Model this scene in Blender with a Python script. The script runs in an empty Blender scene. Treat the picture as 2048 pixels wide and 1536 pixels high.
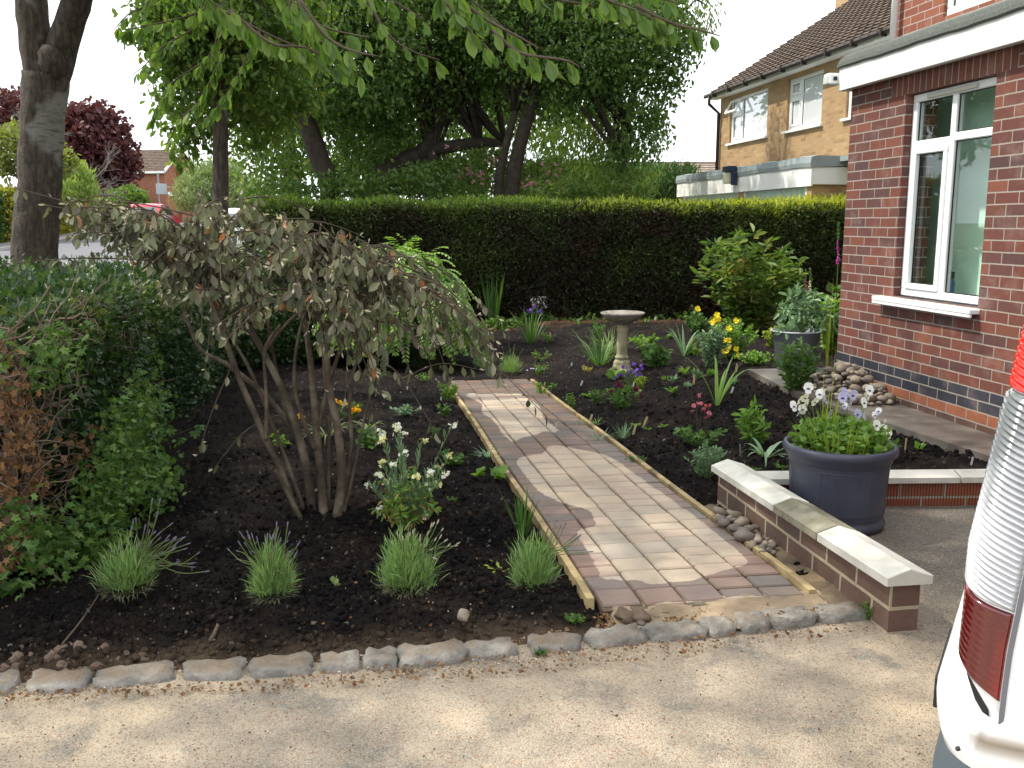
import bpy, math, random
import numpy as np
from mathutils import Vector, Matrix
SC = bpy.context.scene
COL = SC.collection
R = math.radians
rng = np.random.default_rng(7)
random.seed(7)
# ---------------------------------------------------------------- camera
F = 1880.0; PITCH = R(9.7); CZ = 1.45
cam = bpy.data.objects.new('camera', bpy.data.cameras.new('camera'))
COL.objects.link(cam); SC.camera = cam
cam.location = (0, 0, CZ); cam.rotation_euler = (R(90) - PITCH, 0, 0)
cam.data.sensor_width = 36; cam.data.lens = 36 * F / 2048
cam.data.clip_start = 0.05; cam.data.clip_end = 3000
# ---------------------------------------------------------------- world, sun, exposure
SUN = Vector((-0.60, 0.14, 0.92)).normalized()
world = bpy.data.worlds.new('World'); SC.world = world; world.use_nodes = True
nt = world.node_tree; nt.nodes.clear()
wo = nt.nodes.new('ShaderNodeOutputWorld'); bg = nt.nodes.new('ShaderNodeBackground')
sky = nt.nodes.new('ShaderNodeTexSky'); sky.sky_type = 'NISHITA'; sky.sun_disc = False
sky.sun_elevation = math.asin(SUN.z); sky.sun_rotation = math.atan2(SUN.x, SUN.y)
sky.air_density = 1.2; sky.dust_density = 2.5
tc = nt.nodes.new('ShaderNodeTexCoord'); nz = nt.nodes.new('ShaderNodeTexNoise')
mp = nt.nodes.new('ShaderNodeMapping'); mp.inputs['Scale'].default_value = (1, 1, 2.2)
nz.inputs['Scale'].default_value = 1.9; nz.inputs['Detail'].default_value = 6
rp = nt.nodes.new('ShaderNodeValToRGB')
rp.color_ramp.elements[0].position = 0.24; rp.color_ramp.elements[0].color = (.55, .55, .55, 1)
rp.color_ramp.elements[1].position = 0.46; rp.color_ramp.elements[1].color = (1, 1, 1, 1)
mx = nt.nodes.new('ShaderNodeMix'); mx.data_type = 'RGBA'
mx.inputs[7].default_value = (13.2, 13.7, 14.4, 1)     # sunlit thin cloud
nt.links.new(tc.outputs['Generated'], mp.inputs['Vector']); nt.links.new(mp.outputs[0], nz.inputs['Vector'])
nt.links.new(nz.outputs['Fac'], rp.inputs['Fac']); nt.links.new(rp.outputs['Color'], mx.inputs[0])
nt.links.new(sky.outputs['Color'], mx.inputs[6]); nt.links.new(mx.outputs[2], bg.inputs['Color'])
bg.inputs['Strength'].default_value = 0.10
nt.links.new(bg.outputs[0], wo.inputs['Surface'])
sl = bpy.data.lights.new('sun', 'SUN'); sl.energy = 4.2; sl.angle = R(1.4); sl.color = (1, .93, .82)
so = bpy.data.objects.new('sun', sl); COL.objects.link(so); so.location = SUN * 50
so.rotation_euler = SUN.to_track_quat('Z', 'Y').to_euler()
SC.view_settings.view_transform = 'Standard'; SC.view_settings.look = 'None'
SC.view_settings.exposure = 0.58; SC.view_settings.gamma = 1
SC.render.engine = 'CYCLES'
SC.cycles.max_bounces = 7; SC.cycles.transparent_max_bounces = 8
SC.cycles.use_denoising = True
# ---------------------------------------------------------------- image -> place helpers (used to survey positions)
def ray(px, py):
    x = (px - 1024) / F; y = (768 - py) / F
    return np.array([x, math.cos(PITCH) + y * math.sin(PITCH), -math.sin(PITCH) + y * math.cos(PITCH)])
def atY(px, py, Y):
    r = ray(px, py); return np.array([0, 0, CZ]) + r * Y / r[1]
def G(px, py, z=0.0):
    r = ray(px, py); return np.array([0, 0, CZ]) + r * (z - CZ) / r[2]
def proj(V):
    V = np.asarray(V, float); d = V - np.array([0, 0, CZ])
    f = d[:, 1] * math.cos(PITCH) - d[:, 2] * math.sin(PITCH)
    u = d[:, 1] * math.sin(PITCH) + d[:, 2] * math.cos(PITCH)
    return 1024 + F * d[:, 0] / f, 768 - F * u / f
def inpoly(x, y, poly):
    x = np.asarray(x); y = np.asarray(y); c = np.zeros(x.shape, bool); n = len(poly)
    for i in range(n):
        x1, y1 = poly[i]; x2, y2 = poly[(i + 1) % n]
        if y1 == y2: continue
        t = ((y1 > y) != (y2 > y)) & (x < (x2 - x1) * (y - y1) / (y2 - y1) + x1)
        c ^= t
    return c
# ---------------------------------------------------------------- numeric noise
_T = np.random.default_rng(3).random((256, 256))
def vnoise(x, y, s=1.0):
    x = np.asarray(x, float) * s + 50.3; y = np.asarray(y, float) * s + 91.7
    xi = np.floor(x).astype(int); yi = np.floor(y).astype(int); fx = x - xi; fy = y - yi
    fx = fx * fx * (3 - 2 * fx); fy = fy * fy * (3 - 2 * fy)
    a = _T[xi % 256, yi % 256]; b = _T[(xi + 1) % 256, yi % 256]; c = _T[xi % 256, (yi + 1) % 256]; d = _T[(xi + 1) % 256, (yi + 1) % 256]
    return (a * (1 - fx) + b * fx) * (1 - fy) + (c * (1 - fx) + d * fx) * fy
def fbm(x, y, s, o=4, g=.5):
    r = 0; a = 1; t = 0
    for i in range(o):
        r = r + a * vnoise(x + i * 17.1, y - i * 9.3, s); t += a; a *= g; s *= 2.1
    return r / t
def sstep(a, b, x):
    t = np.clip((np.asarray(x, float) - a) / (b - a), 0, 1); return t * t * (3 - 2 * t)
WD = np.array([-0.1544, 0.9880])      # the direction that the house wall and the path run in
WN = np.array([-0.9880, -0.1544])
PATH0 = np.array([0.335, 3.37])       # near left corner of the path
def terrain(x, y):
    x = np.asarray(x, float); y = np.asarray(y, float)
    base = -0.2 * np.clip((y - 3.5) / 6.3, 0, 1)
    u = -((x - PATH0[0]) * WN[0] + (y - PATH0[1]) * WN[1])
    k = sstep(.9, 2.5, u)
    hs = 0.035 - .11 * sstep(9.5, 13, y)
    z = base * (1 - k) + hs * k * sstep(3.6, 5.2, y) 
    return z
def gnd(px, py):
    z = 0.0
    for _ in range(12):
        p = G(px, py, z); z = .5 * z + .5 * float(terrain(p[0], p[1]))
    p = G(px, py, z); return np.array([p[0], p[1], float(terrain(p[0], p[1]))])
# ---------------------------------------------------------------- scene-graph helpers
def tag(o, label=None, cat=None, group=None, kind=None):
    if label: o['label'] = label
    if cat: o['category'] = cat
    if group: o['group'] = group
    if kind: o['kind'] = kind
    return o
def thing(name, label, cat, loc=(0, 0, 0), rotz=0, group=None):
    o = bpy.data.objects.new(name, None); COL.objects.link(o)
    o.location = tuple(float(v) for v in loc); o.rotation_euler = (0, 0, rotz); o.empty_display_size = .1
    return tag(o, label, cat, group)
def rootmat(o):
    return Matrix.Translation(o.location) @ Matrix.Rotation(o.rotation_euler[2], 4, 'Z')
def fullmat(o):
    m = rootmat(o) if o.type == 'EMPTY' or True else None
    if o.parent: m = fullmat(o.parent) @ o.matrix_parent_inverse @ m
    return m
class MB:
    def __init__(s): s.V = []; s.P = []; s.n = 0; s.A = []; s.UV = None
    def add(s, V, faces, rnd=None):
        V = np.asarray(V, float).reshape(-1, 3)
        if isinstance(faces, np.ndarray): s.P.append(faces + s.n)
        else:
            by = {}
            for f in faces: by.setdefault(len(f), []).append(f)
            for k, l in by.items(): s.P.append(np.array(l, int) + s.n)
        s.V.append(V); s.n += len(V)
        s.A.append(np.full(len(V), random.random() if rnd is None else rnd) if np.ndim(rnd) == 0 else np.asarray(rnd))
        return s
    def box(s, x0, x1, y0, y1, z0, z1, T=None, rnd=None, bev=0):
        if bev > 0:
            b = bev; V = []; 
            for (X, Y, Z) in [(i, j, k) for i in (0, 1) for j in (0, 1) for k in (0, 1)]:
                cx, cy, cz = (x1 if X else x0), (y1 if Y else y0), (z1 if Z else z0)
                sx, sy, sz = (-b if X else b), (-b if Y else b), (-b if Z else b)
                V += [(cx, cy + sy, cz + sz), (cx + sx, cy, cz + sz), (cx + sx, cy + sy, cz)]
            I = lambda X, Y, Z, a: (X * 4 + Y * 2 + Z) * 3 + a
            Fs = []
            for X in (0, 1): Fs.append([I(X, 0, 0, 0), I(X, 1, 0, 0), I(X, 1, 1, 0), I(X, 0, 1, 0)][::1 if X else -1])
            for Y in (0, 1): Fs.append([I(0, Y, 0, 1), I(1, Y, 0, 1), I(1, Y, 1, 1), I(0, Y, 1, 1)][::-1 if Y else 1])
            for Z in (0, 1): Fs.append([I(0, 0, Z, 2), I(1, 0, Z, 2), I(1, 1, Z, 2), I(0, 1, Z, 2)][::1 if Z else -1])
            for Y in (0, 1):
                for Z in (0, 1): Fs.append([I(0, Y, Z, 1), I(1, Y, Z, 1), I(1, Y, Z, 2), I(0, Y, Z, 2)][::1 if Y == Z else -1][::-1])
            for X in (0, 1):
                for Z in (0, 1): Fs.append([I(X, 0, Z, 0), I(X, 1, Z, 0), I(X, 1, Z, 2), I(X, 0, Z, 2)][::1 if X == Z else -1])
            for X in (0, 1):
                for Y in (0, 1): Fs.append([I(X, Y, 0, 0), I(X, Y, 1, 0), I(X, Y, 1, 1), I(X, Y, 0, 1)][::1 if X != Y else -1])
            for X in (0, 1):
                for Y in (0, 1):
                    for Z in (0, 1): Fs.append([I(X, Y, Z, 0), I(X, Y, Z, 1), I(X, Y, Z, 2)][::1 if (X + Y + Z) % 2 else -1])
        else:
            V = [(x0, y0, z0), (x1, y0, z0), (x1, y1, z0), (x0, y1, z0), (x0, y0, z1), (x1, y0, z1), (x1, y1, z1), (x0, y1, z1)]
            Fs = [(3, 2, 1, 0), (4, 5, 6, 7), (0, 1, 5, 4), (1, 2, 6, 5), (2, 3, 7, 6), (3, 0, 4, 7)]
        V = np.array(V, float)
        if T is not None: V = T(V) if callable(T) else xf(T, V)
        return s.add(V, Fs, rnd)
    def tube(s, pts, rad, n=8, rnd=None, cap=True, wob=0):
        pts = [np.asarray(p, float) for p in pts]; m = len(pts)
        rad = [rad] * m if np.ndim(rad) == 0 else list(rad)
        V = []; prev = None
        for i, p in enumerate(pts):
            d = pts[min(i + 1, m - 1)] - pts[max(i - 1, 0)]; d = d / (np.linalg.norm(d) + 1e-9)
            if prev is None:
                a = np.array([1, 0, 0]) if abs(d[0]) < .8 else np.array([0, 1, 0])
            else: a = prev
            a = a - d * (a @ d); a /= np.linalg.norm(a) + 1e-9; b = np.cross(d, a); prev = a
            th = np.arange(n) * 2 * np.pi / n
            rr = rad[i] * (1 + wob * (rng.random(n) - .5)) if wob else rad[i]
            V.append(p + (np.cos(th) * rr)[:, None] * a + (np.sin(th) * rr)[:, None] * b)
        Fs = [(i * n + j, i * n + (j + 1) % n, (i + 1) * n + (j + 1) % n, (i + 1) * n + j) for i in range(m - 1) for j in range(n)]
        if cap: Fs += [tuple(range(n))[::-1], tuple((m - 1) * n + j for j in range(n))]
        return s.add(np.concatenate(V), Fs, rnd)
    def lathe(s, prof, n=32, c=(0, 0, 0), rnd=None, ex=1.0, fn=None):
        th = np.arange(n) * 2 * np.pi / n; V = []
        for (r, z) in prof: V.append(np.stack([c[0] + r * np.cos(th), c[1] + r * ex * np.sin(th), np.full(n, c[2] + z)], 1))
        m = len(prof); Fs = [(i * n + j, i * n + (j + 1) % n, (i + 1) * n + (j + 1) % n, (i + 1) * n + j) for i in range(m - 1) for j in range(n)]
        V = np.concatenate(V)
        if fn is not None: V = fn(V)
        return s.add(V, Fs, rnd)
    def prism(s, poly, z0, z1, T=None, rnd=None):
        n = len(poly); V = [(p[0], p[1], z0) for p in poly] + [(p[0], p[1], z1) for p in poly]
        Fs = [tuple(range(n))[::-1], tuple(range(n, 2 * n))] + [(i, (i + 1) % n, n + (i + 1) % n, n + i) for i in range(n)]
        V = np.array(V, float)
        if T is not None: V = T(V) if callable(T) else xf(T, V)
        return s.add(V, Fs, rnd)
    def grid(s, X, Y, Z, rnd=None, mask=None):
        a, b = X.shape; V = np.stack([X.ravel(), Y.ravel(), Z.ravel()], 1)
        i, j = np.meshgrid(np.arange(a - 1), np.arange(b - 1), indexing='ij'); i = i.ravel(); j = j.ravel()
        Fq = np.stack([i * b + j, (i + 1) * b + j, (i + 1) * b + j + 1, i * b + j + 1], 1)
        if mask is not None: Fq = Fq[mask.ravel()]
        return s.add(V, Fq, rnd if rnd is not None else .5)
    def blob(s, c, r, seed=0, n=10, m=7, amp=.25, rnd=None, flat=1.0, rot=None):
        th = np.linspace(0, 2 * np.pi, n, endpoint=False); ph = np.linspace(0, np.pi, m)[1:-1]
        V = [(0, 0, -1)] + [(math.sin(p) * math.cos(t), math.sin(p) * math.sin(t), -math.cos(p)) for p in ph for t in th] + [(0, 0, 1)]
        V = np.array(V); k = vnoise(V[:, 0] * 1.3 + seed * 3.1 + V[:, 2] * .7, V[:, 1] * 1.3 - seed * 1.7 + V[:, 2] * .9)
        V = V * (1 + amp * (k - .5) * 2)[:, None] * np.asarray(r) * np.array([1, 1, flat])
        if rot is not None: V = xf(rot, V)
        V = V + np.asarray(c); L = len(ph); Fs = [(0, 1 + (j + 1) % n, 1 + j) for j in range(n)]
        for i in range(L - 1): Fs += [(1 + i * n + j, 1 + i * n + (j + 1) % n, 1 + (i + 1) * n + (j + 1) % n, 1 + (i + 1) * n + j) for j in range(n)]
        e = 1 + L * n; Fs += [(e, 1 + (L - 1) * n + j, 1 + (L - 1) * n + (j + 1) % n) for j in range(n)]
        return s.add(V, Fs, rnd)
    def build(s, name, mat, parent=None, smooth=False, loc=None, uv=None, world=True, rot=None):
        me = bpy.data.meshes.new(name)
        V = np.concatenate(s.V); A = np.concatenate(s.A)
        base = np.zeros(3)
        if parent is not None and world:
            M = np.array(fullmat(parent).inverted()); V = V @ M[:3, :3].T + M[:3, 3]
        elif parent is None and loc is not None and world:
            V = V - np.asarray(loc, float)
        me.vertices.add(len(V)); me.vertices.foreach_set('co', V.ravel())
        li = np.concatenate([p.ravel() for p in s.P]); tot = np.concatenate([np.full(len(p), p.shape[1]) for p in s.P])
        me.loops.add(len(li)); me.loops.foreach_set('vertex_index', li.astype(np.int32))
        st = np.concatenate([[0], np.cumsum(tot)[:-1]])
        me.polygons.add(len(tot)); me.polygons.foreach_set('loop_start', st.astype(np.int32))
        try: me.polygons.foreach_set('loop_total', tot.astype(np.int32))
        except Exception: pass
        me.polygons.foreach_set('use_smooth', np.full(len(tot), smooth))
        at = me.attributes.new('rnd', 'FLOAT', 'POINT'); at.data.foreach_set('value', A.astype(np.float32))
        if s.UV is not None:
            l = me.uv_layers.new(name='UVMap'); l.data.foreach_set('uv', s.UV.ravel())
        me.update(calc_edges=True); me.validate()
        if uv is not None:        # box map in metres, along the axes given
            ax = np.asarray(uv[0], float); off = uv[1]
            l = me.uv_layers.new(name='UVMap')
            W = np.concatenate(s.V); nl = np.zeros(len(me.polygons) * 3); me.polygons.foreach_get('normal', nl); nl = nl.reshape(-1, 3)
            if parent is not None and world:
                M3 = np.array(fullmat(parent))[:3, :3]; nl = nl @ M3.T
            ay = np.array([-ax[1], ax[0], 0]); az = np.array([0, 0, 1.])
            d = np.abs(np.stack([nl @ ax, nl @ ay, nl @ az], 1)).argmax(1)
            vi = np.zeros(len(me.loops), np.int32); me.loops.foreach_get('vertex_index', vi)
            lt = np.zeros(len(me.polygons), np.int32); me.polygons.foreach_get('loop_total', lt)
            dl = np.repeat(d, lt); P = W[vi] - np.asarray(off)
            u = np.where(dl == 0, P @ ay, P @ ax); v = np.where(dl == 2, P @ ay, P @ az)
            l.data.foreach_set('uv', np.stack([u, v], 1).ravel())
        for m in (mat if isinstance(mat, (list, tuple)) else [mat]): me.materials.append(m)
        o = bpy.data.objects.new(name, me); COL.objects.link(o)
        if parent is not None: o.parent = parent
        if loc is not None and (parent is None or not world): o.location = tuple(float(v) for v in loc)
        if rot is not None: o.rotation_euler = rot
        return o
def xf(M, V):
    M = np.array(M); return V @ M[:3, :3].T + M[:3, 3]
def rotz(a): return Matrix.Rotation(a, 4, 'Z')
def unit(V):
    V = np.asarray(V, float); return V / (np.linalg.norm(V, axis=-1, keepdims=True) + 1e-9)
def dup(root, loc, rz=0, label=None, group=None, sc=1.0):
    def cp(o, par):
        c = o.copy(); COL.objects.link(c)
        if par is not None: c.parent = par
        for k in list(o.children): cp(k, c)
        return c
    r = cp(root, None); r.location = tuple(float(v) for v in loc); r.rotation_euler = (0, 0, rz); r.scale = (sc, sc, sc)
    if label: r['label'] = label
    if group: r['group'] = group
    return r
# ---------------------------------------------------------------- leaves
def T_oval(w=.28, fold=.10, curl=.12, a=.38, b=.72):
    return (np.array([(0, 0, 0), (w, a, fold), (w * .82, b, fold * .6 - curl * .4), (0, 1, -curl), (-w * .82, b, fold * .6 - curl * .4), (-w, a, fold)]),
            [np.array([(0, 1, 2, 3), (0, 3, 4, 5)])])
def T_rhomb(w=.3, fold=.08):
    return (np.array([(0, 0, 0), (w, .5, fold), (0, 1, -.05), (-w, .5, fold)]), [np.array([(0, 1, 2), (0, 2, 3)])])
def T_lobe(w=.45):
    V = [(0, 0, 0), (w * .75, .02, .05), (w * .5, .3, .03), (w, .62, 0), (w * .42, .6, .04), (0, 1.0, -.06), (-w * .42, .6, .04), (-w, .62, 0), (-w * .5, .3, .03), (-w * .75, .02, .05)]
    return (np.array(V), [np.array([(0, 1, 2, 4), (2, 3, 4, 4)])[:1], np.array([(2, 3, 4), (6, 7, 8)]), np.array([(0, 4, 5, 6), (0, 6, 8, 9)])])
OVAL = T_oval(); OVALW = T_oval(.36, .08, .1, .45, .75); LANCE = T_oval(.16, .05, .18, .4, .75); RH = T_rhomb(); LOBE = T_lobe()
def leaves(mb, P, D, N, S, T=OVAL, rnd=None, wscale=None):
    P = np.asarray(P, float).reshape(-1, 3); n = len(P)
    if n == 0: return mb
    D = unit(np.broadcast_to(np.asarray(D, float), (n, 3))); N = np.broadcast_to(np.asarray(N, float), (n, 3))
    X = unit(np.cross(D, N)); Z = unit(np.cross(X, D)); S = np.broadcast_to(np.asarray(S, float), (n,))
    tv, tf = T; k = len(tv); ws = np.ones(n) if wscale is None else wscale
    V = P[:, None, :] + (tv[None, :, 0, None] * X[:, None, :] * ws[:, None, None] + tv[None, :, 1, None] * D[:, None, :] + tv[None, :, 2, None] * Z[:, None, :]) * S[:, None, None]
    r = rng.random(n) if rnd is None else np.broadcast_to(rnd, (n,))
    off = (np.arange(n) * k)[:, None, None]
    mb.V.append(V.reshape(-1, 3)); mb.A.append(np.repeat(r, k))
    for f in tf: mb.P.append((f[None] + off + mb.n).reshape(-1, f.shape[1]))
    mb.n += n * k
    return mb
def rdir(n, up=0.0, s=1.0):
    v = rng.normal(size=(n, 3)); v[:, 2] = v[:, 2] * s + up; return unit(v)
def blades(mb, P, D, L, W, droop=.5, seg=5, rnd=None, tw=0):
    """curved strap leaves: start P, direction D, length L, width W"""
    P = np.asarray(P, float).reshape(-1, 3); n = len(P); D = unit(D); L = np.broadcast_to(L, (n,)).astype(float); W = np.broadcast_to(W, (n,)).astype(float)
    droop = np.broadcast_to(droop, (n,)).astype(float)
    side = np.cross(D, (0, 0, 1)); b = np.linalg.norm(side, axis=1) < .05; side[b] = rng.normal(size=(b.sum(), 3)); side = unit(side + tw * rng.normal(size=(n, 3)) * .4)
    cur = P.copy(); d = D.copy(); rows = []
    for i in range(seg + 1):
        t = i / seg; w = W * (1 - t ** 2.2) * (.55 + .9 * min(t * 2.5, .5))
        rows.append(cur - side * w[:, None] * .5); rows.append(cur + side * w[:, None] * .5)
        d = unit(d + np.array([0, 0, -1]) * (droop / seg * (0.3 + 1.6 * t))[:, None]); cur = cur + d * (L / seg)[:, None]
    V = np.stack(rows, 1); k = 2 * (seg + 1)
    f = np.array([(2 * i, 2 * i + 1, 2 * i + 3, 2 * i + 2) for i in range(seg)])
    mb.V.append(V.reshape(-1, 3)); r = rng.random(n) if rnd is None else np.broadcast_to(rnd, (n,)); mb.A.append(np.repeat(r, k))
    mb.P.append((f[None] + (np.arange(n) * k)[:, None, None] + mb.n).reshape(-1, 4)); mb.n += n * k
    return mb
# ---------------------------------------------------------------- materials
def newmat(name):
    m = bpy.data.materials.new(name); m.use_nodes = True; t = m.node_tree; b = t.nodes['Principled BSDF']
    return m, t, b
def N(t, typ, **k):
    n = t.nodes.new('ShaderNode' + typ)
    for a, v in k.items():
        if a in n.inputs: n.inputs[a].default_value = v
        else: setattr(n, a, v)
    return n
def ramp(t, fac, cols, pos=None, interp='LINEAR'):
    r = N(t, 'ValToRGB'); e = r.color_ramp; e.interpolation = interp
    pos = pos or [i / (len(cols) - 1) for i in range(len(cols))]
    while len(e.elements) < len(cols): e.elements.new(.5)
    for i, c in enumerate(cols): e.elements[i].position = pos[i]; e.elements[i].color = (*c, 1)
    t.links.new(fac, r.inputs['Fac']); return r.outputs['Color']
def mixc(t, fac, a, b, mode='MIX'):
    m = N(t, 'Mix', data_type='RGBA', blend_type=mode)
    for i, v in ((0, fac), (6, a), (7, b)):
        if hasattr(v, 'links'): t.links.new(v, m.inputs[i])
        elif i == 0: m.inputs[0].default_value = v
        else: m.inputs[i].default_value = (*v, 1)
    return m.outputs[2]
def mathn(t, op, a, b=0.0, clamp=False):
    m = N(t, 'Math', operation=op, use_clamp=clamp)
    for i, v in ((0, a), (1, b)):
        if hasattr(v, 'links'): t.links.new(v, m.inputs[i])
        else: m.inputs[i].default_value = v
    return m.outputs[0]
def noise(t, scale, detail=4, rough=.55, vec=None, dist=0):
    n = N(t, 'TexNoise', Scale=scale, Detail=detail, Roughness=rough, Distortion=dist)
    if vec is not None: t.links.new(vec, n.inputs['Vector'])
    return n.outputs['Fac']
def objco(t): return N(t, 'TexCoord').outputs['Object']
def bump(t, b, h, st=.4, dist=.01):
    n = N(t, 'Bump', Strength=st, Distance=dist); t.links.new(h, n.inputs['Height']); t.links.new(n.outputs[0], b.inputs['Normal'])
def pm(name, cols, scale=3, rough=.8, bs=40, bst=.3, bd=.005, spec=.3, pos=None, detail=5, metal=0, coat=0, geo=False):
    """plain surface: noise between colours plus bump"""
    m, t, b = newmat(name); v = N(t, 'NewGeometry').outputs['Position'] if geo else objco(t)
    if len(cols) == 1: b.inputs['Base Color'].default_value = (*cols[0], 1)
    else: t.links.new(ramp(t, noise(t, scale, detail, .6, v), cols, pos or [.3 + .4 * i / (len(cols) - 1) for i in range(len(cols))]), b.inputs['Base Color'])
    b.inputs['Roughness'].default_value = rough; b.inputs['Specular IOR Level'].default_value = spec
    b.inputs['Metallic'].default_value = metal; b.inputs['Coat Weight'].default_value = coat
    if bst: bump(t, b, noise(t, bs, 5, .6, v), bst, bd)
    return m
def leafmat(name, cols, trans=.3, rough=.5, spec=.35, pos=None, tcol=1.6, ns=0):
    m, t, b = newmat(name); a = N(t, 'Attribute', attribute_name='rnd')
    c = ramp(t, a.outputs['Fac'], cols, pos)
    if ns:
        c = mixc(t, mathn(t, 'MULTIPLY', noise(t, ns, 3), .9), c, mixc(t, 1.0, c, (.55, .6, .5), 'MULTIPLY'))
    t.links.new(c, b.inputs['Base Color']); b.inputs['Roughness'].default_value = rough; b.inputs['Specular IOR Level'].default_value = spec
    tr = N(t, 'BsdfTranslucent'); g = mixc(t, 1.0, c, (tcol, tcol * 1.05, tcol * .55), 'MULTIPLY'); t.links.new(g, tr.inputs['Color'])
    ms = N(t, 'MixShader'); ms.inputs[0].default_value = trans
    t.links.new(b.outputs[0], ms.inputs[1]); t.links.new(tr.outputs[0], ms.inputs[2]); t.links.new(ms.outputs[0], t.nodes['Material Output'].inputs['Surface'])
    return m
def brickmat(name, cols, mortar=(.42, .38, .33), bw=.225, rh=.075, ms=.0055, zones=(), swap=False, rough=.75, cpos=None, bst=.8, bias=0, streak=0.35):
    m, t, b = newmat(name); uv = N(t, 'UVMap').outputs[0]
    if swap:
        s = N(t, 'SeparateXYZ'); c = N(t, 'CombineXYZ'); t.links.new(uv, s.inputs[0]); t.links.new(s.outputs[0], c.inputs[1]); t.links.new(s.outputs[1], c.inputs[0]); uv = c.outputs[0]
    wob = N(t, 'Mix', data_type='VECTOR'); 
    nn = N(t, 'TexNoise', Scale=9.0, Detail=3.0); t.links.new(uv, nn.inputs['Vector'])
    sc = N(t, 'VectorMath', operation='MULTIPLY_ADD'); t.links.new(nn.outputs['Color'], sc.inputs[0]); sc.inputs[1].default_value = (.006, .006, 0); t.links.new(uv, sc.inputs[2])
    br = N(t, 'TexBrick', Scale=1.0); br.offset = 0.0 if swap else 0.5; br.inputs['Brick Width'].default_value = bw; br.inputs['Row Height'].default_value = rh
    br.inputs['Mortar Size'].default_value = ms; br.inputs['Mortar Smooth'].default_value = .25; br.inputs['Bias'].default_value = bias
    br.inputs['Color1'].default_value = (0, 0, 0, 1); br.inputs['Color2'].default_value = (1, 1, 1, 1); br.inputs['Mortar'].default_value = (.5, .5, .5, 1)
    t.links.new(sc.outputs[0], br.inputs['Vector'])
    c = ramp(t, br.outputs['Color'], cols, cpos)
    sp = N(t, 'SeparateXYZ'); t.links.new(uv, sp.inputs[0]); v = sp.outputs[1]
    for (z0, z1, cc) in zones:
        f = mathn(t, 'MULTIPLY', mathn(t, 'GREATER_THAN', v, z0), mathn(t, 'LESS_THAN', v, z1))
        c = mixc(t, f, c, ramp(t, br.outputs['Color'], cc))
    n1 = noise(t, 30, 6, .65, uv); n2 = noise(t, 4.5, 4, .6, uv)
    c = mixc(t, mathn(t, 'MULTIPLY', n1, .75), c, mixc(t, 1.0, c, (.45, .42, .42), 'MULTIPLY'))
    c = mixc(t, mathn(t, 'MULTIPLY', sstepn(t, n2, .5, .75), streak), c, (.30, .22, .2))
    mo = mixc(t, n1, mortar, tuple(x * .6 for x in mortar))
    c = mixc(t, br.outputs['Fac'], c, mo)
    t.links.new(c, b.inputs['Base Color']); b.inputs['Roughness'].default_value = rough; b.inputs['Specular IOR Level'].default_value = .25
    h = mathn(t, 'ADD', mathn(t, 'MULTIPLY', br.outputs['Fac'], -1.0), mathn(t, 'MULTIPLY', noise(t, 140, 4, .6, uv), .45))
    bump(t, b, h, bst, .006)
    return m
def sstepn(t, v, a, b):
    m = N(t, 'MapRange', interpolation_type='SMOOTHSTEP'); t.links.new(v, m.inputs[0]); m.inputs[1].default_value = a; m.inputs[2].default_value = b; return m.outputs[0]
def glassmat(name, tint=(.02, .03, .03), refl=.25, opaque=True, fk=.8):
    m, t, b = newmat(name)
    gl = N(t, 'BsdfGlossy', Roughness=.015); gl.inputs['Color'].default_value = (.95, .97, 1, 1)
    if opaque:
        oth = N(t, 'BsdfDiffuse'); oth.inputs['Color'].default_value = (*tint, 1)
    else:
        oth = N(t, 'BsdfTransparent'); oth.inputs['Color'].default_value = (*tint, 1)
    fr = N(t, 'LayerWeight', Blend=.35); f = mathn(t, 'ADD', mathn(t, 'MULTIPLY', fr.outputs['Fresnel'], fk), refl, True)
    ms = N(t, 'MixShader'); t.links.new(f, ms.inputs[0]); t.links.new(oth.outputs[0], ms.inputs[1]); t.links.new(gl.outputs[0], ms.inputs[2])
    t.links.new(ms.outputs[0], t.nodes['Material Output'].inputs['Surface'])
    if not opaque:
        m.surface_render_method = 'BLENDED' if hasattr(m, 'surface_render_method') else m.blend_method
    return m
M = {}
M['upvc'] = pm('white_plastic', [(.78, .80, .80)], rough=.3, bst=0, spec=.5)
M['white'] = pm('white_paint', [(.74, .75, .74), (.82, .82, .80)], 2, .45, 60, .1)
M['dark'] = pm('dark_plastic', [(.015, .016, .018)], rough=.45, bst=0)
M['brownplastic'] = pm('brown_plastic', [(.03, .02, .017), (.05, .035, .03)], 3, .45, bst=0)
M['bark'] = pm('bark', [(.035, .028, .022), (.10, .085, .065), (.16, .145, .12)], 9, .9, 28, 1.0, .02)
M['darkbark'] = pm('dark_bark', [(.022, .017, .013), (.05, .04, .03)], 9, .9, 28, 1.0, .02)
M['twig'] = pm('twig', [(.05, .035, .025), (.12, .09, .065)], 12, .85, 60, .4, .003)
M['wood'] = pm('cut_wood', [(.42, .27, .11), (.55, .40, .2), (.30, .19, .08)], 7, .75, 50, .3, .003)
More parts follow.
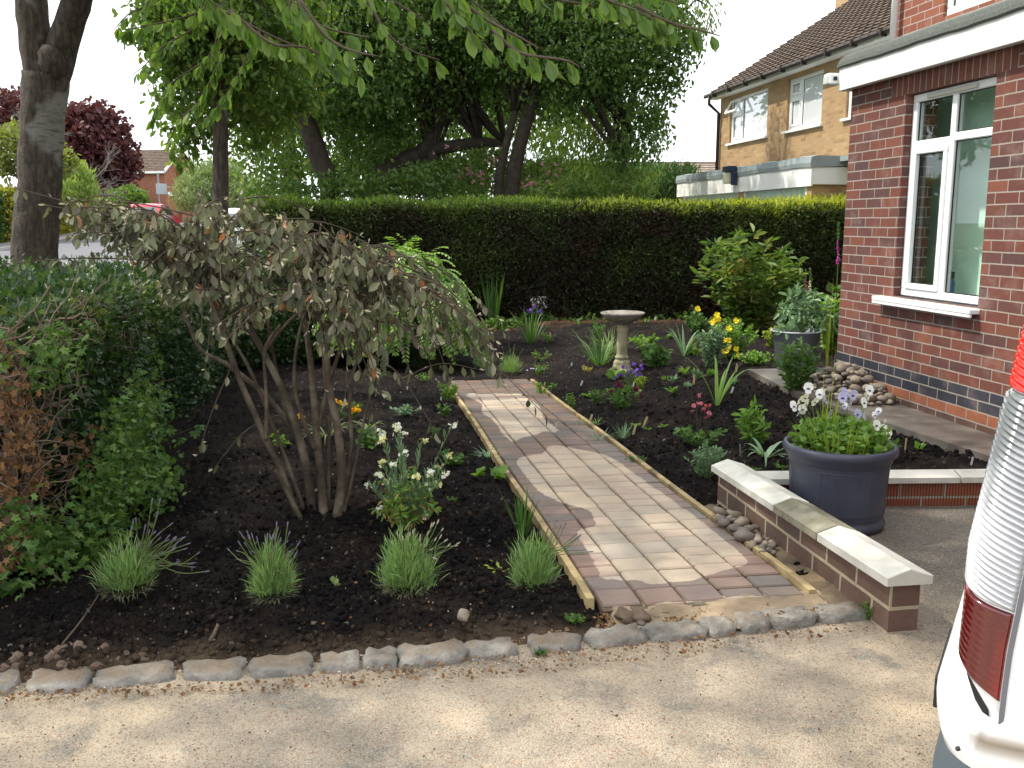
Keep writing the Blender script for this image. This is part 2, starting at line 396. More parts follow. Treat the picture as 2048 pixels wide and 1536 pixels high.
# ================================================================ GROUND
def zfar(y): return -0.32 + 0.031 * np.clip(np.asarray(y, float) - 8, 0, 54)
mb = MB()
ys = np.concatenate([[-40, -5, 2, 8, 12, 16, 16.2], np.linspace(18, 62, 23), [80, 200, 1500]]); xs = np.array([-900, -200, -60, -40, -30, -20, -12, -6, -4.6, 0, 6, 20, 60, 200, 900.])
X, Y = np.meshgrid(xs, ys, indexing='ij'); mb.grid(X, Y, np.where((Y < 16.1) & (X > -5), -.6, zfar(Y)))
g = mb.build('ground', pm('rough_grass', [(.05, .075, .02), (.09, .12, .035), (.12, .11, .06)], 3, .95, 30, .5, .03)); g.data.flip_normals() if False else None
tag(g, kind='structure')
def strip(name, cx, w0, w1, dz, mat, y0=-8, y1=95, n=50, top=0):
    m = MB(); yy = np.linspace(y0, y1, n); a = []
    for k in (w0, w1): a.append(cx(yy) + k)
    X = np.stack(a, 0); Y = np.stack([yy, yy], 0); m.grid(X, Y, zfar(Y) + dz)
    o = m.build(name, mat); tag(o, kind='structure'); return o
roadx = lambda y: -10.2 - .2 * (y - 10)
strip('road', roadx, -3.0, 3.0, .06, pm('road_asphalt', [(.10, .10, .11), (.14, .14, .15)], 2, .9, 60, .2, .004))
strip('pavement', roadx, 3.15, 5.0, .14, pm('pavement_asphalt', [(.16, .15, .15), (.21, .20, .19)], 2, .9, 60, .2, .004))
strip('far_pavement', roadx, -4.1, -3.15, .14, bpy.data.materials['pavement_asphalt'])
mb = MB()
for k0, k1 in ((3.0, 3.15), (-3.15, -3.0)):
    yy = np.linspace(-8, 95, 50); prof = [(k0, -.1), (k0, .15), (k1, .15), (k1, -.1)]
    X = np.stack([roadx(yy) + p[0] for p in prof], 0); Y = np.stack([yy] * 4, 0); Z = np.stack([zfar(yy) + p[1] for p in prof], 0); mb.grid(X, Y, Z)
tag(mb.build('kerb', pm('kerb_concrete', [(.3, .29, .27), (.38, .37, .35)], 4, .9, 60, .2)), kind='structure')
mb = MB(); X, Y = np.meshgrid(np.linspace(-3, 12, 12), np.linspace(16.4, 23, 8), indexing='ij'); mb.grid(X, Y, zfar(Y) + .05)
tag(mb.build('neighbour_driveway', pm('pale_concrete', [(.42, .40, .36), (.5, .48, .44)], 2, .9, 60, .2)), kind='structure')

# ---- driveway of worn sandy tarmac
def drive_mat():
    m, t, b = newmat('worn_driveway'); v = objco(t)
    big = noise(t, .9, 5, .6, v); mid = noise(t, 4.2, 5, .62, v); fine = noise(t, 95, 3, .7, v)
    c = ramp(t, big, [(.235, .20, .16), (.35, .29, .22), (.47, .375, .265)], [.34, .5, .66])
    c = mixc(t, mathn(t, 'MULTIPLY', sstepn(t, mid, .50, .68), .8), c, (.155, .145, .128))
    s1 = N(t, 'Separate' + 'XYZ'); t.links.new(v, s1.inputs[0])
    dk = mathn(t, 'MULTIPLY', sstepn(t, s1.outputs[0], 1.3, 1.75), sstepn(t, s1.outputs[1], 2.5, 3.4))   # shade behind the wall, painted into the tarmac colour
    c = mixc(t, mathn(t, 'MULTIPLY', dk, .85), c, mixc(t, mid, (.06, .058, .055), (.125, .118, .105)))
    vo = N(t, 'TexVoronoi', Scale=190.0); t.links.new(v, vo.inputs['Vector'])
    vs = N(t, 'Separate' + 'Color'); t.links.new(vo.outputs['Color'], vs.inputs[0])
    c = mixc(t, mathn(t, 'MULTIPLY', sstepn(t, vs.outputs[0], .55, 1.0), .38), c, (.46, .42, .34))
    c = mixc(t, mathn(t, 'MULTIPLY', sstepn(t, vs.outputs[1], .62, 1.0), .42), c, (.08, .07, .06))
    c = mixc(t, mathn(t, 'MULTIPLY', sstepn(t, vs.outputs[2], .93, .97), .8), c, (.24, .11, .06))
    vd = N(t, 'TexVoronoi', Scale=13.0); t.links.new(v, vd.inputs['Vector'])
    c = mixc(t, mathn(t, 'MULTIPLY', mathn(t, 'LESS_THAN', vd.outputs['Distance'], .055), .6), c, (.05, .045, .04))
    t.links.new(c, b.inputs['Base Color']); b.inputs['Roughness'].default_value = .9; b.inputs['Specular IOR Level'].default_value = .2
    h = mathn(t, 'ADD', mathn(t, 'MULTIPLY', vo.outputs['Distance'], -1.0), mathn(t, 'MULTIPLY', mid, .8)); h = mathn(t, 'ADD', h, mathn(t, 'MULTIPLY', fine, .6))
    bump(t, b, h, .6, .005); return m
KERB = [G(px, py, 0)[:2] for px, py in ((-260, 1408), (0, 1390), (168, 1385), (345, 1365), (627, 1348), (795, 1338), (932, 1325), (1040, 1308), (1170, 1300), (1293, 1283), (1475, 1268), (1637, 1250), (1760, 1238))]
KX = np.array([k[0] for k in KERB]); KY = np.array([k[1] for k in KERB])
def kerb_y(x): return np.interp(x, KX, KY, left=KY[0] - .0, right=KY[-1])
mb = MB()
xs = np.linspace(-7, 8, 260); ts = np.linspace(0, 1, 60)
X = np.repeat(xs[:, None], 60, 1); Yt = np.where(xs > 1.38, 5.0, kerb_y(xs) + .08); Y = -3 + (Yt[:, None] + 3) * ts[None]
Z = (fbm(X, Y, 1.2, 3) - .5) * .02
mb.grid(X, Y, Z); tag(mb.build('driveway', drive_mat(), smooth=True), kind='structure')

# ---- soil bed
def soil_mat():
    m, t, b = newmat('dark_compost'); v = objco(t)
    a = noise(t, 2.0, 5, .6, v); f = noise(t, 60, 6, .75, v)
    c = ramp(t, a, [(.0065, .0056, .0058), (.0135, .0108, .0102), (.026, .019, .015)], [.35, .52, .7])
    c = mixc(t, sstepn(t, f, .52, .78), c, (.030, .025, .023))
    s = N(t, 'SeparateXYZ'); t.links.new(v, s.inputs[0])
    # drier, sandier soil along the kerb
    e = mathn(t, 'ADD', s.outputs[1], mathn(t, 'MULTIPLY', s.outputs[0], -.14)); e = mathn(t, 'ADD', e, mathn(t, 'MULTIPLY', a, -.5))
    e = mathn(t, 'SUBTRACT', 1.0, sstepn(t, e, 2.78, 3.05)); c = mixc(t, mathn(t, 'MULTIPLY', e, .8), c, mixc(t, f, (.10, .066, .042), (.20, .145, .10)))
    # brown litter under the far hedge
    k = sstepn(t, mathn(t, 'ADD', s.outputs[1], mathn(t, 'MULTIPLY', a, 1.6)), 15.0, 15.5); c = mixc(t, mathn(t, 'MULTIPLY', k, .8), c, mixc(t, f, (.03, .018, .012), (.13, .065, .035)))
    vo = N(t, 'TexVoronoi', Scale=70.0); t.links.new(v, vo.inputs['Vector']); vs = N(t, 'SeparateColor'); t.links.new(vo.outputs['Color'], vs.inputs[0])
    c = mixc(t, mathn(t, 'MULTIPLY', sstepn(t, vs.outputs[0], .970, .99), .6), c, (.13, .08, .05))
    c = mixc(t, mathn(t, 'MULTIPLY', sstepn(t, vs.outputs[1], .992, .998), .6), c, (.25, .23, .20))
    t.links.new(c, b.inputs['Base Color']); b.inputs['Roughness'].default_value = .95; b.inputs['Specular IOR Level'].default_value = .10
    h = mathn(t, 'ADD', f, mathn(t, 'MULTIPLY', noise(t, 170, 4, .7, v), .5)); bump(t, b, h, 1.0, .018); return m
M['soil'] = soil_mat()
def soilz(x, y):
    z = terrain(x, y)
    n = (fbm(x, y, 3.5, 3) - .5) * .05 + (fbm(x + 3, y, 14, 5, .72) - .5) * .066 + np.clip(fbm(x - 9, y, 30, 2) - .60, 0, 1) * .10
    ky = kerb_y(x); near = sstep(.05, .45, y - ky)
    u = -((x - PATH0[0]) * WN[0] + (y - PATH0[1]) * WN[1]); du = np.maximum(-u, u - .82)
    edge = sstep(.0, .15, du)
    return z + n * (.25 + .75 * near) * (.3 + .7 * edge) - .012 + .03 * near * edge
uu = np.linspace(-.92, .62, 760); tt = np.exp(np.linspace(math.log(2.75), math.log(16.6), 460))
X = uu[:, None] * tt[None] * 1.0; Y = np.repeat(tt[None], 760, 0)
Z = soilz(X, Y)
ctrx = (X[:-1, :-1] + X[1:, 1:]) / 2; ctry = (Y[:-1, :-1] + Y[1:, 1:]) / 2
mask = (ctry > kerb_y(ctrx) + .06)
uD = -((ctrx - 1.345) * WN[0] + (ctry - 3.17) * WN[1])           # right of the low wall is driveway
mask &= ~((uD > .05) & (ctry < 4.78))
mb = MB(); mb.grid(X, Y, Z, mask=mask)
tag(mb.build('garden_soil', M['soil'], smooth=True), kind='structure')
def sz(x, y): return float(soilz(np.array([x]), np.array([y]))[0])
def gs(px, py):
    p = gnd(px, py); return np.array([p[0], p[1], sz(p[0], p[1])])

# ---- paved path
def PT(V): # local (across, along, up) -> world
    V = np.asarray(V, float); a = V[:, 1:2] * np.array([[WD[0], WD[1], 0]]) + V[:, 0:1] * np.array([[-WN[0], -WN[1], 0]])
    z = -0.2 * np.clip((PATH0[1] + V[:, 1] * .988 - 3.5) / 6.3, 0, 1)
    return np.array([PATH0[0], PATH0[1], 0]) + a + np.stack([z * 0, z * 0, z + V[:, 2]], 1)
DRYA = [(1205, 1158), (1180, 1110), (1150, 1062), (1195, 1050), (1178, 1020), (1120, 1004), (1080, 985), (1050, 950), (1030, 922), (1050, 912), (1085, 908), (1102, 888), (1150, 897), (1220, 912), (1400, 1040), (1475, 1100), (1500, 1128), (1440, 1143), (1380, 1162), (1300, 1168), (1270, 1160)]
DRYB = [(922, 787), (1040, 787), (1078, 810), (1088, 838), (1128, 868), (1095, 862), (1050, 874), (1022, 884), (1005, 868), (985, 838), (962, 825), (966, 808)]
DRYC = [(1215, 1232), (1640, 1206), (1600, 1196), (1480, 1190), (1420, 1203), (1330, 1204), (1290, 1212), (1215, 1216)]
def paver_mat():
    m, t, b = newmat('tumbled_pavers'); v = objco(t)
    a = N(t, 'Attribute', attribute_name='rnd').outputs['Fac']; w = N(t, 'Attribute', attribute_name='wet').outputs['Fac']
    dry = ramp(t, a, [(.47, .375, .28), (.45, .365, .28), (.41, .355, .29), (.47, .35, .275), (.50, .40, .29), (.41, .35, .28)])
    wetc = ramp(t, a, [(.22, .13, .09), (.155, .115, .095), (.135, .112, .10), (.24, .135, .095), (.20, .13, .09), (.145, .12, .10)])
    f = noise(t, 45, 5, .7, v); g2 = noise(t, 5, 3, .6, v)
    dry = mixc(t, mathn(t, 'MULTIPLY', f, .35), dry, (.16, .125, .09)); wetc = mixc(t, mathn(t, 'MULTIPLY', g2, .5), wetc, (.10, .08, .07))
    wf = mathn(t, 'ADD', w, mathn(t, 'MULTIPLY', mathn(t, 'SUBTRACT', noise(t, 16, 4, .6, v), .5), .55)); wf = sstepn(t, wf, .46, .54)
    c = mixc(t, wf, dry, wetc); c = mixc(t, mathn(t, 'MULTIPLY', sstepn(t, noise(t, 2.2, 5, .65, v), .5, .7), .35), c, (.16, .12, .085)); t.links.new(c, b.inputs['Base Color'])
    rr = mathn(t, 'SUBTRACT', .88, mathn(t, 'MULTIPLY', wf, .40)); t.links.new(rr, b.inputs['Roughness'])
    bump(t, b, f, .5, .004); return m
mb = MB(); wets = []
PW = .818; LEN = 6.35; cw = PW / 5
for ci in range(5):
    v = -.02 - random.random() * .1 * (ci > 0); k = 0
    while v < LEN:
        L = random.choice([.12, .16, .12, .16, .16, .21]); v1 = min(v + L, LEN + .02)
        v0 = max(v, -.03)
        if v1 - v0 > .04:
            n = 7; a0, a1 = ci * cw + .0035, (ci + 1) * cw - .0035; b0, b1 = v0 + .0035, v1 - .0035
            e = .007; s = np.array([0, e / (a1 - a0)] + list(np.linspace(.12, .88, n - 2)) + [1 - e / (a1 - a0), 1]); q = np.array([0, e / (b1 - b0)] + list(np.linspace(.12, .88, n - 2)) + [1 - e / (b1 - b0), 1])
            A, B = np.meshgrid(a0 + s * (a1 - a0), b0 + q * (b1 - b0), indexing='ij'); m1 = len(s)
            tz = .030 + (random.random() - .5) * .005; Zt = np.full(A.shape, tz); Zt[0] -= .008; Zt[-1] -= .008; Zt[:, 0] -= .008; Zt[:, -1] -= .008
            tilt = ((A - a0) * (random.random() - .5) + (B - b0) * (random.random() - .5)) * .03
            V = PT(np.stack([A.ravel(), B.ravel(), (Zt + tilt).ravel()], 1)); i, j = np.meshgrid(np.arange(m1 - 1), np.arange(m1 - 1), indexing='ij'); i = i.ravel(); j = j.ravel()
            mb.add(V, np.stack([i * m1 + j, (i + 1) * m1 + j, (i + 1) * m1 + j + 1, i * m1 + j + 1], 1)); wets.append(V)
            V = PT(np.array([(a, b, z) for z in (-.03, tz - .006) for a, b in ((a0, b0), (a1, b0), (a1, b1), (a0, b1))])); mb.add(V, [(0, 1, 5, 4), (1, 2, 6, 5), (2, 3, 7, 6), (3, 0, 4, 7)], rnd=mb.A[-1][0]); wets.append(V)
        v = v1
pv = mb.build('paved_path', paver_mat(), smooth=False)
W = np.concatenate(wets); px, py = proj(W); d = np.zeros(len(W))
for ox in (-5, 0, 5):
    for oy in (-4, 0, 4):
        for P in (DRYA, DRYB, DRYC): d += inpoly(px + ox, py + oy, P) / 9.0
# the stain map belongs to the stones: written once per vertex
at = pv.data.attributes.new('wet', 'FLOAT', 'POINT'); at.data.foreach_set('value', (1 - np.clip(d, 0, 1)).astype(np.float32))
tag(pv, kind='structure')
mb = MB(); X, Y = np.meshgrid(np.linspace(0, PW, 3), np.linspace(-.05, LEN + .03, 60), indexing='ij'); V = PT(np.stack([X.ravel(), Y.ravel(), np.full(X.size, .019)], 1))
mb.grid(V[:, 0].reshape(X.shape), V[:, 1].reshape(X.shape), V[:, 2].reshape(X.shape))
tag(mb.build('path_bedding', pm('jointing_sand', [(.09, .07, .05), (.14, .11, .08)], 20, .95, 90, .4)), kind='structure')
# sandy threshold between the path and the setts
mb = MB(); us = np.linspace(.0, 1.06, 60); ws = np.linspace(0, 1, 14); X, Y = np.meshgrid(us, ws, indexing='ij')
Vx = PATH0[0] - WN[0] * X * PW * 1.02; yA = kerb_y(Vx) + .02; yB = PATH0[1] - WN[1] * X * PW + .012
YY = yA + (yB - yA) * Y; mb.grid(Vx, YY, .010 + .014 * Y - .05 * sstep(.06, 0, X) + (fbm(Vx, YY, 12, 4) - .5) * .022)
tag(mb.build('sandy_threshold', pm('building_sand', [(.15, .11, .075), (.38, .29, .19)], 6, .95, 90, .6, .006), smooth=True), kind='structure')
# timber edging boards
def edging(name, label, a, v0, v1, w=.030):
    m = MB(); n = 40; vs = np.linspace(v0, v1, n)
    for i in range(n - 1):
        dv = lambda v: .004 * math.sin(v * 2.1 + a * 9)
        A = [(a + dv(vs[i]), vs[i]), (a + w + dv(vs[i]), vs[i]), (a + w + dv(vs[i + 1]), vs[i + 1]), (a + dv(vs[i + 1]), vs[i + 1])]
        m.prism(A, -.05, .041, T=PT, rnd=.5)
    # one board: keep only the outer skin
    o = m.build(name, pm('edging_pine', [(.36, .26, .12), (.44, .33, .17), (.20, .14, .07), (.07, .05, .03)], 5, .75, 60, .4, .004, pos=[.3, .45, .6, .75]), loc=PT(np.array([(a, v0, 0)]))[0])
    return tag(o, label, 'edging board')
edging('timber_edging', 'long pale timber edging board along the left side of the paved path', -.045, .03, 6.1)
edging('timber_edging', 'pale timber edging board along the right side of the paved path, beside the cobbles', PW + .008, -.02, 6.25)
# ---- setts
def sett(c, ang, L, Wd, H, seed):
    n, m = 22, 12; th = np.linspace(0, 2 * np.pi, n, endpoint=False); ph = np.linspace(0, np.pi, m)
    T_, P_ = np.meshgrid(th, ph, indexing='ij'); x = np.sin(P_) * np.cos(T_); y = np.sin(P_) * np.sin(T_); z = -np.cos(P_)
    pw = lambda q, e: np.sign(q) * np.abs(q) ** e
    r = np.maximum(np.maximum(np.abs(x), np.abs(y)), np.abs(z)); k = .94; x, y, z = [q * (k / r + (1 - k)) for q in (x, y, z)]
    nn = 1 + .24 * (fbm(x * 1.6 + seed, y * 1.6 + z * 1.3 - seed, 1.1, 4, .6) - .5) * 2 
    V = np.stack([x * L / 2 * nn, y * Wd / 2 * nn, z * H * (1 + .5 * (fbm(x * 2 - seed, y * 2, 1.5, 3) - .5))], 2)
    V = V.reshape(-1, 3); V = V @ np.array(Matrix.Rotation(ang, 3, 'Z')).T
    m_ = MB(); i, j = np.meshgrid(np.arange(n), np.arange(m - 1), indexing='ij'); i = i.ravel(); j = j.ravel()
    m_.add(V, np.stack([i * m + j, ((i + 1) % n) * m + j, ((i + 1) % n) * m + j + 1, i * m + j + 1], 1))
    return m_
def sett_mat():
    m, t, b = newmat('granite'); v = N(t, 'NewGeometry'); pos = v.outputs['Position']; sx = N(t, 'SeparateXYZ'); t.links.new(v.outputs['Normal'], sx.inputs[0])
    n1 = noise(t, 14, 6, .7, pos); n2 = noise(t, 3.0, 3, .5, pos); f = noise(t, 90, 4, .7, pos)
    c = ramp(t, n1, [(.12, .113, .105), (.24, .225, .20), (.40, .37, .32)], [.3, .5, .7]); dirt = mixc(t, f, (.13, .095, .065), (.27, .21, .15))
    k = mathn(t, 'MULTIPLY', sstepn(t, mathn(t, 'ADD', sx.outputs[2], mathn(t, 'MULTIPLY', n1, .5)), .85, 1.25), sstepn(t, n2, .35, .6)); c = mixc(t, k, c, dirt)
    t.links.new(c, b.inputs['Base Color']); b.inputs['Roughness'].default_value = .92; bump(t, b, mathn(t, 'ADD', n1, mathn(t, 'MULTIPLY', f, .4)), 1.0, .014); return m
msett = sett_mat()
SETT = [(-120, -40), (-60, 20), (40, 168), (185, 345), (357, 480), (500, 627), (640, 718), (727, 795), (800, 932), (943, 1040), (1060, 1168), (1185, 1293), (1295, 1415), (1422, 1478), (1487, 1543), (1548, 1637), (1645, 1745)]
slab = ['granite sett cut off by the left edge of the picture', 'small granite sett at the far left end of the kerb row', 'long grey rough sett, second from the left in the kerb row', 'granite sett half buried in leaf litter left of centre', 'pale sett with sunny top below the first lavender', 'long grey sett below the second lavender', 'short squarish sett, seventh along the kerb row', 'shortest sett, just left of the long sandy one', 'long sandy topped sett below the third lavender', 'sett sunk in sand with weeds at its right end', 'half buried sett below the weed tuft', 'broad sett in front of the left timber board', 'bright white sett at the foot of the paved path', 'narrow pale sett in front of the path centre', 'small sett in the middle of the path end', 'large flat grey sett at the right end of the path', 'dark raised sett beside the end of the low wall']
sy_px = lambda x: np.interp(x, [-120, 0, 168, 345, 480, 627, 718, 795, 932, 1040, 1170, 1293, 1415, 1478, 1540, 1637, 1740], [1400, 1390, 1385, 1365, 1362, 1348, 1342, 1338, 1325, 1308, 1300, 1283, 1278, 1268, 1262, 1250, 1240])
for i, (a, b) in enumerate(SETT):
    A = G(a, sy_px(a), 0); B = G(b, sy_px(b), 0); d = B - A; L = np.linalg.norm(d); ang = math.atan2(d[1], d[0])
    c = (A + B) / 2 + np.array([-math.sin(ang), math.cos(ang), 0]) * .050; c[2] = -.040 + random.random() * .010
    o = sett(c, ang, L * 1.02, .105, .070 if i not in (9, 10) else .060, i * 2.37 + 1).build('kerb_sett', msett, smooth=True, world=False, loc=c); tag(o, slab[i], 'kerb stone', 'granite setts edging the driveway')
# ================================================================ LOW WALL with coping, in front of the planter
M['block'] = brickmat('brown_wall_brick', [(.16, .10, .075), (.20, .125, .10), (.13, .095, .08), (.19, .10, .08)], (.50, .42, .30), .235, .094, .008, rough=.85, bst=.6)
M['ribbed'] = brickmat('red_ribbed_brick', [(.30, .085, .045), (.34, .11, .055), (.18, .07, .05)], (.40, .35, .28), .235, .078, .008, rough=.7)
# drag-faced ribs in the red brick
t = M['ribbed'].node_tree; b = t.nodes['Principled BSDF']; uvn = N(t, 'UVMap'); s = N(t, 'SeparateXYZ'); t.links.new(uvn.outputs[0], s.inputs[0])
wv = mathn(t, 'SINE', mathn(t, 'MULTIPLY', s.outputs[0], 2 * math.pi / .0155)); old = b.inputs['Base Color'].links[0].from_socket
t.links.new(mixc(t, mathn(t, 'MULTIPLY', sstepn(t, wv, .1, .8), .78), old, (.035, .018, .014)), b.inputs['Base Color'])
M['coping'] = pm('cast_coping', [(.42, .40, .34), (.58, .56, .50), (.66, .64, .58)], 5, .85, 90, .35, .003)
M['mossy'] = pm('mossy_coping', [(.09, .095, .045), (.22, .205, .15), (.34, .31, .24)], 7, .9, 90, .4, .004)
A1 = np.array([1.345, 3.17]); L1 = 1.66; H1 = .188
def W1(V):   # local (along, inward, up)
    V = np.asarray(V, float); p = A1 + V[:, 0:1] * WD - V[:, 1:2] * WN; return np.stack([p[:, 0], p[:, 1], V[:, 2] - .018 * V[:, 0] * (V[:, 2] > 0)], 1)
lw = thing('low_wall', 'low brown brick wall with pale pointed coping beside the cobbles, in front of the dark planter', 'wall', (*A1, 0))
mb = MB(); mb.box(0, L1, 0, .115, -.12, H1, T=W1)
mb.build('brickwork', M['block'], lw, uv=((WD[0], WD[1], 0), (A1[0], A1[1], .002)))
CP = [(-.032, H1 + .001), (.147, H1 + .001), (.147, H1 + .032), (.0575, H1 + .062), (-.032, H1 + .032)]
def coping(y0, y1, prof=CP, T=W1, e=.004):
    m = MB(); n = 8; k = len(prof); V = []; ss = [y0 + e] + list(np.linspace(y0 + e + .004, y1 - e - .004, n)) + [y1 - e]
    for i, s_ in enumerate(ss):
        sh = .003 if i in (0, len(ss) - 1) else 0
        for p in prof: V.append((s_, p[0] + sh * (1 if p[0] < .05 else -1), p[1] - sh * (p[1] > H1 + .01)))
    Fs = [(i * k + j, i * k + (j + 1) % k, (i + 1) * k + (j + 1) % k, (i + 1) * k + j) for i in range(len(ss) - 1) for j in range(k)]
    Fs += [tuple(range(k))[::-1], tuple((len(ss) - 1) * k + j for j in range(k))]
    m.add(T(np.array(V)), Fs); return m
c = coping(-.03, .50); tag(c.build('coping_stone', M['coping'], lw), 'clean cream coping stone at the near end')
c = coping(.50, .92); tag(c.build('coping_stone', M['mossy'], lw), 'grey green mossy coping stone in the middle')
c = coping(.92, L1 + .03); c.build('coping_stone', M['coping'], lw)
A2 = np.array([1.0 + .26, 4.685]); L2 = 1.75
def W2(V):
    V = np.asarray(V, float); dx = np.array([.999, .035]); dy = np.array([-.035, .999]); p = A2 + V[:, 0:1] * dx + V[:, 1:2] * dy; return np.stack([p[:, 0], p[:, 1], V[:, 2]], 1)
rw = thing('low_wall', 'low red ribbed brick wall with cream coping running behind the planter to the house', 'wall', (*A2, 0))
mb = MB(); mb.box(0, L2, 0, .11, -.12, .128, T=W2); mb.build('brickwork', M['ribbed'], rw, uv=((.999, .035, 0), (A2[0] + .05, A2[1], -.028)))
PR2 = [(-.025, .129), (.14, .129), (.14, .158), (.0575, .178), (-.025, .158)]
H1s = H1; H1 = .129
for a_, b_ in ((0.0, .62), (.62, 1.06), (1.06, L2)): coping(a_, b_, PR2, W2).build('coping_stone', M['coping'], rw)
H1 = H1s
# weeds' mortar sand beside low wall
mb = MB(); X, Y = np.meshgrid(np.linspace(0, 1, 14), np.linspace(0, 1, 50), indexing='ij')
uX = PW + .045 + X * .33; vY = -.16 + Y * 1.45
V = PT(np.stack([uX.ravel(), vY.ravel(), (.012 + .05 * X ** 2 + (fbm(X * 2, Y * 9, 3.5, 4) - .4) * .05).ravel()], 1))
mb.grid(V[:, 0].reshape(X.shape), V[:, 1].reshape(X.shape), V[:, 2].reshape(X.shape))
tag(mb.build('sand_haunching', pm('haunching_sand', [(.10, .075, .055), (.20, .15, .10), (.40, .28, .16)], 5, .95, 60, .8, .01), smooth=True), kind='structure')
# ---- concrete slab path beside the house
mb = MB(); poly = [(2.22, 8.74), (2.26, 7.95), (2.35, 7.27), (2.60, 6.24), (2.80, 5.45), (2.93, 4.82), (3.4, 4.82), (3.1, 6.5), (2.95, 7.9), (2.9, 8.05), (3.4, 8.9)]
mb.prism(poly, -.25, .098)
sm = pm('damp_concrete', [(.06, .05, .046), (.13, .11, .095), (.22, .20, .175)], 1.6, .45, 70, .3, .003, pos=[.36, .5, .64])
tag(mb.build('side_path', sm), kind='structure')
# ================================================================ HOUSES
UVAX = (-WD[0], -WD[1], 0)
def frame(o, ang=0.0):
    ex = -WD; ey = -WN
    if ang: 
        c, s = math.cos(ang), math.sin(ang); ex = np.array([c * ex[0] - s * ex[1], s * ex[0] + c * ex[1]]); ey = np.array([c * ey[0] - s * ey[1], s * ey[0] + c * ey[1]])
    def T(V):
        V = np.asarray(V, float); p = np.asarray(o)[:2] + V[:, 0:1] * ex + V[:, 1:2] * ey; return np.stack([p[:, 0], p[:, 1], V[:, 2]], 1)
    T.ex = ex; T.ey = ey; T.o = np.asarray(o)[:2]; return T
def onwall(T, px, py, off=0.0):
    """where the sight line to a surveyed point meets the plane y=off of a wall frame: local (x, z)"""
    r = ray(px, py); q = T.o + T.ey * off; n = T.ey; t = (q @ n) / (r[:2] @ n); p = r * t + np.array([0, 0, CZ])
    return float((p[:2] - T.o) @ T.ex), float(p[2])
def wallbox(mb, T, x0, x1, z0, z1, holes, th=.25, y0=0.0):
    """wall panel with rectangular openings, as butted boxes"""
    hs = sorted(holes); x = x0
    for (a, b, c, d) in hs:
        if a > x: mb.box(x, a, y0, y0 + th, z0, z1, T)
        if c > z0: mb.box(a, b, y0, y0 + th, z0, c, T)
        if d < z1: mb.box(a, b, y0, y0 + th, d, z1, T)
        x = b
    if x < x1: mb.box(x, x1, y0, y0 + th, z0, z1, T)
def window(T, par, x0, x1, z0, z1, cols, rows, glass, fw=.06, y=.03, frame_m=None, sash=(), wname='window', gy=.03):
    """frame with bars at x in cols; rows: one list of bar heights per column bay; sash: (bay, row) that carry a thicker casement"""
    mb = MB(); d = .06
    mb.box(x0, x1, y, y + d, z0, z0 + fw, T, bev=.006); mb.box(x0, x1, y, y + d, z1 - fw, z1, T, bev=.006)
    mb.box(x0, x0 + fw, y, y + d, z0 + fw, z1 - fw, T, bev=.006); mb.box(x1 - fw, x1, y, y + d, z0 + fw, z1 - fw, T, bev=.006)
    xs = [x0 + fw / 2] + list(cols) + [x1 - fw / 2]
    for c in cols: mb.box(c - fw * .5, c + fw * .5, y + .002, y + d, z0 + fw, z1 - fw, T, bev=.006)
    panes = []
    for i in range(len(xs) - 1):
        a, b = xs[i] + fw / 2, xs[i + 1] - fw / 2; zs = [z0 + fw / 2] + list(rows[i]) + [z1 - fw / 2]
        for r_ in rows[i]: mb.box(a, b, y + .004, y + d, r_ - fw / 2, r_ + fw / 2, T, bev=.006)
        for j in range(len(zs) - 1):
            p0, p1 = zs[j] + fw / 2, zs[j + 1] - fw / 2
            if (i, j) in sash:
                s = fw * .75
                mb.box(a, b, y - .012, y + .03, p0, p0 + s, T, bev=.005); mb.box(a, b, y - .012, y + .03, p1 - s, p1, T, bev=.005)
                mb.box(a, a + s, y - .012, y + .03, p0 + s, p1 - s, T, bev=.005); mb.box(b - s, b, y - .012, y + .03, p0 + s, p1 - s, T, bev=.005)
                panes.append((a + s, b - s, p0 + s, p1 - s))
            else: panes.append((a, b, p0, p1))
    fr = mb.build(wname, frame_m or M['upvc'], par)
    for (a, b, c, d_) in panes:
        m = MB(); m.box(a - .004, b + .004, y + gy, y + gy + .006, c - .004, d_ + .004, T); m.build('pane', glass, fr)
        g = MB(); w = .007
        for (q0, q1, q2, q3) in ((a, b, c, c + w), (a, b, d_ - w, d_), (a, a + w, c + w, d_ - w), (b - w, b, c + w, d_ - w)): g.box(q0, q1, y + gy - .009, y + gy - .001, q2, q3, T)
        g.build('gasket', M['dark'], fr)
    return fr
M['glass'] = glassmat('window_glass', (.93, .97, .95), .012, False, .10)
M['skyglass'] = glassmat('sky_white_window_glass', (.74, .77, .80), .22)  # white sky reflection put into the pane colour
M['darkglass'] = glassmat('dim_window_glass', (.03, .035, .035), .15)
BR = [(.195, .066, .046), (.15, .056, .044), (.235, .084, .054), (.115, .054, .050), (.175, .060, .043), (.095, .052, .054), (.205, .072, .048), (.085, .048, .050)]
Z0 = .222
M['brick'] = brickmat('red_multi_brick', BR, (.37, .325, .28), zones=[(-5, -.075, [(.10, .06, .05), (.16, .085, .06)]), (-.075, 0, [(.27, .095, .05), (.34, .125, .065)]), (0, .15, [(.03, .035, .052), (.055, .055, .07)])])
M['brick_up'] = brickmat('orange_red_brick', [(.33, .12, .07), (.27, .09, .06), (.38, .15, .09)], (.47, .42, .37))
M['soldier'] = brickmat('soldier_brick', BR[:4], (.37, .325, .28), swap=True)
TH = frame((2.789, 8.0))
hs = thing('brick_house', 'dark red brick house with white window and flat roofed front at the right', 'house', (2.789, 8.0, 0))
WX0, WX1, WZ0, WZ1 = .81, 1.826, .905, 2.387
LH = .225
mb = MB()
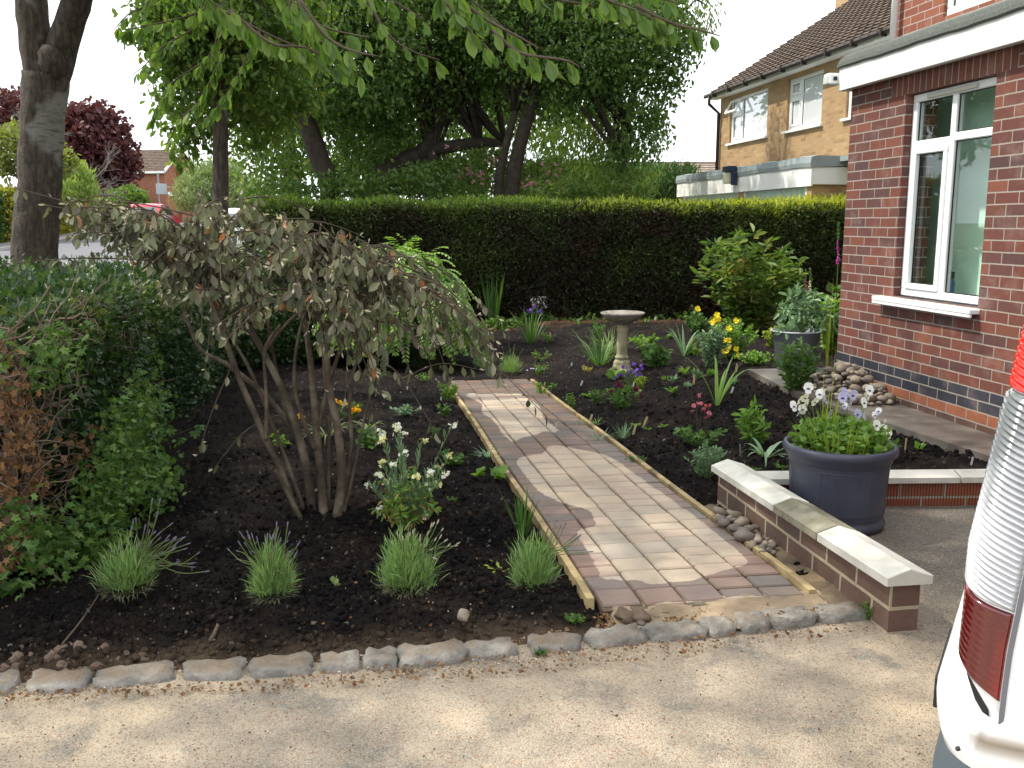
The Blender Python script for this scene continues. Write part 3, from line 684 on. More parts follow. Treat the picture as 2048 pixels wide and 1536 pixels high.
wallbox(mb, TH, 0, 6.5, -.3, WZ1, [(WX0, WX1, WZ0, WZ1)], .26)
mb.box(0, .60, 0, .26, WZ1, 2.53, TH); mb.box(2.02, 6.5, 0, .26, WZ1, 2.53, TH)
mb.box(0, .26, .26, 3.2, -.3, 2.53, TH)                        # return wall facing the back garden
mb.box(WX0 - .003, WX1 + .003, .20, .24, WZ1 - .001, WZ1 + .02, TH)
mb.build('wall', M['brick'], hs, uv=(UVAX, (2.789, 8.0, Z0)))
mb = MB(); mb.box(.60, 2.02, .001, .24, WZ1, 2.53, TH); mb.build('lintel', M['soldier'], hs, uv=(UVAX, (2.789, 8.0, WZ1 - .05)))
wf = window(TH, hs, WX0 + .004, WX1 - .004, WZ0 + .004, WZ1 - .004, [1.315], [[2.02], [2.04]], M['glass'], .056, .055, sash=[(0, 0)])
mb = MB(); mb.box(WX0 + .2, WX1 - .25, .036, .054, WZ1 - .052, WZ1 - .022, TH, bev=.004); mb.build('vent', pm('vent_plastic', [(.45, .44, .40)], bst=0), wf)
mb = MB(); mb.box(.63, 1.85, -.075, .10, .858, .893, TH, bev=.006); mb.box(.63, 1.85, -.072, -.052, .835, .857, TH, bev=.004); mb.build('sill', M['upvc'], hs)
# room behind the window: pale wall and inner sill
mb = MB(); mb.box(.3, 2.6, .50, .54, .2, 2.42, TH); mb.box(.3, 2.6, .27, 1.25, 2.42, 2.47, TH); mb.box(.25, .3, .27, 1.25, .2, 2.42, TH); mb.box(2.6, 2.65, .27, 1.25, .2, 2.42, TH); mb.box(.3, 2.6, .27, 1.25, .2, .25, TH)
mb.build('room', pm('pale_green_plaster', [(.66, .84, .74)], bst=0), hs)
mb = MB(); mb.box(WX0 - .05, WX1 + .05, .27, .55, .85, .89, TH); mb.build('inner_sill', M['white'], hs)
# flat roof
mb = MB(); mb.box(-.035, 6.6, -.105, -.08, 2.518, 2.70, TH, bev=.004); mb.box(-.035, -.01, -.079, 3.3, 2.518, 2.70, TH, bev=.004); mb.build('fascia', M['white'], hs)
mb = MB(); mb.box(-.01, 6.5, -.079, .0, 2.53, 2.55, TH); mb.build('soffit', M['white'], hs)
def felt_edge():
    m = MB(); prof = [(-.115, 2.69), (-.125, 2.705), (-.118, 2.735), (-.10, 2.775), (-.06, 2.80), (.02, 2.80), (.08, 2.77), (3.3, 2.78), (3.3, 2.74), (-.07, 2.701), (-.1, 2.701)]
    n = 70; V = []; k = len(prof)
    for i in range(n + 1):
        x = -.045 + i * 6.6 / n; w = .003 * math.sin(i * .6) + .002 * math.sin(i * 1.7)
        for j, p in enumerate(prof): V.append((x + (.02 if i == 0 and j in (3, 4, 5, 6) else 0), p[0], p[1] + (w if j < 3 else w * .4)))
    Fs = [(i * k + j, (i + 1) * k + j, (i + 1) * k + (j + 1) % k, i * k + (j + 1) % k) for i in range(n) for j in range(k)] + [tuple(range(k)), tuple(n * k + j for j in range(k))[::-1]]
    m.add(TH(np.array(V)), Fs); return m
felt_edge().build('roof', pm('mineral_felt', [(.055, .065, .06), (.12, .13, .12)], 70, .95, 160, .6, .003), hs)
# upper storey set back
UO = 1.15
tx, tz = onwall(TH, 1789, 40, UO)
ux, uz = onwall(TH, 1887, 20, UO); ub = onwall(TH, 1893, 32, UO)[1]
mb = MB(); wallbox(mb, TH, tx, 7, 2.75, 5.4, [(ux, ux + 1.6, ub, ub + 1.25)], .26, UO); mb.box(tx, tx + .26, UO + .26, 7, 2.75, 5.4, TH)
mb.build('upper_wall', M['brick_up'], hs, uv=(UVAX, (2.789, 8.0, Z0)))
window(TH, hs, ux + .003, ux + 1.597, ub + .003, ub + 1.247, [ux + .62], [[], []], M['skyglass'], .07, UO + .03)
mb = MB(); mb.tube([TH(np.array([(tx + .10, UO - .06, z)]))[0] for z in (2.78, 5.4)], .034, 12); mb.build('downpipe', M['white'], hs, smooth=True)
mb = MB()
for s_ in (0, 1):
    mb.add(TH(np.array([(tx - .4, UO - .35, 5.35), (7.4, UO - .35, 5.35), (7.4, 4.6, 7.8), (tx - .4, 4.6, 7.8)])) + np.array([0, 0, -.1 * s_]), [(0, 1, 2, 3)])
mb.build('upper_roof', pm('brown_tile', [(.09, .065, .05), (.14, .10, .075)], 5, .9, 40, .3), hs)
# security light on the roof corner
lx, lz = onwall(TH, 1668, 152, -.14)
l = thing('security_light', 'small white box light fixed to the far end of the flat roof fascia', 'light', TH(np.array([(lx, -.14, 2.6)]))[0])
mb = MB(); T2 = lambda V: TH(np.asarray(V) + np.array([-.085, -.14, 2.62])); mb.box(-.055, .045, -.05, .05, -.045, .045, T2, bev=.012); mb.build('housing', M['upvc'], l)
mb = MB(); mb.box(.046, .056, -.010, .02, -.015, .015, T2); mb.build('bracket', M['dark'], l)
mb = MB(); mb.box(-.045, .035, -.053, -.0505, -.035, .02, T2); mb.build('lens', pm('lens_plastic', [(.5, .52, .5)], rough=.2, bst=0), l)
# ornament and bottle behind the window
TI = TH
def onpl(x, y, z): return TI(np.array([(x, y, z)]))[0]
pp = thing('potted_plant', 'carved brown bulbous vase holding spiky leaves behind the right window pane', 'house plant', onpl(1.56, .38, .89))
mb = MB(); c = onpl(1.56, .38, .89)
mb.lathe([(.05, 0), (.075, .02), (.10, .08), (.115, .15), (.10, .23), (.06, .28), (.05, .30), (.062, .315), (.05, .31), (.02, .28)], 24, c); mb.build('vase', pm('carved_brown', [(.05, .03, .02), (.20, .14, .08)], 30, .6, 60, 1, .01), pp, smooth=True)
mb = MB(); n = 26; P = np.repeat((c + np.array([0, 0, .28]))[None], n, 0); blades(mb, P, rdir(n, .7), .30 * (0.6 + rng.random(n) * .6), .014, .5); mb.build('leaf', leafmat('spiky_leaf', [(.02, .05, .02), (.05, .09, .03)], .1), pp)
fg = thing('figurine', 'small knobbly brown carved figure standing behind the right pane', 'ornament', onpl(1.42, .40, .89))
mb = MB(); c = onpl(1.42, .40, .89)
for i, (dx, dz, r) in enumerate([(0, .05, .05), (.015, .13, .045), (-.01, .21, .05), (.01, .29, .04), (.03, .36, .045), (-.03, .40, .04), (.0, .46, .035)]): mb.blob(c + np.array([dx, dx * .3, dz]), r, i + 3, amp=.5)
mb.build('carving', bpy.data.materials['carved_brown'], fg, smooth=True)
bt = thing('spray_bottle', 'slim dark blue bottle on the sill inside the left casement', 'bottle', onpl(.98, .36, .89)); c = onpl(.98, .36, .89)
mb = MB(); mb.lathe([(.001, 0), (.028, .0), (.03, .02), (.03, .12), (.02, .15)], 16, c); mb.build('bottle_body', pm('blue_plastic', [(.01, .06, .20)], rough=.3, bst=0), bt, smooth=True)
mb = MB(); mb.lathe([(.021, .15), (.023, .16), (.023, .20), (.001, .205)], 16, c); mb.build('cap', M['dark'], bt, smooth=True)

# ---------------------------------------------------------------- yellow brick house
Y0 = np.array([5.27, 24.0]); TY = frame(Y0)
yo = atY(1437, 330, 24.0); TY = frame(yo[:2])
yh = thing('brick_house', 'yellow brick house with brown tiled roof beyond the hedge', 'house', (*yo[:2], .2))
YB = [(.44, .275, .13), (.50, .325, .16), (.38, .235, .115), (.54, .37, .19), (.34, .205, .10)]
M['ybrick'] = brickmat('yellow_brick', YB, (.40, .33, .22), bst=.5, streak=.15)
EZ = 4.62
def yw(px, py, off=0.0): return onwall(TY, px, py, off)
w1a, w1t = yw(1461, 203); w1b, _ = yw(1537, 172); _, w1z = yw(1458, 288)
w2a, w2t = yw(1577, 155); w2b, _ = yw(1648, 134); _, w2z = yw(1570, 262)
w3a, w3t = yw(1697, 120); _, w3z = yw(1693, 235)
zt = (w1t + w2t) / 2; zb = (w1z + w2z) / 2
mb = MB(); wallbox(mb, TY, 0, 16, -.3, EZ, [(w1a, w1b, zb, zt), (w2a, w2b, zb, zt), (w3a, w3a + 2.2, zb, zt)], .3); mb.box(0, .3, .3, 7.5, -.3, EZ, TY)
# gable end
G_ = 3.9; RZ = EZ + G_ * math.tan(R(34))
mb.add(TY(np.array([(0, 0, EZ), (0, 7.8, EZ), (0, 3.9, RZ - .1), (.3, 0, EZ), (.3, 7.8, EZ), (.3, 3.9, RZ - .1)])), [(0, 1, 2), (5, 4, 3), (0, 2, 5, 3), (2, 1, 4, 5)])
mb.build('wall', M['ybrick'], yh, uv=(UVAX, (*yo[:2], 0)))
wd = zt - zb
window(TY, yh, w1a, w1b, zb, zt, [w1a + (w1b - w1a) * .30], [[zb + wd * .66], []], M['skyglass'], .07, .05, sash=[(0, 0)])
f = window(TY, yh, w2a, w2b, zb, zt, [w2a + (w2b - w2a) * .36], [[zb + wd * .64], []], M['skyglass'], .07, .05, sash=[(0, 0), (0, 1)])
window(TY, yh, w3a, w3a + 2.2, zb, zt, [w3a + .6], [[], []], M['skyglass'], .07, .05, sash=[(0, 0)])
# open top light
def tilt(V): 
    V = np.asarray(V, float).copy(); a = R(28); y = V[:, 1] * math.cos(a) - (V[:, 2]) * -math.sin(a); z = V[:, 2] * math.cos(a) - V[:, 1] * math.sin(a)
    return TY(np.stack([V[:, 0] + w1a + .02, y * 1.0 + .0, z + zt - .04], 1))
w_ = (w1b - w1a) * .30; h_ = wd * .33
mb = MB()
for q in ((0, w_, 0, .035, -h_, -h_ + .05), (0, w_, 0, .035, -.05, 0), (0, .05, 0, .035, -h_ + .05, -.05), (w_ - .05, w_, 0, .035, -h_ + .05, -.05)): mb.box(*q, tilt)
mb.build('open_casement', M['upvc'], yh)
for (a, b) in ((w1a, w1b), (w2a, w2b), (w3a, w3a + 2.2)):
    mb = MB(); mb.box(a - .08, b + .08, -.06, .08, zb - .05, zb - .005, TY); mb.build('sill', M['white'], yh)
# roof: courses of concrete tiles, lapped
def tiled(T, x0, x1, ye, ze, yr, zr, nc, tw=.30, th=.03):
    m = MB(); L = math.hypot(yr - ye, zr - ze); d = np.array([(yr - ye) / L, (zr - ze) / L]); nrm = np.array([-d[1], d[0]])
    nx = int((x1 - x0) / (tw / 6)); xs = np.linspace(x0, x1, nx + 1); ph = (xs - x0) / tw * 2 * np.pi
    rip = .014 * np.maximum(np.cos(ph), -.2)
    for c in range(nc):
        a0, a1 = L * c / nc, L * (c + 1) / nc; r = rng.random()
        rows = []
        for (a, h) in ((a0, .0), (a0, th + .012), (a1 + .01, .004)):
            p = np.array([ye, ze]) + d * a; hh = h + rip * (h > 0)
            rows.append(np.stack([xs, p[0] + nrm[0] * hh, p[1] + nrm[1] * hh], 1))
        V = T(np.concatenate(rows)); k = nx + 1
        Fs = np.array([(q * k + i, q * k + i + 1, (q + 1) * k + i + 1, (q + 1) * k + i) for q in range(2) for i in range(nx)])
        m.add(V, Fs, rnd=np.repeat(.3 + .4 * r, len(V)))
    return m
M['tile'] = pm('concrete_tile', [(.055, .040, .031), (.095, .070, .053), (.135, .10, .078)], 3, .95, 30, .4, .01)
m_ = tiled(TY, -.28, 16, -.32, EZ - .10, G_, RZ, 24, .27)
m_.box(-.22, 16, G_ - .1, G_ + .1, RZ - .02, RZ + .09, TY)
m_.build('roof', M['tile'], yh)
m_ = MB(); m_.add(TY(np.array([(-.28, G_, RZ), (16, G_, RZ), (16, 8.1, EZ - .1), (-.28, 8.1, EZ - .1)])), [(0, 1, 2, 3)]); m_.build('rear_roof', M['tile'], yh)
mb = MB(); mb.box(-.2, 16, -.24, -.22, EZ - .16, EZ - .02, TY); mb.box(-.2, 16, -.219, 0, EZ - .155, EZ - .13, TY); mb.build('fascia', M['white'], yh)
mb = MB()
gp = [(-.33, EZ - .03), (-.35, EZ - .08), (-.31, EZ - .125), (-.26, EZ - .08), (-.25, EZ - .03)]
for i in range(len(gp) - 1): 
    a, b = gp[i], gp[i + 1]; mb.add(TY(np.array([(-.3, a[0], a[1]), (16, a[0], a[1]), (16, b[0], b[1]), (-.3, b[0], b[1])])), [(0, 1, 2, 3)])
for x in np.arange(.3, 15, .95): mb.box(x, x + .05, -.36, -.25, EZ - .15, EZ - .02, TY)
dp = [TY(np.array([q]))[0] for q in ((.0, -.3, EZ - .1), (.0, -.3, EZ - .28), (.05, -.06, EZ - .5), (.05, -.06, .2))]
mb.build('gutter', M['brownplastic'], yh)
mb = MB(); mb.tube(dp, .042, 10); mb.build('downpipe', M['brownplastic'], yh, smooth=True)
mb = MB(); x_, z_ = onwall(TY, 1700, 2, G_); 
mb.box(x_ - .1, x_ + .7, G_ - .35, G_ + .35, RZ - .5, RZ + .42, TY); mb.build('chimney', M['ybrick'], yh, uv=(UVAX, (*yo[:2], 0)))
# garage
go = atY(1357, 372, 22.3); gx0 = go[:2]; TG = frame(gx0)
gr = thing('garage', 'flat roofed garage with white fascia and pale green doors in front of the yellow house', 'garage', (*gx0, .2))
xr, zr_ = onwall(TG, 1627, 303, 0); GT = 2.53; xm, _ = onwall(TG, 1480, 340, 0); xe, _ = onwall(TG, 1612, 340, 0)
xd0, _ = onwall(TG, 1372, 390, .1)
mb = MB(); mb.box(-.05, xr, -.02, .02, GT - .48, GT - .17, TG, bev=.004); mb.box(xr - .04, xr, .021, 2.2, GT - .45, GT - .17, TG); mb.box(-.05, -.01, .021, 2.2, GT - .45, GT - .17, TG); mb.build('fascia', M['white'], gr)
mb = MB(); n = 14; V = []
prof = [(-.04, GT - .17), (-.05, GT - .10), (-.03, GT), (.08, GT + .02), (2.2, GT), (2.2, GT - .1), (.0, GT - .165)]; k = len(prof)
for i in range(n + 1):
    x = -.07 + (xr + .09) * i / n; V += [(x, p[0], p[1] + .01 * math.sin(i * 2.1)) for p in prof]
mb.add(TG(np.array(V)), [(i * k + j, (i + 1) * k + j, (i + 1) * k + (j + 1) % k, i * k + (j + 1) % k) for i in range(n) for j in range(k)] + [tuple(range(k)), tuple(n * k + j for j in range(k))[::-1]])
mb.build('roof', pm('grey_felt', [(.20, .24, .25), (.28, .32, .33)], 3, .85, 50, .3), gr)
mb = MB(); mb.box(.02, xd0, .03, .28, -.3, GT - .2, TG); mb.box(xm - .12, xm + .12, .03, .28, -.3, GT - .2, TG); mb.box(xe, xr - .05, .03, 1.2, -.3, GT - .2, TG); mb.box(.02, .24, .29, 2.1, -.3, GT - .2, TG)
mb.build('wall', M['ybrick'], gr, uv=(UVAX, (*gx0, 0)))
M['gdoor'] = pm('pale_green_paint', [(.45, .58, .50), (.52, .65, .56)], 2, .5, 40, .1)
for (a, b) in ((xd0, xm - .12), (xm + .12, xe)):
    fr_ = MB(); fr_.box(a, a + .07, .04, .12, -.2, GT - .40, TG); fr_.box(b - .07, b, .04, .12, -.2, GT - .40, TG); fr_ = fr_.build('door_frame', M['white'], gr)
    mb = MB(); k = 12
    for i in range(k): mb.box(a + .07 + (b - a - .14) * i / k, a + .07 + (b - a - .14) * (i + .93) / k, .10, .13, -.2, GT - .42, TG, bev=.008)
    mb.build('door', M['gdoor'], gr)
# open porch right of the garage, part of the yellow house
mb = MB(); xp, zp = onwall(TG, 1640, 320, .55); xq, _ = onwall(TG, 1712, 318, .55)
mb.box(xp - .1, xq + 1.5, .45, 2.1, zp - .08, zp, TG); pr = mb.build('porch_roof', bpy.data.materials['grey_felt'], yh)
mb = MB(); mb.tube([TG(np.array([q]))[0] for q in ((xp + .25, .5, zp - .1), (xp + .25, .5, -.2))], .05, 10); mb.build('downpipe', M['dark'], yh)
mb = MB(); a, _ = onwall(TG, 1655, 360, .9); b, _ = onwall(TG, 1684, 360, .9); mb.box(a, b, .9, .94, -.2, zp - .12, TG, bev=.005); mb.box(b + .001, b + .09, .86, .96, -.2, zp - .1, TG); mb.box(a - .6, b + .09, .84, .98, zp - .22, zp - .09, TG)
mb.build('porch_screen', M['gdoor'], yh)
# lamp on garage fascia
xl, zl = onwall(TG, 1463, 350, -.1)
la = thing('wall_lamp', 'box lamp with yellowed cover on the garage fascia', 'lamp', TG(np.array([(xl, -.1, zl)]))[0]); T3 = lambda V: TG(np.asarray(V) * 1.0 + np.array([xl, -.14, zl]))
mb = MB(); mb.box(-.15, .15, -.10, .09, .06, .17, T3, bev=.01); mb.box(.11, .17, -.02, .10, -.20, .059, T3, bev=.01); mb.build('cap', pm('navy_plastic', [(.02, .03, .06)], bst=0, rough=.4), la)
mb = MB(); mb.box(-.13, .10, -.08, .05, -.17, .058, T3, bev=.02); mb.build('cover', pm('yellowed_plastic', [(.5, .5, .36)], bst=0, rough=.3), la)

# ---------------------------------------------------------------- far houses
def simple_window(T, par, x0, x1, z0, z1, split=.6, glass=None):
    return window(T, par, x0, x1, z0, z1, [x0 + (x1 - x0) * split], [[], [z0 + (z1 - z0) * .65]], glass or M['darkglass'], .09, .04)
M['fbrick'] = brickmat('far_red_brick', [(.32, .115, .065), (.38, .15, .08), (.27, .09, .05)], (.34, .22, .15), bst=.2)
DF = 92.0
def FP(px, py, Y=DF): return atY(px, py, Y)
# far house at the end of the road: ridge runs across the picture, gable to the right
ro = FP(328, 340); TF = lambda V: np.asarray(V, float) @ np.array([[.985, .17, 0], [-.17, .985, 0], [0, 0, 1]]).T[:3] * 1.0 + np.array([ro[0], ro[1], 0])
_a = R(-15); 
def TF(V):
    V = np.asarray(V, float); c, s = math.cos(_a), math.sin(_a); return np.stack([ro[0] + V[:, 0] * c - V[:, 1] * s, ro[1] + V[:, 0] * s + V[:, 1] * c, V[:, 2]], 1)
ez = ro[2]; rz = FP(355, 294)[2]; bz = .8
fh = thing('brick_house', 'red brick house with brown roof and white gable boards at the end of the road', 'house', (ro[0], ro[1], bz))
HW = 7.0; GD = 5.4
mb = MB(); mb.box(-9, 0, 0, .3, bz, ez, TF); mb.box(-.3, 0, .3, GD, bz, ez, TF)
mb.add(TF(np.array([(0, 0, ez), (0, GD, ez), (0, GD / 2, rz - .1), (-.3, 0, ez), (-.3, GD, ez), (-.3, GD / 2, rz - .1)])), [(0, 1, 2), (3, 5, 4), (0, 2, 5, 3), (1, 4, 5, 2)])
mb.build('wall', M['fbrick'], fh, uv=((1, 0, 0), (0, 0, 0)))
tl = tiled(TF, -9.2, .35, -.4, ez - .15, GD / 2, rz, 14, .34); tl.build('roof', M['tile'], fh)
mb = MB(); mb.add(TF(np.array([(-9.2, GD / 2, rz), (.35, GD / 2, rz), (.35, GD + .4, ez - .15), (-9.2, GD + .4, ez - .15)])), [(0, 1, 2, 3)]); mb.build('rear_roof', M['tile'], fh)
mb = MB()
for (y0, z0, y1, z1) in ((-.42, ez - .3, GD / 2, rz - .12), (GD + .42, ez - .3, GD / 2, rz - .12)):
    mb.add(TF(np.array([(.36, y0, z0), (.36, y1, z1), (.36, y1, z1 + .32), (.36, y0, z0 + .32), (.30, y0, z0), (.30, y1, z1), (.30, y1, z1 + .32), (.30, y0, z0 + .32)])), [(0, 1, 2, 3), (7, 6, 5, 4), (3, 2, 6, 7), (0, 4, 5, 1)])
mb.box(-9.1, .3, -.46, -.4, ez - .32, ez - .12, TF); mb.build('bargeboard', M['white'], fh)
mb = MB(); mb.box(0.01, .35, 2.0, 2.7, bz, rz - 1.2, TF); mb.build('chimney_breast', M['fbrick'], fh, uv=((1, 0, 0), (0, 0, 0)))
mb = MB(); mb.box(.02, .12, .3, GD - .2, ez - 2.4, ez - 2.05, TF); mb.build('string_band', M['white'], fh)
simple_window(TF, fh, -3.4 - 1.2, -.55, ez - 1.9, ez - .35, .62, M['darkglass']) 
pl = FP(342, 398, DF - 6)
# its single storey wing with a low tiled roof
mb = MB(); px0 = -9; 
V = [(-9.5, -.5, ez - .9), (-4.2, -.5, ez - .9), (1.2, -5.0, ez - 3.6), (-8.4, -5.6, ez - 3.2)]
mb.add(TF(np.array(V + [(v[0], v[1], v[2] - .25) for v in V])), [(0, 3, 2, 1), (4, 5, 6, 7), (3, 7, 6, 2), (2, 6, 5, 1), (0, 4, 7, 3)])
mb.build('wing_roof', pm('dark_tile', [(.05, .045, .045), (.09, .08, .075)], 2, .9, 6, .5, .05), fh)
mb = MB(); mb.box(-8, .6, -4.9, -4.6, bz, ez - 3.7, TF); mb.build('wing_wall', M['fbrick'], fh, uv=((1, 0, 0), (0, 0, 0)))
simple_window(TF, fh, -2.2, .1, bz + .4, ez - 3.9)
for o in [c for c in fh.children if c.name.startswith('window')][-1:]:
    o.location = (0, 0, 0)
    off = fh.matrix_world
    o.location = (-math.sin(_a) * -5.0, math.cos(_a) * -5.0, 0)
# roof far beyond the conifers
rq = atY(1305, 325, 40); rr_ = atY(1430, 345, 40)
bh = thing('bungalow', 'low brown tiled roof showing above the conifers left of the garage', 'house', (rq[0] + 3, 40, .6))
TB = lambda V: np.asarray(V, float) + np.array([rq[0] - 2, 40, 0])
tl = tiled(TB, 0, 9, -2.0, rr_[2] - .9, 1.5, rq[2] + .05, 12, .32); tl.box(0, 9, 1.4, 1.6, rq[2], rq[2] + .12, TB); tl.build('roof', pm('weathered_tile', [(.18, .14, .11), (.27, .22, .18)], 3, .95, 30, .4), bh)
mb = MB(); mb.box(.3, 8.7, -1.6, 1.3, .2, rr_[2] - .85, TB); mb.build('wall', M['fbrick'], bh, uv=((1, 0, 0), (0, 0, 0)))
# ================================================================ VEGETATION
LM = {}
def lm(name, cols, **k):
    LM[name] = leafmat(name, cols, **k); return LM[name]
lm('cherry_leaf', [(.068, .135, .022), (.11, .195, .034), (.165, .245, .048), (.055, .11, .022)], trans=.48, rough=.42, spec=.4)
lm('dark_leaf', [(.030, .070, .016), (.056, .115, .022), (.105, .17, .032), (.03, .07, .02)], trans=.38, rough=.45, spec=.4)
lm('mid_leaf', [(.045, .095, .018), (.078, .145, .028), (.125, .19, .040), (.18, .19, .04)], trans=.42, rough=.5)
lm('conifer', [(.035, .085, .022), (.06, .13, .03), (.09, .17, .045)], trans=.15, rough=.6)
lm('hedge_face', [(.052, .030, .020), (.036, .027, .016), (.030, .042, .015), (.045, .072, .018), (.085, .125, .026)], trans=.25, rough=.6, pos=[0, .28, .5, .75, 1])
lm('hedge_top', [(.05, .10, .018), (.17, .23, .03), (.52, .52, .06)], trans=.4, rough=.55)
lm('front_hedge', [(.014, .036, .013), (.026, .060, .018), (.05, .10, .028), (.12, .16, .04)], trans=.25, rough=.4, spec=.45, pos=[0, .4, .8, 1])
lm('dead_leaf', [(.13, .06, .03), (.20, .10, .045), (.27, .15, .07), (.09, .05, .03)], trans=.25, rough=.7)
lm('copper', [(.045, .012, .018), (.075, .02, .025), (.11, .035, .035)], trans=.25, rough=.5)
lm('golden', [(.22, .22, .03), (.36, .33, .05), (.13, .16, .025)], trans=.25, rough=.6)
lm('fresh', [(.14, .22, .05), (.20, .28, .07), (.26, .33, .10)], trans=.35, rough=.55)
lm('willow', [(.13, .18, .07), (.18, .24, .10), (.25, .30, .14)], trans=.3, rough=.6)
lm('greygreen', [(.105, .12, .06), (.155, .17, .09), (.22, .225, .13), (.14, .12, .09), (.07, .085, .05), (.31, .30, .20)], trans=.2, rough=.62, spec=.3, tcol=1.1, pos=[0, .25, .45, .65, .85, 1])
lm('mahonia', [(.09, .20, .03), (.16, .30, .05), (.25, .38, .07), (.08, .18, .035)], trans=.3, rough=.33, spec=.5)
lm('bright', [(.09, .19, .03), (.14, .26, .045), (.19, .31, .06)], trans=.35, rough=.45)
lm('plantgreen', [(.045, .11, .025), (.075, .16, .035), (.11, .20, .045)], trans=.3, rough=.45)
lm('bluegreen', [(.10, .19, .10), (.16, .26, .15), (.22, .32, .20)], trans=.25, rough=.5)
lm('lavender_leaf', [(.13, .24, .07), (.20, .33, .10), (.28, .40, .16), (.15, .20, .11)], trans=.3, rough=.6)
lm('lime', [(.22, .30, .03), (.32, .38, .05)], trans=.35, rough=.5)
lm('yellowing', [(.36, .31, .09), (.28, .20, .07), (.26, .28, .08)], trans=.35, rough=.6)
def fm(name, c, tr=.35): return leafmat(name, [c, tuple(min(1, x * 1.15) for x in c)], trans=tr, rough=.6, tcol=1.05)
FM = {k: fm(k + '_petal', v) for k, v in dict(white=(.80, .80, .74), cream=(.78, .75, .42), yellow=(.80, .62, .02), orange=(.75, .42, .01), purple=(.13, .05, .40), burgundy=(.16, .015, .06), pink=(.62, .17, .26), magenta=(.50, .08, .42), lilac=(.52, .50, .80), pansywhite=(.80, .80, .86), bud=(.20, .17, .26), palebud=(.50, .45, .36)).items()}
def inball(n, surf=.5):
    v = rdir(n); r = rng.random(n) ** (1 / 3.); r = surf * (r ** .35) + (1 - surf) * r; return v * r[:, None]
def crown(mb, blobs, nclu, per, cr, ls, T=OVAL, down=.5, surf=.55, jit=.35, keep=None):
    """blobs: (centre xyz, radii xyz, weight). Leaves hang in loose clusters so light passes between them."""
    w = np.array([b[2] for b in blobs], float); w /= w.sum(); cnt = rng.multinomial(nclu, w)
    P = np.concatenate([np.asarray(b[0]) + inball(k, surf) * np.asarray(b[1]) for b, k in zip(blobs, cnt) if k])
    n = len(P); off = rdir(n * per) * (rng.random((n * per, 1)) ** .5) * cr; Q = np.repeat(P, per, 0) + off * np.array([1, 1, .75])
    if keep is not None: Q = Q[keep(Q)]
    m = len(Q); D = rdir(m) * .8 + np.array([0, 0, -down]); Nn = rdir(m, .8)
    s = ls * (.6 + .7 * rng.random(m)); clr = np.clip(np.repeat(rng.random(n), per)[:m] * .5 + rng.random(m) * .5, 0, 1)
    leaves(mb, Q, D, Nn, s, T, rnd=clr); return P
def pxblob(px, py, Y, rx, ry, ryd=None, w=None):
    c = atY(px, py, Y); k = Y / F; return (c, (rx * k, (ryd if ryd is not None else rx * k * .7), ry * k), (w or rx * ry))
def limb(mb, pts, r0, r1, n=8, jit=.03, rs=None):
    pts = [np.asarray(p, float) for p in pts]; out = []; 
    for i in range(len(pts) - 1):
        for t in (0, .33, .66): out.append(pts[i] * (1 - t) + pts[i + 1] * t + (rng.normal(size=3) * jit * (i + t > 0)))
    out.append(pts[-1]); k = len(out); mb.tube(out, [r0 + (r1 - r0) * i / (k - 1) for i in range(k)], n, wob=.12); return out
def smoothpath(pts, n):
    pts = np.asarray(pts, float); m = len(pts); t = np.linspace(0, m - 1, n); out = []
    for q in t:
        i = min(int(q), m - 2); f = q - i; p0 = pts[max(i - 1, 0)]; p1 = pts[i]; p2 = pts[i + 1]; p3 = pts[min(i + 2, m - 1)]
        out.append(.5 * ((2 * p1) + (-p0 + p2) * f + (2 * p0 - 5 * p1 + 4 * p2 - p3) * f * f + (-p0 + 3 * p1 - 3 * p2 + p3) * f ** 3))
    return np.array(out)
# ---- cherry tree at the left: trunk, fork, limbs above the picture, hanging sprays
CY = 9.5
c0 = atY(66, 560, CY); c0[2] = -.3
ct = thing('cherry_tree', 'cherry tree with forked grey trunk at the far left, sprays hanging overhead', 'tree', c0)
mb = MB()
def spline_tube(mb, pts, rad, n=14, seg=18, wob=.08):
    S = smoothpath(pts, seg); r = np.interp(np.linspace(0, 1, seg), np.linspace(0, 1, len(rad)), rad); mb.tube(S, r, n, wob=wob)
base = [c0, atY(70, 520, CY), atY(78, 400, CY), atY(84, 260, CY), atY(92, 150, CY)]
spline_tube(mb, base, [.27, .215, .205, .20, .215], 20, 26, .10)
lL = [atY(88, 190, CY), atY(72, 90, CY), atY(62, 0, CY), atY(50, -130, CY), atY(60, -420, CY - .4)]
lR = [atY(98, 190, CY), atY(120, 110, CY), atY(148, 20, CY - .1), atY(185, -80, CY - .4), atY(330, -330, CY - 1.5)]
spline_tube(mb, lL, [.15, .15, .145, .13, .09], 16, 18); spline_tube(mb, lR, [.15, .145, .135, .12, .08], 16, 18)
mb.blob(atY(100, 125, CY - .12), .12, 3, amp=.5, flat=1.4)
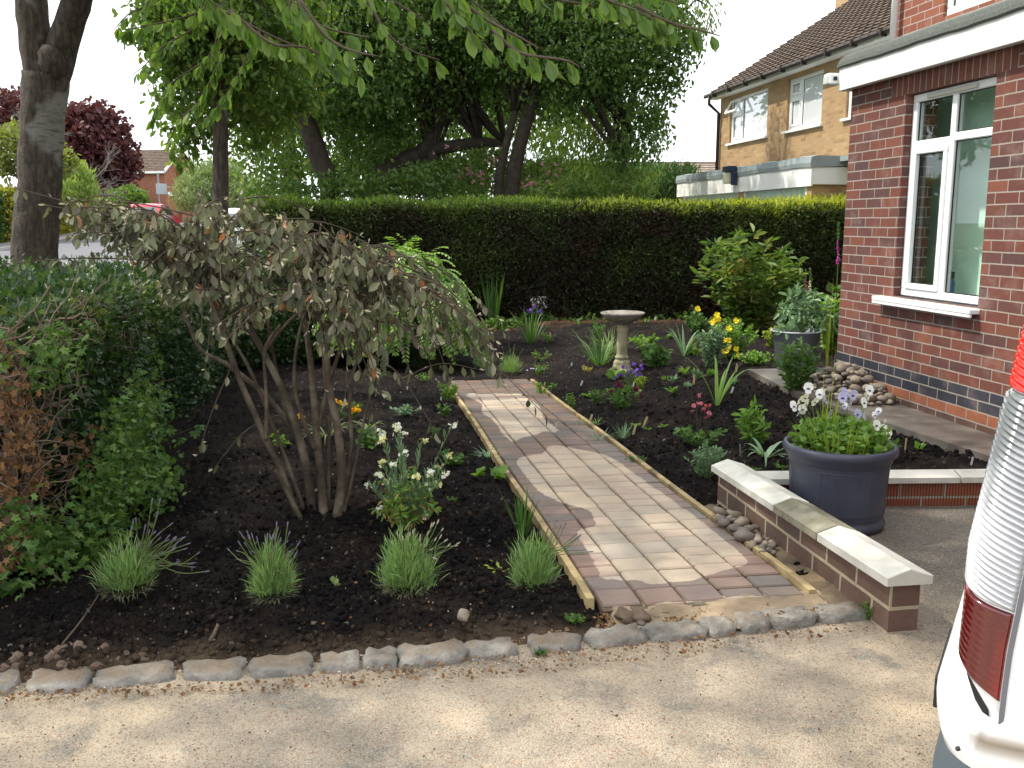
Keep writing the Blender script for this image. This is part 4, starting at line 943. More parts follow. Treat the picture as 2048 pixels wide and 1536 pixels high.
def bark_mat():
    m, t, b = newmat('cherry_bark'); v = objco(t); mp_ = N(t, 'Mapping'); mp_.inputs['Scale'].default_value = (1, 1, 4.5); t.links.new(v, mp_.inputs[0])
    mq = N(t, 'Mapping'); mq.inputs['Scale'].default_value = (3.5, 3.5, .9); t.links.new(v, mq.inputs[0])
    band = noise(t, 6, 4, .6, mp_.outputs[0]); rug = noise(t, 7, 6, .7, mq.outputs[0]); pat = noise(t, 1.6, 3, .5, v)
    sm_ = ramp(t, band, [(.14, .132, .118), (.22, .21, .19), (.08, .07, .058)], [.35, .5, .68]); rg = ramp(t, rug, [(.018, .014, .010), (.06, .045, .032), (.11, .085, .06)], [.35, .52, .7])
    c = mixc(t, sstepn(t, pat, .40, .46), sm_, rg); t.links.new(c, b.inputs['Base Color']); b.inputs['Roughness'].default_value = .9
    bump(t, b, mathn(t, 'ADD', mathn(t, 'MULTIPLY', rug, 1.6), mathn(t, 'MULTIPLY', band, .4)), 1.0, .03); return m
M['cherrybark'] = bark_mat()
far_pts = []
for p0, p1 in ((lL[3], (-6.5, 8.5, 6)), (lL[4], (-4, 5.5, 7)), (lR[4], (-1, 6.5, 6.2)), (lR[4], (-1.5, 4.2, 5.2)), (lR[3], (-.5, 9.5, 5.5)), (lL[4], (-3, 10.5, 7)), (lR[4], (.8, 5.2, 4.6)), (lR[4], (-2.5, 3.2, 4.6))):
    S = smoothpath([p0, (np.asarray(p0) + np.asarray(p1)) / 2 + np.array([0, 0, .35]), p1], 10); mb.tube(S, np.linspace(.08, .02, 10), 8); far_pts.append(S)
mb.build('trunk', M['cherrybark'], ct, smooth=True)
# off-picture crown that shades the garden
mb = MB()
above = lambda Q: Q[:, 2] > 1.95 + .255 * Q[:, 1] + .25
cb = [((-3.4, 8.3, 5.6), (2.6, 2.6, 1.6), 2.4), ((-2.1, 7.0, 5.4), (1.8, 2.3, 1.3), 1.8), ((-3.6, 5.2, 5.6), (2.2, 1.8, 1.5), 1.5), ((-1.4, 4.6, 4.6), (1.9, 1.5, .9), 1.0), ((-5.4, 3.6, 5.4), (1.8, 1.8, 1.4), 1.0), ((-3.4, 2.9, 4.6), (1.7, 1.1, .8), .6)]
crown(mb, cb, 1420, 13, .42, .11, OVAL, .5, .4, keep=above)
mb.build('crown', LM['cherry_leaf'], ct)
# hanging sprays in the picture
def spray(tw, lf, pts, Y, ls, n=None, r0=.009, dens=26):
    P = [atY(p[0], p[1], Y + (p[2] if len(p) > 2 else 0)) for p in pts]; S = smoothpath(P, 16); tw.tube(S, np.linspace(r0, .0025, 16), 6)
    seg = np.linalg.norm(np.diff(S, axis=0), axis=1); L = seg.sum(); k = int(L * dens); t = np.clip(np.round(rng.random(k) * L * 11) / (L * 11) + rng.normal(size=k) * .012, 0, 1)
    cu = np.concatenate([[0], np.cumsum(seg)]) / L
    Q = np.stack([np.interp(t, cu, S[:, i]) for i in range(3)], 1); T_ = np.stack([np.interp(t + .02, cu, S[:, i]) for i in range(3)], 1) - Q; T_[np.abs(T_).sum(1) < 1e-4] = (.7, 0, -.3); T_ = unit(T_)
    sd = unit(np.cross(T_, (0, 0, 1)))* np.where(rng.random(k) < .5, 1, -1)[:, None]
    D = unit(T_ * .45 + sd * (.15 + .5 * rng.random((k, 1))) + np.array([0, 0, -1]) * (.65 + .5 * rng.random((k, 1))) + rng.normal(size=(k, 3)) * .18)
    Q = Q + D * .012; Nn = unit(sd * .6 + rng.normal(size=(k, 3)) * .5 + np.array([0, -.5, .3]))
    h_ = rng.random(k) < .5; z_ = ls * .92 * (.6 + .5 * rng.random(k)); leaves(lf, Q[h_], D[h_], Nn[h_], z_[h_], T_oval(.20, .09, .24, .42, .75)); leaves(lf, Q[~h_], D[~h_], Nn[~h_], z_[~h_], T_oval(.23, .04, .08, .45, .78)); return S
tw, lf = MB(), MB()
for pts, Y, ls in [
    ([(760, -260), (850, -60), (920, 40), (985, 105)], 4.2, .115), ([(850, -60), (960, 30), (1040, 75), (1075, 95)], 4.3, .115), ([(985, 60), (1040, 105), (1130, 120), (1160, 135)], 4.25, .115),
    ([(1080, -120), (1190, -15), (1270, 20), (1330, 50)], 4.4, .11), ([(1270, 10), (1340, 45), (1400, 60), (1440, 72)], 4.4, .11), ([(1200, -100), (1290, -25), (1360, 10)], 4.5, .11),
    ([(480, -200), (570, -20), (640, 50), (740, 75)], 4.3, .115), ([(600, 0), (650, 70), (700, 100), (755, 112)], 4.2, .115), ([(560, -30), (600, 50), (660, 95), (720, 150)], 4.6, .11),
    ([(300, -200), (400, -20), (520, 60), (640, 110)], 4.6, .11), ([(460, 20), (540, 85), (610, 95), (668, 125)], 4.5, .11),
    ([(640, -150), (730, -30), (800, 10), (850, 40)], 4.6, .11), ([(700, -60), (770, 60), (820, 100), (880, 120)], 5.0, .10),
    ([(380, -150), (420, -20), (400, 10), (470, 30)], 5.2, .10), ([(900, -150), (1010, -30), (1120, 0), (1190, 10)], 4.8, .10),
    ([(700, -150), (860, -40), (930, -10), (1010, 60), (1060, 130)], 5.2, .105), ([(560, -150), (480, -20), (380, 30), (300, 50), (250, 60)], 7.0, .12),
    ([(430, -100), (400, 40), (330, 90), (290, 130), (265, 150)], 7.2, .125), ([(450, 20), (420, 110), (350, 160), (320, 200), (305, 240)], 7.4, .125), ([(450, 100), (400, 200), (360, 240), (340, 290), (365, 330)], 7.6, .12),
    ([(330, -100), (300, 0), (255, 30), (228, 60)], 6.8, .10), ([(520, 60), (470, 160), (430, 220), (390, 250)], 7.4, .12)]:
    spray(tw, lf, pts, Y, ls, dens=60)
hb = tw.build('hanging_twigs', M['twig'], ct, smooth=True); lf.build('spray_leaves', LM['cherry_leaf'], hb)
# ---- slim street tree
def tree(label, cat, trunks, blobs, nclu, per, cr, ls, mat, T=OVAL, name='tree', group=None, bark='darkbark', down=.5, surf=.55, stemn=0):
    b = trunks[0][0][0]; r = thing(name, label, cat, (b[0], b[1], b[2]), group=group); mb = MB()
    for pts, rad in trunks: spline_tube(mb, pts, rad, 12, 16)
    lf = MB(); P = crown(lf, blobs, nclu, per, cr, ls, T, down, surf)
    top = trunks[0][0][-2]
    for p in P[:stemn]:
        src = trunks[random.randrange(len(trunks))][0]; q = np.asarray(src[-1 if random.random() < .5 else -2]); S = smoothpath([q, (q + p) / 2 + np.array([0, 0, .2]), p], 6); mb.tube(S, np.linspace(.05, .012, 6), 5)
    mb.build('trunk', M[bark], r, smooth=True); lf.build('crown', mat, r); return r
def pts(Y, *l): return [atY(a, b, Y + (c[0] if c else 0)) for a, b, *c in l]
def gb(px, py, Y, z=-.3): p = atY(px, py, Y); p[2] = z; return p
tree('slim street tree with straight trunk standing left of the tall hedge', 'tree', [([gb(441, 560, 13.0)] + pts(13.0, (441, 480), (441, 380), (440, 200), (438, 50), (430, -150)), [.125, .115, .108, .10, .09, .05])],
     [pxblob(430, 60, 12.8, 130, 100), pxblob(520, 150, 13.6, 110, 100), pxblob(385, 255, 13.4, 42, 60), pxblob(480, 10, 13, 180, 90), pxblob(370, 150, 12.8, 60, 70), pxblob(330, 50, 13, 60, 60), pxblob(500, 240, 14.2, 50, 60, w=2500)], 820, 14, .30, .12, LM['mid_leaf'], T_oval(.24, .07, .15), bark='cherrybark', stemn=30)
tree('tall dark tree with a thick leaning trunk behind the hedge', 'tree', [([gb(668, 520, 18)] + pts(18, (662, 390), (640, 320), (610, 235), (580, 160), (560, 40), (540, -150)), [.24, .20, .185, .18, .16, .14, .10]), (pts(18, (600, 210), (520, 120), (480, 30)), [.12, .09, .05])],
     [pxblob(560, 60, 18, 160, 120), pxblob(700, 90, 17.5, 140, 130), pxblob(620, 190, 19.3, 120, 60), pxblob(740, 240, 18.8, 90, 80), pxblob(420, 60, 18, 120, 100), pxblob(600, -40, 18, 300, 90), pxblob(550, 280, 20, 70, 60, w=3500)], 1750, 16, .36, .10, LM['dark_leaf'], stemn=60)
tree('dense dark tree with twisting branches behind the middle of the hedge', 'tree', [([gb(745, 520, 19)] + pts(19, (748, 390), (790, 330), (850, 300), (880, 240), (930, 180), (900, 40)), [.20, .18, .16, .15, .13, .10, .06]), (pts(19, (860, 300), (960, 285), (1010, 290)), [.13, .11, .05]), (pts(19, (880, 390), (868, 330), (850, 260)), [.15, .13, .09])],
     [pxblob(850, 80, 19, 150, 130), pxblob(960, 60, 19, 130, 110), pxblob(800, 200, 19, 110, 80), pxblob(950, 190, 20, 100, 60), pxblob(830, 330, 20, 70, 55, w=6000), pxblob(900, 360, 20.5, 70, 40, w=5000), pxblob(740, 340, 20, 70, 50, w=5000), pxblob(900, -50, 19, 300, 80)], 2100, 16, .36, .10, LM['dark_leaf'], stemn=60)
tree('leaning twin stemmed tree overgrown with drooping climber, right of the other tall trees', 'tree', [([gb(1012, 520, 18)] + pts(18, (1022, 390), (1050, 250), (1072, 180), (1085, 60), (1100, -100)), [.16, .14, .125, .12, .09, .05]), ([gb(992, 520, 18)] + pts(18, (996, 390), (1010, 300), (1030, 225), (1050, 120)), [.10, .09, .075, .06, .04]), (pts(18, (1075, 150), (1180, 90), (1250, 60), (1310, 90)), [.08, .06, .05, .02]), (pts(18, (1130, 120), (1200, 170), (1260, 260), (1250, 330)), [.05, .04, .03, .015])],
     [pxblob(1080, 60, 18, 150, 110), pxblob(1180, 110, 17.6, 120, 90), pxblob(1280, 90, 17.6, 100, 90), pxblob(1290, 190, 17.6, 45, 80), pxblob(1130, 190, 18.3, 100, 50), pxblob(1000, 110, 18.4, 90, 90), pxblob(1160, -40, 18, 250, 70), pxblob(1340, 130, 17.6, 40, 60, w=2500), pxblob(1300, 270, 17.6, 25, 50, w=1200), pxblob(1240, 330, 17.8, 40, 50, w=1800)], 1600, 15, .33, .095, LM['dark_leaf'], stemn=50)
# hanging curtains of the climber and the paler tree behind it
tree('pale drooping willow like tree at the right end of the tree group', 'tree', [([gb(1260, 520, 21)] + pts(21, (1255, 400), (1245, 300), (1270, 180), (1340, 20)), [.14, .12, .10, .08, .05]), (pts(21, (1250, 290), (1200, 240), (1130, 215)), [.07, .05, .02])],
     [pxblob(1340, 20, 21, 90, 60), pxblob(1200, 210, 21, 90, 70), pxblob(1130, 280, 21.5, 80, 60), pxblob(1235, 300, 21, 50, 80), pxblob(1180, 330, 21.5, 90, 50), pxblob(1280, 330, 22, 50, 45), pxblob(1390, 60, 21, 50, 50, w=900), pxblob(1310, 215, 21, 30, 90, w=1500), pxblob(1200, 30, 21, 140, 80), pxblob(1000, 240, 22, 70, 50)], 900, 13, .28, .11, LM['mid_leaf'], LANCE, stemn=30, down=1.4, surf=.4)
for lb, bl in (('lighter green tree seen through the gaps behind the tall dark tree', [pxblob(560, 150, 26, 170, 110), pxblob(700, 280, 26, 120, 80), pxblob(540, 320, 26, 70, 50, w=1500), pxblob(620, 350, 26, 150, 40, w=2500)]), ('lighter green tree seen through the gaps behind the twin stemmed tree', [pxblob(950, 130, 27, 200, 130), pxblob(1100, 100, 27, 160, 110), pxblob(860, 270, 27, 110, 80), pxblob(1110, 240, 27, 70, 60), pxblob(960, 350, 27, 120, 40)])):
    x_ = bl[0][0][0]; tree(lb, 'tree', [([np.array([x_, 26.5, .2]), np.array([x_ + .1, 26.5, 2.5]), np.array([x_, 26.5, 5.0])], [.3, .25, .1])], bl, 620, 14, .5, .18, LM['mid_leaf'], stemn=10)
def bush(name, label, cat, blobs, nclu, per, cr, ls, mat, T=OVAL, stems=6, group=None, down=0.0, surf=.75, base=None, bark='twig', core=None):
    c = np.mean([b[0] for b in blobs], 0); b0 = np.array([c[0], c[1], base if base is not None else float(zfar(c[1]))]); r = thing(name, label, cat, b0, group=group)
    lf = MB(); P = crown(lf, blobs, nclu, per, cr, ls, T, down, surf); lf.build('foliage', mat, r)
    mb = MB()
    for i in range(stems):
        p = P[rng.integers(len(P))]; S = smoothpath([b0 + rng.normal(size=3) * np.array([.1, .1, 0]), (b0 + p) / 2 + rng.normal(size=3) * .1, p], 6); mb.tube(S, np.linspace(.03, .008, 6) * (1 + .04 * c[1]), 5)
    if stems: mb.build('stems', M[bark], r)
    return r, P
bush('conifer_row', 'row of feathery dark green conifers behind the hedge, left of the garage', 'conifers', [pxblob(x, 368 + (x % 37) * .3, 24, 42, 40, .9) for x in range(1050, 1380, 34)], 1300, 14, .22, .17, LM['conifer'], T_rhomb(.10, .02), down=-1.2, stems=10)
bush('flowering_shrub', 'loose green shrub behind the hedge at the foot of the leaning tree', 'shrub', [pxblob(960, 350, 19, 90, 45, 1), pxblob(1080, 360, 19, 70, 36, 1), pxblob(1240, 385, 19, 60, 20, .8)], 360, 14, .25, .09, LM['mid_leaf'])
fs = [o for o in COL.objects if o.name.startswith('flowering_shrub')][0]
mb = MB()
for (px, py, n) in ((960, 350, 14), (1000, 330, 9), (1065, 365, 14), (1120, 385, 8), (930, 350, 8), (1100, 340, 8), (880, 300, 4)):
    for _ in range(n):
        p = atY(px + rng.normal() * 18, py + rng.normal() * 9, 18.0); mm = 5; leaves(mb, np.repeat(p[None], mm, 0) + rdir(mm) * .02, rdir(mm), rdir(mm), .05, OVALW)
mb.build('blossom', fm('blossom', (.42, .20, .25)), fs)
bush('shrub', 'dark leafy shrub behind the left part of the hedge under the thick trunk', 'shrub', [pxblob(560, 382, 17.5, 70, 16, .7), pxblob(720, 375, 17.6, 90, 22, .7), pxblob(850, 365, 17.8, 70, 30, .7)], 300, 14, .25, .09, LM['dark_leaf'])
bush('shrub', 'yellow green leafy shrub peeping over the hedge near the conifers', 'shrub', [pxblob(1250, 385, 17.5, 50, 14, .4), pxblob(1130, 385, 17.5, 60, 15, .4)], 120, 10, .2, .12, LM['mid_leaf'], LANCE)
# roadside planting
bush('copper_beech', 'large deep purple leaved tree between the cherry trunk and the brick house', 'tree', [pxblob(180, 290, 62, 55, 70, 3), pxblob(140, 265, 62, 50, 45, 3), pxblob(222, 300, 62, 32, 45, 2.5), pxblob(160, 350, 62, 70, 50, 3), pxblob(20, 240, 64, 70, 50, 3), pxblob(190, 235, 62, 28, 22, 2), pxblob(240, 340, 62, 26, 26, 2), pxblob(232, 235, 62, 12, 12, 1), pxblob(220, 385, 62, 30, 24, 2)], 1500, 11, .8, .34, LM['copper'], OVALW, stems=14)
bush('shrub', 'round clipped green bush behind the red car', 'shrub', [pxblob(262, 410, 57, 30, 34, 1.2), pxblob(238, 405, 58, 24, 26, 1.2)], 330, 12, .3, .22, LM['mid_leaf'])
bush('shrub', 'feathery light green conifer rising behind the yellow hedge', 'shrub', [pxblob(158, 385, 45, 30, 30, .8), pxblob(165, 355, 45, 14, 22, .5)], 200, 12, .3, .28, LM['fresh'], T_rhomb(.12, .02), down=-1.1)
bush('shrub', 'golden green leafy bush left of the cherry trunk', 'shrub', [pxblob(30, 300, 40, 60, 45, 1.5), pxblob(100, 320, 40, 35, 35, 1.2)], 300, 12, .45, .24, lm('olive', [(.10, .13, .03), (.16, .19, .04), (.22, .24, .06)], trans=.3))
bush('willow_shrub', 'broad pale green willow shrub right of the far brick house', 'shrub', [pxblob(430, 385, 50, 70, 45, 2), pxblob(395, 395, 49, 40, 38, 1.5), pxblob(490, 395, 50, 50, 36, 2), pxblob(400, 350, 50, 24, 20, 1.2), pxblob(450, 345, 50, 30, 25, 1.5)], 900, 13, .4, .30, LM['willow'], T_rhomb(.11, .02), down=-.8)
def boxhedge(name, label, p0, p1, width, z0, z1, n, ls, face, top, T=RH, rough=.07, core=(.02, .022, .012), base_gap=0, cat='hedge', topn=None, tintk=1.0, topcol=None):
    """clipped hedge: dense twiggy core with a skin of leaves; p0-p1 is the front line, width goes to the left of it"""
    p0, p1 = np.asarray(p0, float), np.asarray(p1, float); d = p1 - p0; L = np.linalg.norm(d); d /= L; nn = np.array([-d[1], d[0]])
    W_ = lambda a, w, z: np.stack([p0[0] + d[0] * a + nn[0] * w, p0[1] + d[1] * a + nn[1] * w, z], 1)
    r = thing(name, label, cat, (*((p0 + p1) / 2), float(np.mean(z0))))
    z0f = (lambda a: np.full(len(a), z0)) if np.ndim(z0) == 0 else (lambda a: np.interp(a, [0, L], z0)); z1f = (lambda a: np.full(len(a), z1)) if np.ndim(z1) == 0 else (lambda a: np.interp(a, [0, L], z1))
    mb = MB()
    def surf(kind, k):
        a = rng.random(k) * L
        if kind == 'top': w = rng.random(k) * width; z = z1f(a); nrm = np.array([0, 0, 1.]); 
        elif kind == 'front': w = np.zeros(k); z = z0f(a) + (z1f(a) - z0f(a)) * rng.random(k) ** .9; nrm = np.array([-nn[0], -nn[1], 0])
        elif kind == 'back': w = np.full(k, width); z = z0f(a) + (z1f(a) - z0f(a)) * rng.random(k); nrm = np.array([nn[0], nn[1], 0])
        else:
            e = rng.random(k) < .5; a = np.where(e, 0, L); w = rng.random(k) * width; z = z0f(a) + (z1f(a) - z0f(a)) * rng.random(k); nrm = np.stack([np.where(e, -d[0], d[0]), np.where(e, -d[1], d[1]), np.zeros(k)], 1)
        und = (fbm(a, z + w, 1.3, 3) - .5) * rough * 3.4 + (rng.random(k) - .72) * rough * 1.9
        P = W_(a, w, z) + nrm * und[:, None] if np.ndim(nrm) == 1 else W_(a, w, z) + nrm * und[:, None]
        return P, nrm, a, z
    A_f = L * (np.mean(z1) - np.mean(z0)); A_t = L * width; A_e = width * (np.mean(z1) - np.mean(z0)) * 2; tot = 2 * A_f * .8 + A_t + A_e
    for kind, ar in (('front', A_f), ('back', A_f * .45), ('end', A_e)):
        k = int(n * ar / tot); P, nrm, a, z = surf(kind, k); D = unit(nrm * .8 + rdir(k) * .8 + np.array([0, 0, .25])); 
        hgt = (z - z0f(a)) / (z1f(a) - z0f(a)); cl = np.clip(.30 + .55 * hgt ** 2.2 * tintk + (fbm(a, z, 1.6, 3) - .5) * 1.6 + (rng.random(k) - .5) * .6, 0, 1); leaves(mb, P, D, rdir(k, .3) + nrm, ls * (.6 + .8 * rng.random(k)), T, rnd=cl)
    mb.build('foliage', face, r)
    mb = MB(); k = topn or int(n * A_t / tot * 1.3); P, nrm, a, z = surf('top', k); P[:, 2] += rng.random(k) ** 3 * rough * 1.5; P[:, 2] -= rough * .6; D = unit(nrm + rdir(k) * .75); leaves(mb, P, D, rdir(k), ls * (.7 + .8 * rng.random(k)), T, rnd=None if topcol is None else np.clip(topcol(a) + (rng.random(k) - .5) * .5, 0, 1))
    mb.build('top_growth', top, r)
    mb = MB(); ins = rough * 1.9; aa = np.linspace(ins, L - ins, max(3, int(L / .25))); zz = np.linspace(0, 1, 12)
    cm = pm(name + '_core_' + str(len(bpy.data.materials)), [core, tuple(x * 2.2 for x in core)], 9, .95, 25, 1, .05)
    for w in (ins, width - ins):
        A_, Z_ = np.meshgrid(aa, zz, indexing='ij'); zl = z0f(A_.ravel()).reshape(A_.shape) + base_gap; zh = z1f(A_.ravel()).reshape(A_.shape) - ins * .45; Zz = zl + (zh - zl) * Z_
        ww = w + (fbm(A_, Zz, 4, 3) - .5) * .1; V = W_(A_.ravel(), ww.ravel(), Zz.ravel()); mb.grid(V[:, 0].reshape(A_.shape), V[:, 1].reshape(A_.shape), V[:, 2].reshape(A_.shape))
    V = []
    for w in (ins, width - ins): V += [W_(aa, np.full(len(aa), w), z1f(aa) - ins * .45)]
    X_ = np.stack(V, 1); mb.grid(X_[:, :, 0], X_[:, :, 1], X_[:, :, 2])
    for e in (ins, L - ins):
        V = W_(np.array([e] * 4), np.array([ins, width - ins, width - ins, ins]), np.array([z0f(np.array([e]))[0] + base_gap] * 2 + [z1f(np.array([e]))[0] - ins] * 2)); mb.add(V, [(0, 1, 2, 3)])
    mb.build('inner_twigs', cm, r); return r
hx0, hx1 = atY(492, 400, 15.2)[0], 7.2
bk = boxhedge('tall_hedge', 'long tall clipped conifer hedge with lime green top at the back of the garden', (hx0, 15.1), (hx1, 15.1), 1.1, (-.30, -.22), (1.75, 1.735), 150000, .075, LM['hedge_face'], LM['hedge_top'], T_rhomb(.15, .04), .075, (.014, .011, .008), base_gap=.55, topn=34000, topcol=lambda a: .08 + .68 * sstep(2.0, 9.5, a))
# hedge trunks and added dark screen that keeps out light from behind, open at one gap
mb = MB()
for x in np.arange(hx0 + .3, hx1, .62):
    if abs(x - .46) < .2: continue
    x += rng.normal() * .06; limb(mb, [(x, 15.2, -.35), (x + rng.normal() * .05, 15.3, .4), (x + rng.normal() * .1, 15.4, 1.2)], .055, .03, 7, .01)
for _ in range(330):
    x = hx0 + rng.random() * (hx1 - hx0); z = rng.random() * 1.5; limb(mb, [(x, 15.22, z), (x + rng.normal() * .2, 15.12, z + .2 + rng.random() * .3)], .006, .003, 4, .02)
mb.build('stems', pm('reddish_bark', [(.06, .032, .024), (.12, .07, .05)], 10, .9, 40, .5), bk)
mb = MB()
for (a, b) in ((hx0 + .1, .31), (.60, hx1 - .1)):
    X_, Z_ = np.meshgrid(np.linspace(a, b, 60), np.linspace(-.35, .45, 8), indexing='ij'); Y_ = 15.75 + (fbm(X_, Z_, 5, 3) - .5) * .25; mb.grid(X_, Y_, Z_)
mb.build('light_stop_screen', pm('dark_screen', [(.012, .01, .008), (.03, .02, .014)], 9, .95, 25, 1, .04), bk)  # added dark sheet blocking light under the hedge
# low ivy along the foot of the hedge
bush('ivy', 'dark ivy and seedlings along the foot of the tall hedge', 'ivy', [((x, 14.7 + .25 * math.sin(x * 3), -.12), (.35, .2, .14 + .08 * math.sin(x * 5)), 1) for x in np.arange(-.2, 4.4, .5)], 190, 10, .10, .075, LM['dark_leaf'], OVALW, stems=0, base=-.2)
# front hedge on the left boundary
fh0 = np.array([-2.02, 3.25]); fh1 = np.array([-3.22, 10.6])
fhg = boxhedge('front_hedge', 'mixed leafy boundary hedge along the left side, thin and brown at its near end', fh0, fh1, 1.25, (-.03, -.2), (1.10, .93), 60000, .038, LM['front_hedge'], LM['front_hedge'], LOBE, .125, (.007, .009, .006), base_gap=.1, topn=22000)
mb = MB()
hd = unit(fh1 - fh0); hn = np.array([-hd[1], hd[0]])
def HP(a, w, z): p = fh0 + hd * a + hn * w; return np.array([p[0], p[1], z])
for _ in range(420):
    a = abs(rng.normal()) * .55 if rng.random() < .75 else rng.random() * 3; w = -.11 + rng.random() * .12; z = .1 + rng.random() * .95
    p = HP(a, w, z); q = p + rng.normal(size=3) * np.array([.09, .09, .12]) + np.array([0, 0, .03]); limb(mb, [HP(a, w + .12, z - .05), p, q], .006, .0022, 5, .012)
for _ in range(9):
    a = .1 + rng.random() * .7; limb(mb, [HP(a, .02, -.03), HP(a + rng.normal() * .05, -.03, .35), HP(a + rng.normal() * .1, -.04, .75), HP(a + rng.normal() * .2, .0, 1.02)], .022, .01, 8, .02)
mb.build('bare_twigs', pm('grey_twig', [(.12, .085, .06), (.24, .18, .13)], 12, .85, 60, .4), fhg, smooth=True)
mb = MB()
for (a, z, k, s_) in ((.25, .78, 110, .09), (.35, .62, 80, .08), (.12, .50, 60, .07), (.45, .42, 70, .07), (.15, .22, 40, .06), (1.3, .3, 30, .08), (1.0, .42, 30, .06)):
    P = np.array([HP(a + rng.normal() * s_ * 1.3, -.13 - rng.random() * .05, z + rng.normal() * s_) for _ in range(k)]); leaves(mb, P, rdir(k, -.3), rdir(k), .026 + .015 * rng.random(k), LOBE)
mb.build('dead_leaves', LM['dead_leaf'], fhg)
mb = MB()
for (a, z, o_, k, s_) in ((.0, .98, .14, 120, .08), (.55, .10, .20, 440, .12), (.35, .18, .16, 260, .08), (1.0, .2, .30, 800, .17), (1.5, .3, .25, 800, .2), (1.4, .12, .42, 400, .13), (.15, .36, .16, 120, .06), (.75, .9, .16, 300, .12), (2.2, .35, .2, 600, .2), (.75, .02, .3, 220, .08)):
    P = np.array([HP(a + rng.normal() * s_ * 1.4, -o_ + rng.normal() * .05, max(.02, z + rng.normal() * s_ * .6)) for _ in range(k)]); leaves(mb, P, rdir(k, 0) + np.array([.5, -.2, 0]), rdir(k, .8), .022 + .026 * rng.random(k), LOBE)
mb.build('leafy_shoots', leafmat('hawthorn', [(.05, .11, .025), (.08, .16, .035), (.14, .22, .05)], trans=.3), fhg)
# maple seedling leaves at the foot of the hedge
# golden roadside hedge and darker one at the far left
ga = gnd(40, 480); 
boxhedge('roadside_hedge', 'bright yellow green clipped hedge across the road', (-19.8, 38.0), (-24.6, 60.0), 1.6, (.5, 1.2), (2.65, 2.55), 17000, .22, LM['golden'], LM['golden'], RH, .16, (.06, .06, .012), base_gap=.1)
boxhedge('roadside_hedge', 'dark green hedge with golden top at the left edge of the picture', (-19.0, 33.5), (-20.2, 37.6), 1.6, (.4, .5), (3.2, 3.2), 5000, .20, LM['dark_leaf'], LM['golden'], RH, .16, (.012, .02, .01), base_gap=.1)

# ---------------------------------------------------------------- the big grey-leaved shrub
sb = gs(640, 1030); SY = 4.62
st = MB()
def sp(px, py, dy=0): return atY(px, py, SY + dy)
def root(px, dy=0): p = sp(px, 1030, dy); p[2] = sz(p[0], p[1]) - .03; return p
STEMS = [([root(598, -.02), sp(565, 950), sp(528, 870, -.05), sp(480, 760, -.1), (sp(436, 640, -.12)), sp(395, 540, -.1), sp(330, 480, -.1)], [.024, .022, .021, .020, .018, .013, .007]),
 ([root(625, .05), sp(612, 930), sp(590, 850, .05), sp(558, 765, .1), sp(500, 660, .1), sp(440, 590, .1), sp(400, 470, .15)], [.034, .030, .026, .024, .022, .016, .008]),
 ([root(648, .0), sp(638, 920, .02), sp(628, 800, .05), sp(618, 700, .1), sp(600, 600, .15), sp(560, 500, .2)], [.033, .028, .024, .021, .016, .008]),
 ([root(672, -.03), sp(684, 950, -.04), sp(674, 850, -.05), sp(655, 750, -.05), sp(660, 640, -.1), sp(700, 540, -.15), sp(760, 490, -.2)], [.034, .031, .026, .024, .019, .013, .006]),
 ([sp(598, 880, .1), sp(540, 800, .2), sp(455, 730, .25), sp(395, 690, .3), sp(350, 560, .35)], [.020, .019, .017, .013, .007]),
 ([root(685, .02), sp(706, 950, .05), sp(722, 870, .1), sp(745, 780, .1), sp(800, 650, .1)], [.012, .011, .010, .009, .004]),
 ([sp(532, 880, -.06), sp(533, 800, -.1), sp(530, 700, -.12), sp(560, 650, -.15)], [.014, .012, .011, .008]),
 ([sp(634, 860, .02), sp(660, 760, .15), sp(700, 640, .2), sp(720, 560, .25)], [.016, .014, .011, .006]),
 ([sp(532, 700, .1), sp(580, 640, .0), sp(640, 600, -.05)], [.013, .010, .005]),
 ([root(612, .03), sp(580, 940, .05), sp(545, 850, .1), sp(505, 750, .15), sp(455, 660, .2), sp(380, 520, .25)], [.017, .015, .013, .012, .010, .005]),
 ([root(657, .06), sp(657, 900, .1), sp(662, 780, .15), sp(640, 640, .2), sp(600, 520, .3)], [.016, .014, .012, .009, .005]),
 ([root(622, .08), sp(600, 900, .12), sp(565, 800, .15), sp(545, 700, .2), sp(520, 560, .25)], [.016, .014, .013, .011, .006]),
 ([root(682, .06), sp(702, 900, .1), sp(700, 800, .15), sp(722, 680, .2), sp(770, 560, .25)], [.015, .013, .012, .009, .005]),
 ([sp(630, 900, -.03), sp(590, 780, -.1), sp(600, 660, -.15), sp(640, 560, -.2)], [.015, .012, .010, .006]),
 ([root(607, -.06), sp(572, 980, -.08), sp(550, 940, -.1)], [.018, .016, .012])]
sh = thing('garden_shrub', 'wide multi stemmed shrub with drooping grey green leaves in the left bed', 'shrub', sb)
for p_, r_ in STEMS: spline_tube(st, p_, [q * .74 for q in r_], 10, 26, .16)
POLY = [(120, 395), (240, 410), (330, 425), (440, 400), (475, 395), (620, 450), (720, 462), (800, 530), (860, 560), (960, 620), (1000, 670), (1010, 760), (965, 740), (935, 690), (905, 700), (880, 800), (850, 750), (840, 700), (800, 660), (790, 760), (755, 800), (730, 700), (690, 740), (650, 700), (600, 660), (540, 640), (470, 680), (400, 700), (360, 620), (305, 610), (300, 560), (250, 520), (160, 520), (140, 470)]
HUBS = [sp(400, 540, .1), sp(440, 560, -.1), sp(560, 540, .1), sp(600, 580, .1), sp(660, 600, -.1), sp(700, 545, -.1), sp(720, 570, .2), sp(500, 620, .1), sp(350, 540, .1), sp(760, 560, 0)]
lf, lo, bud, tw = MB(), MB(), MB(), MB()
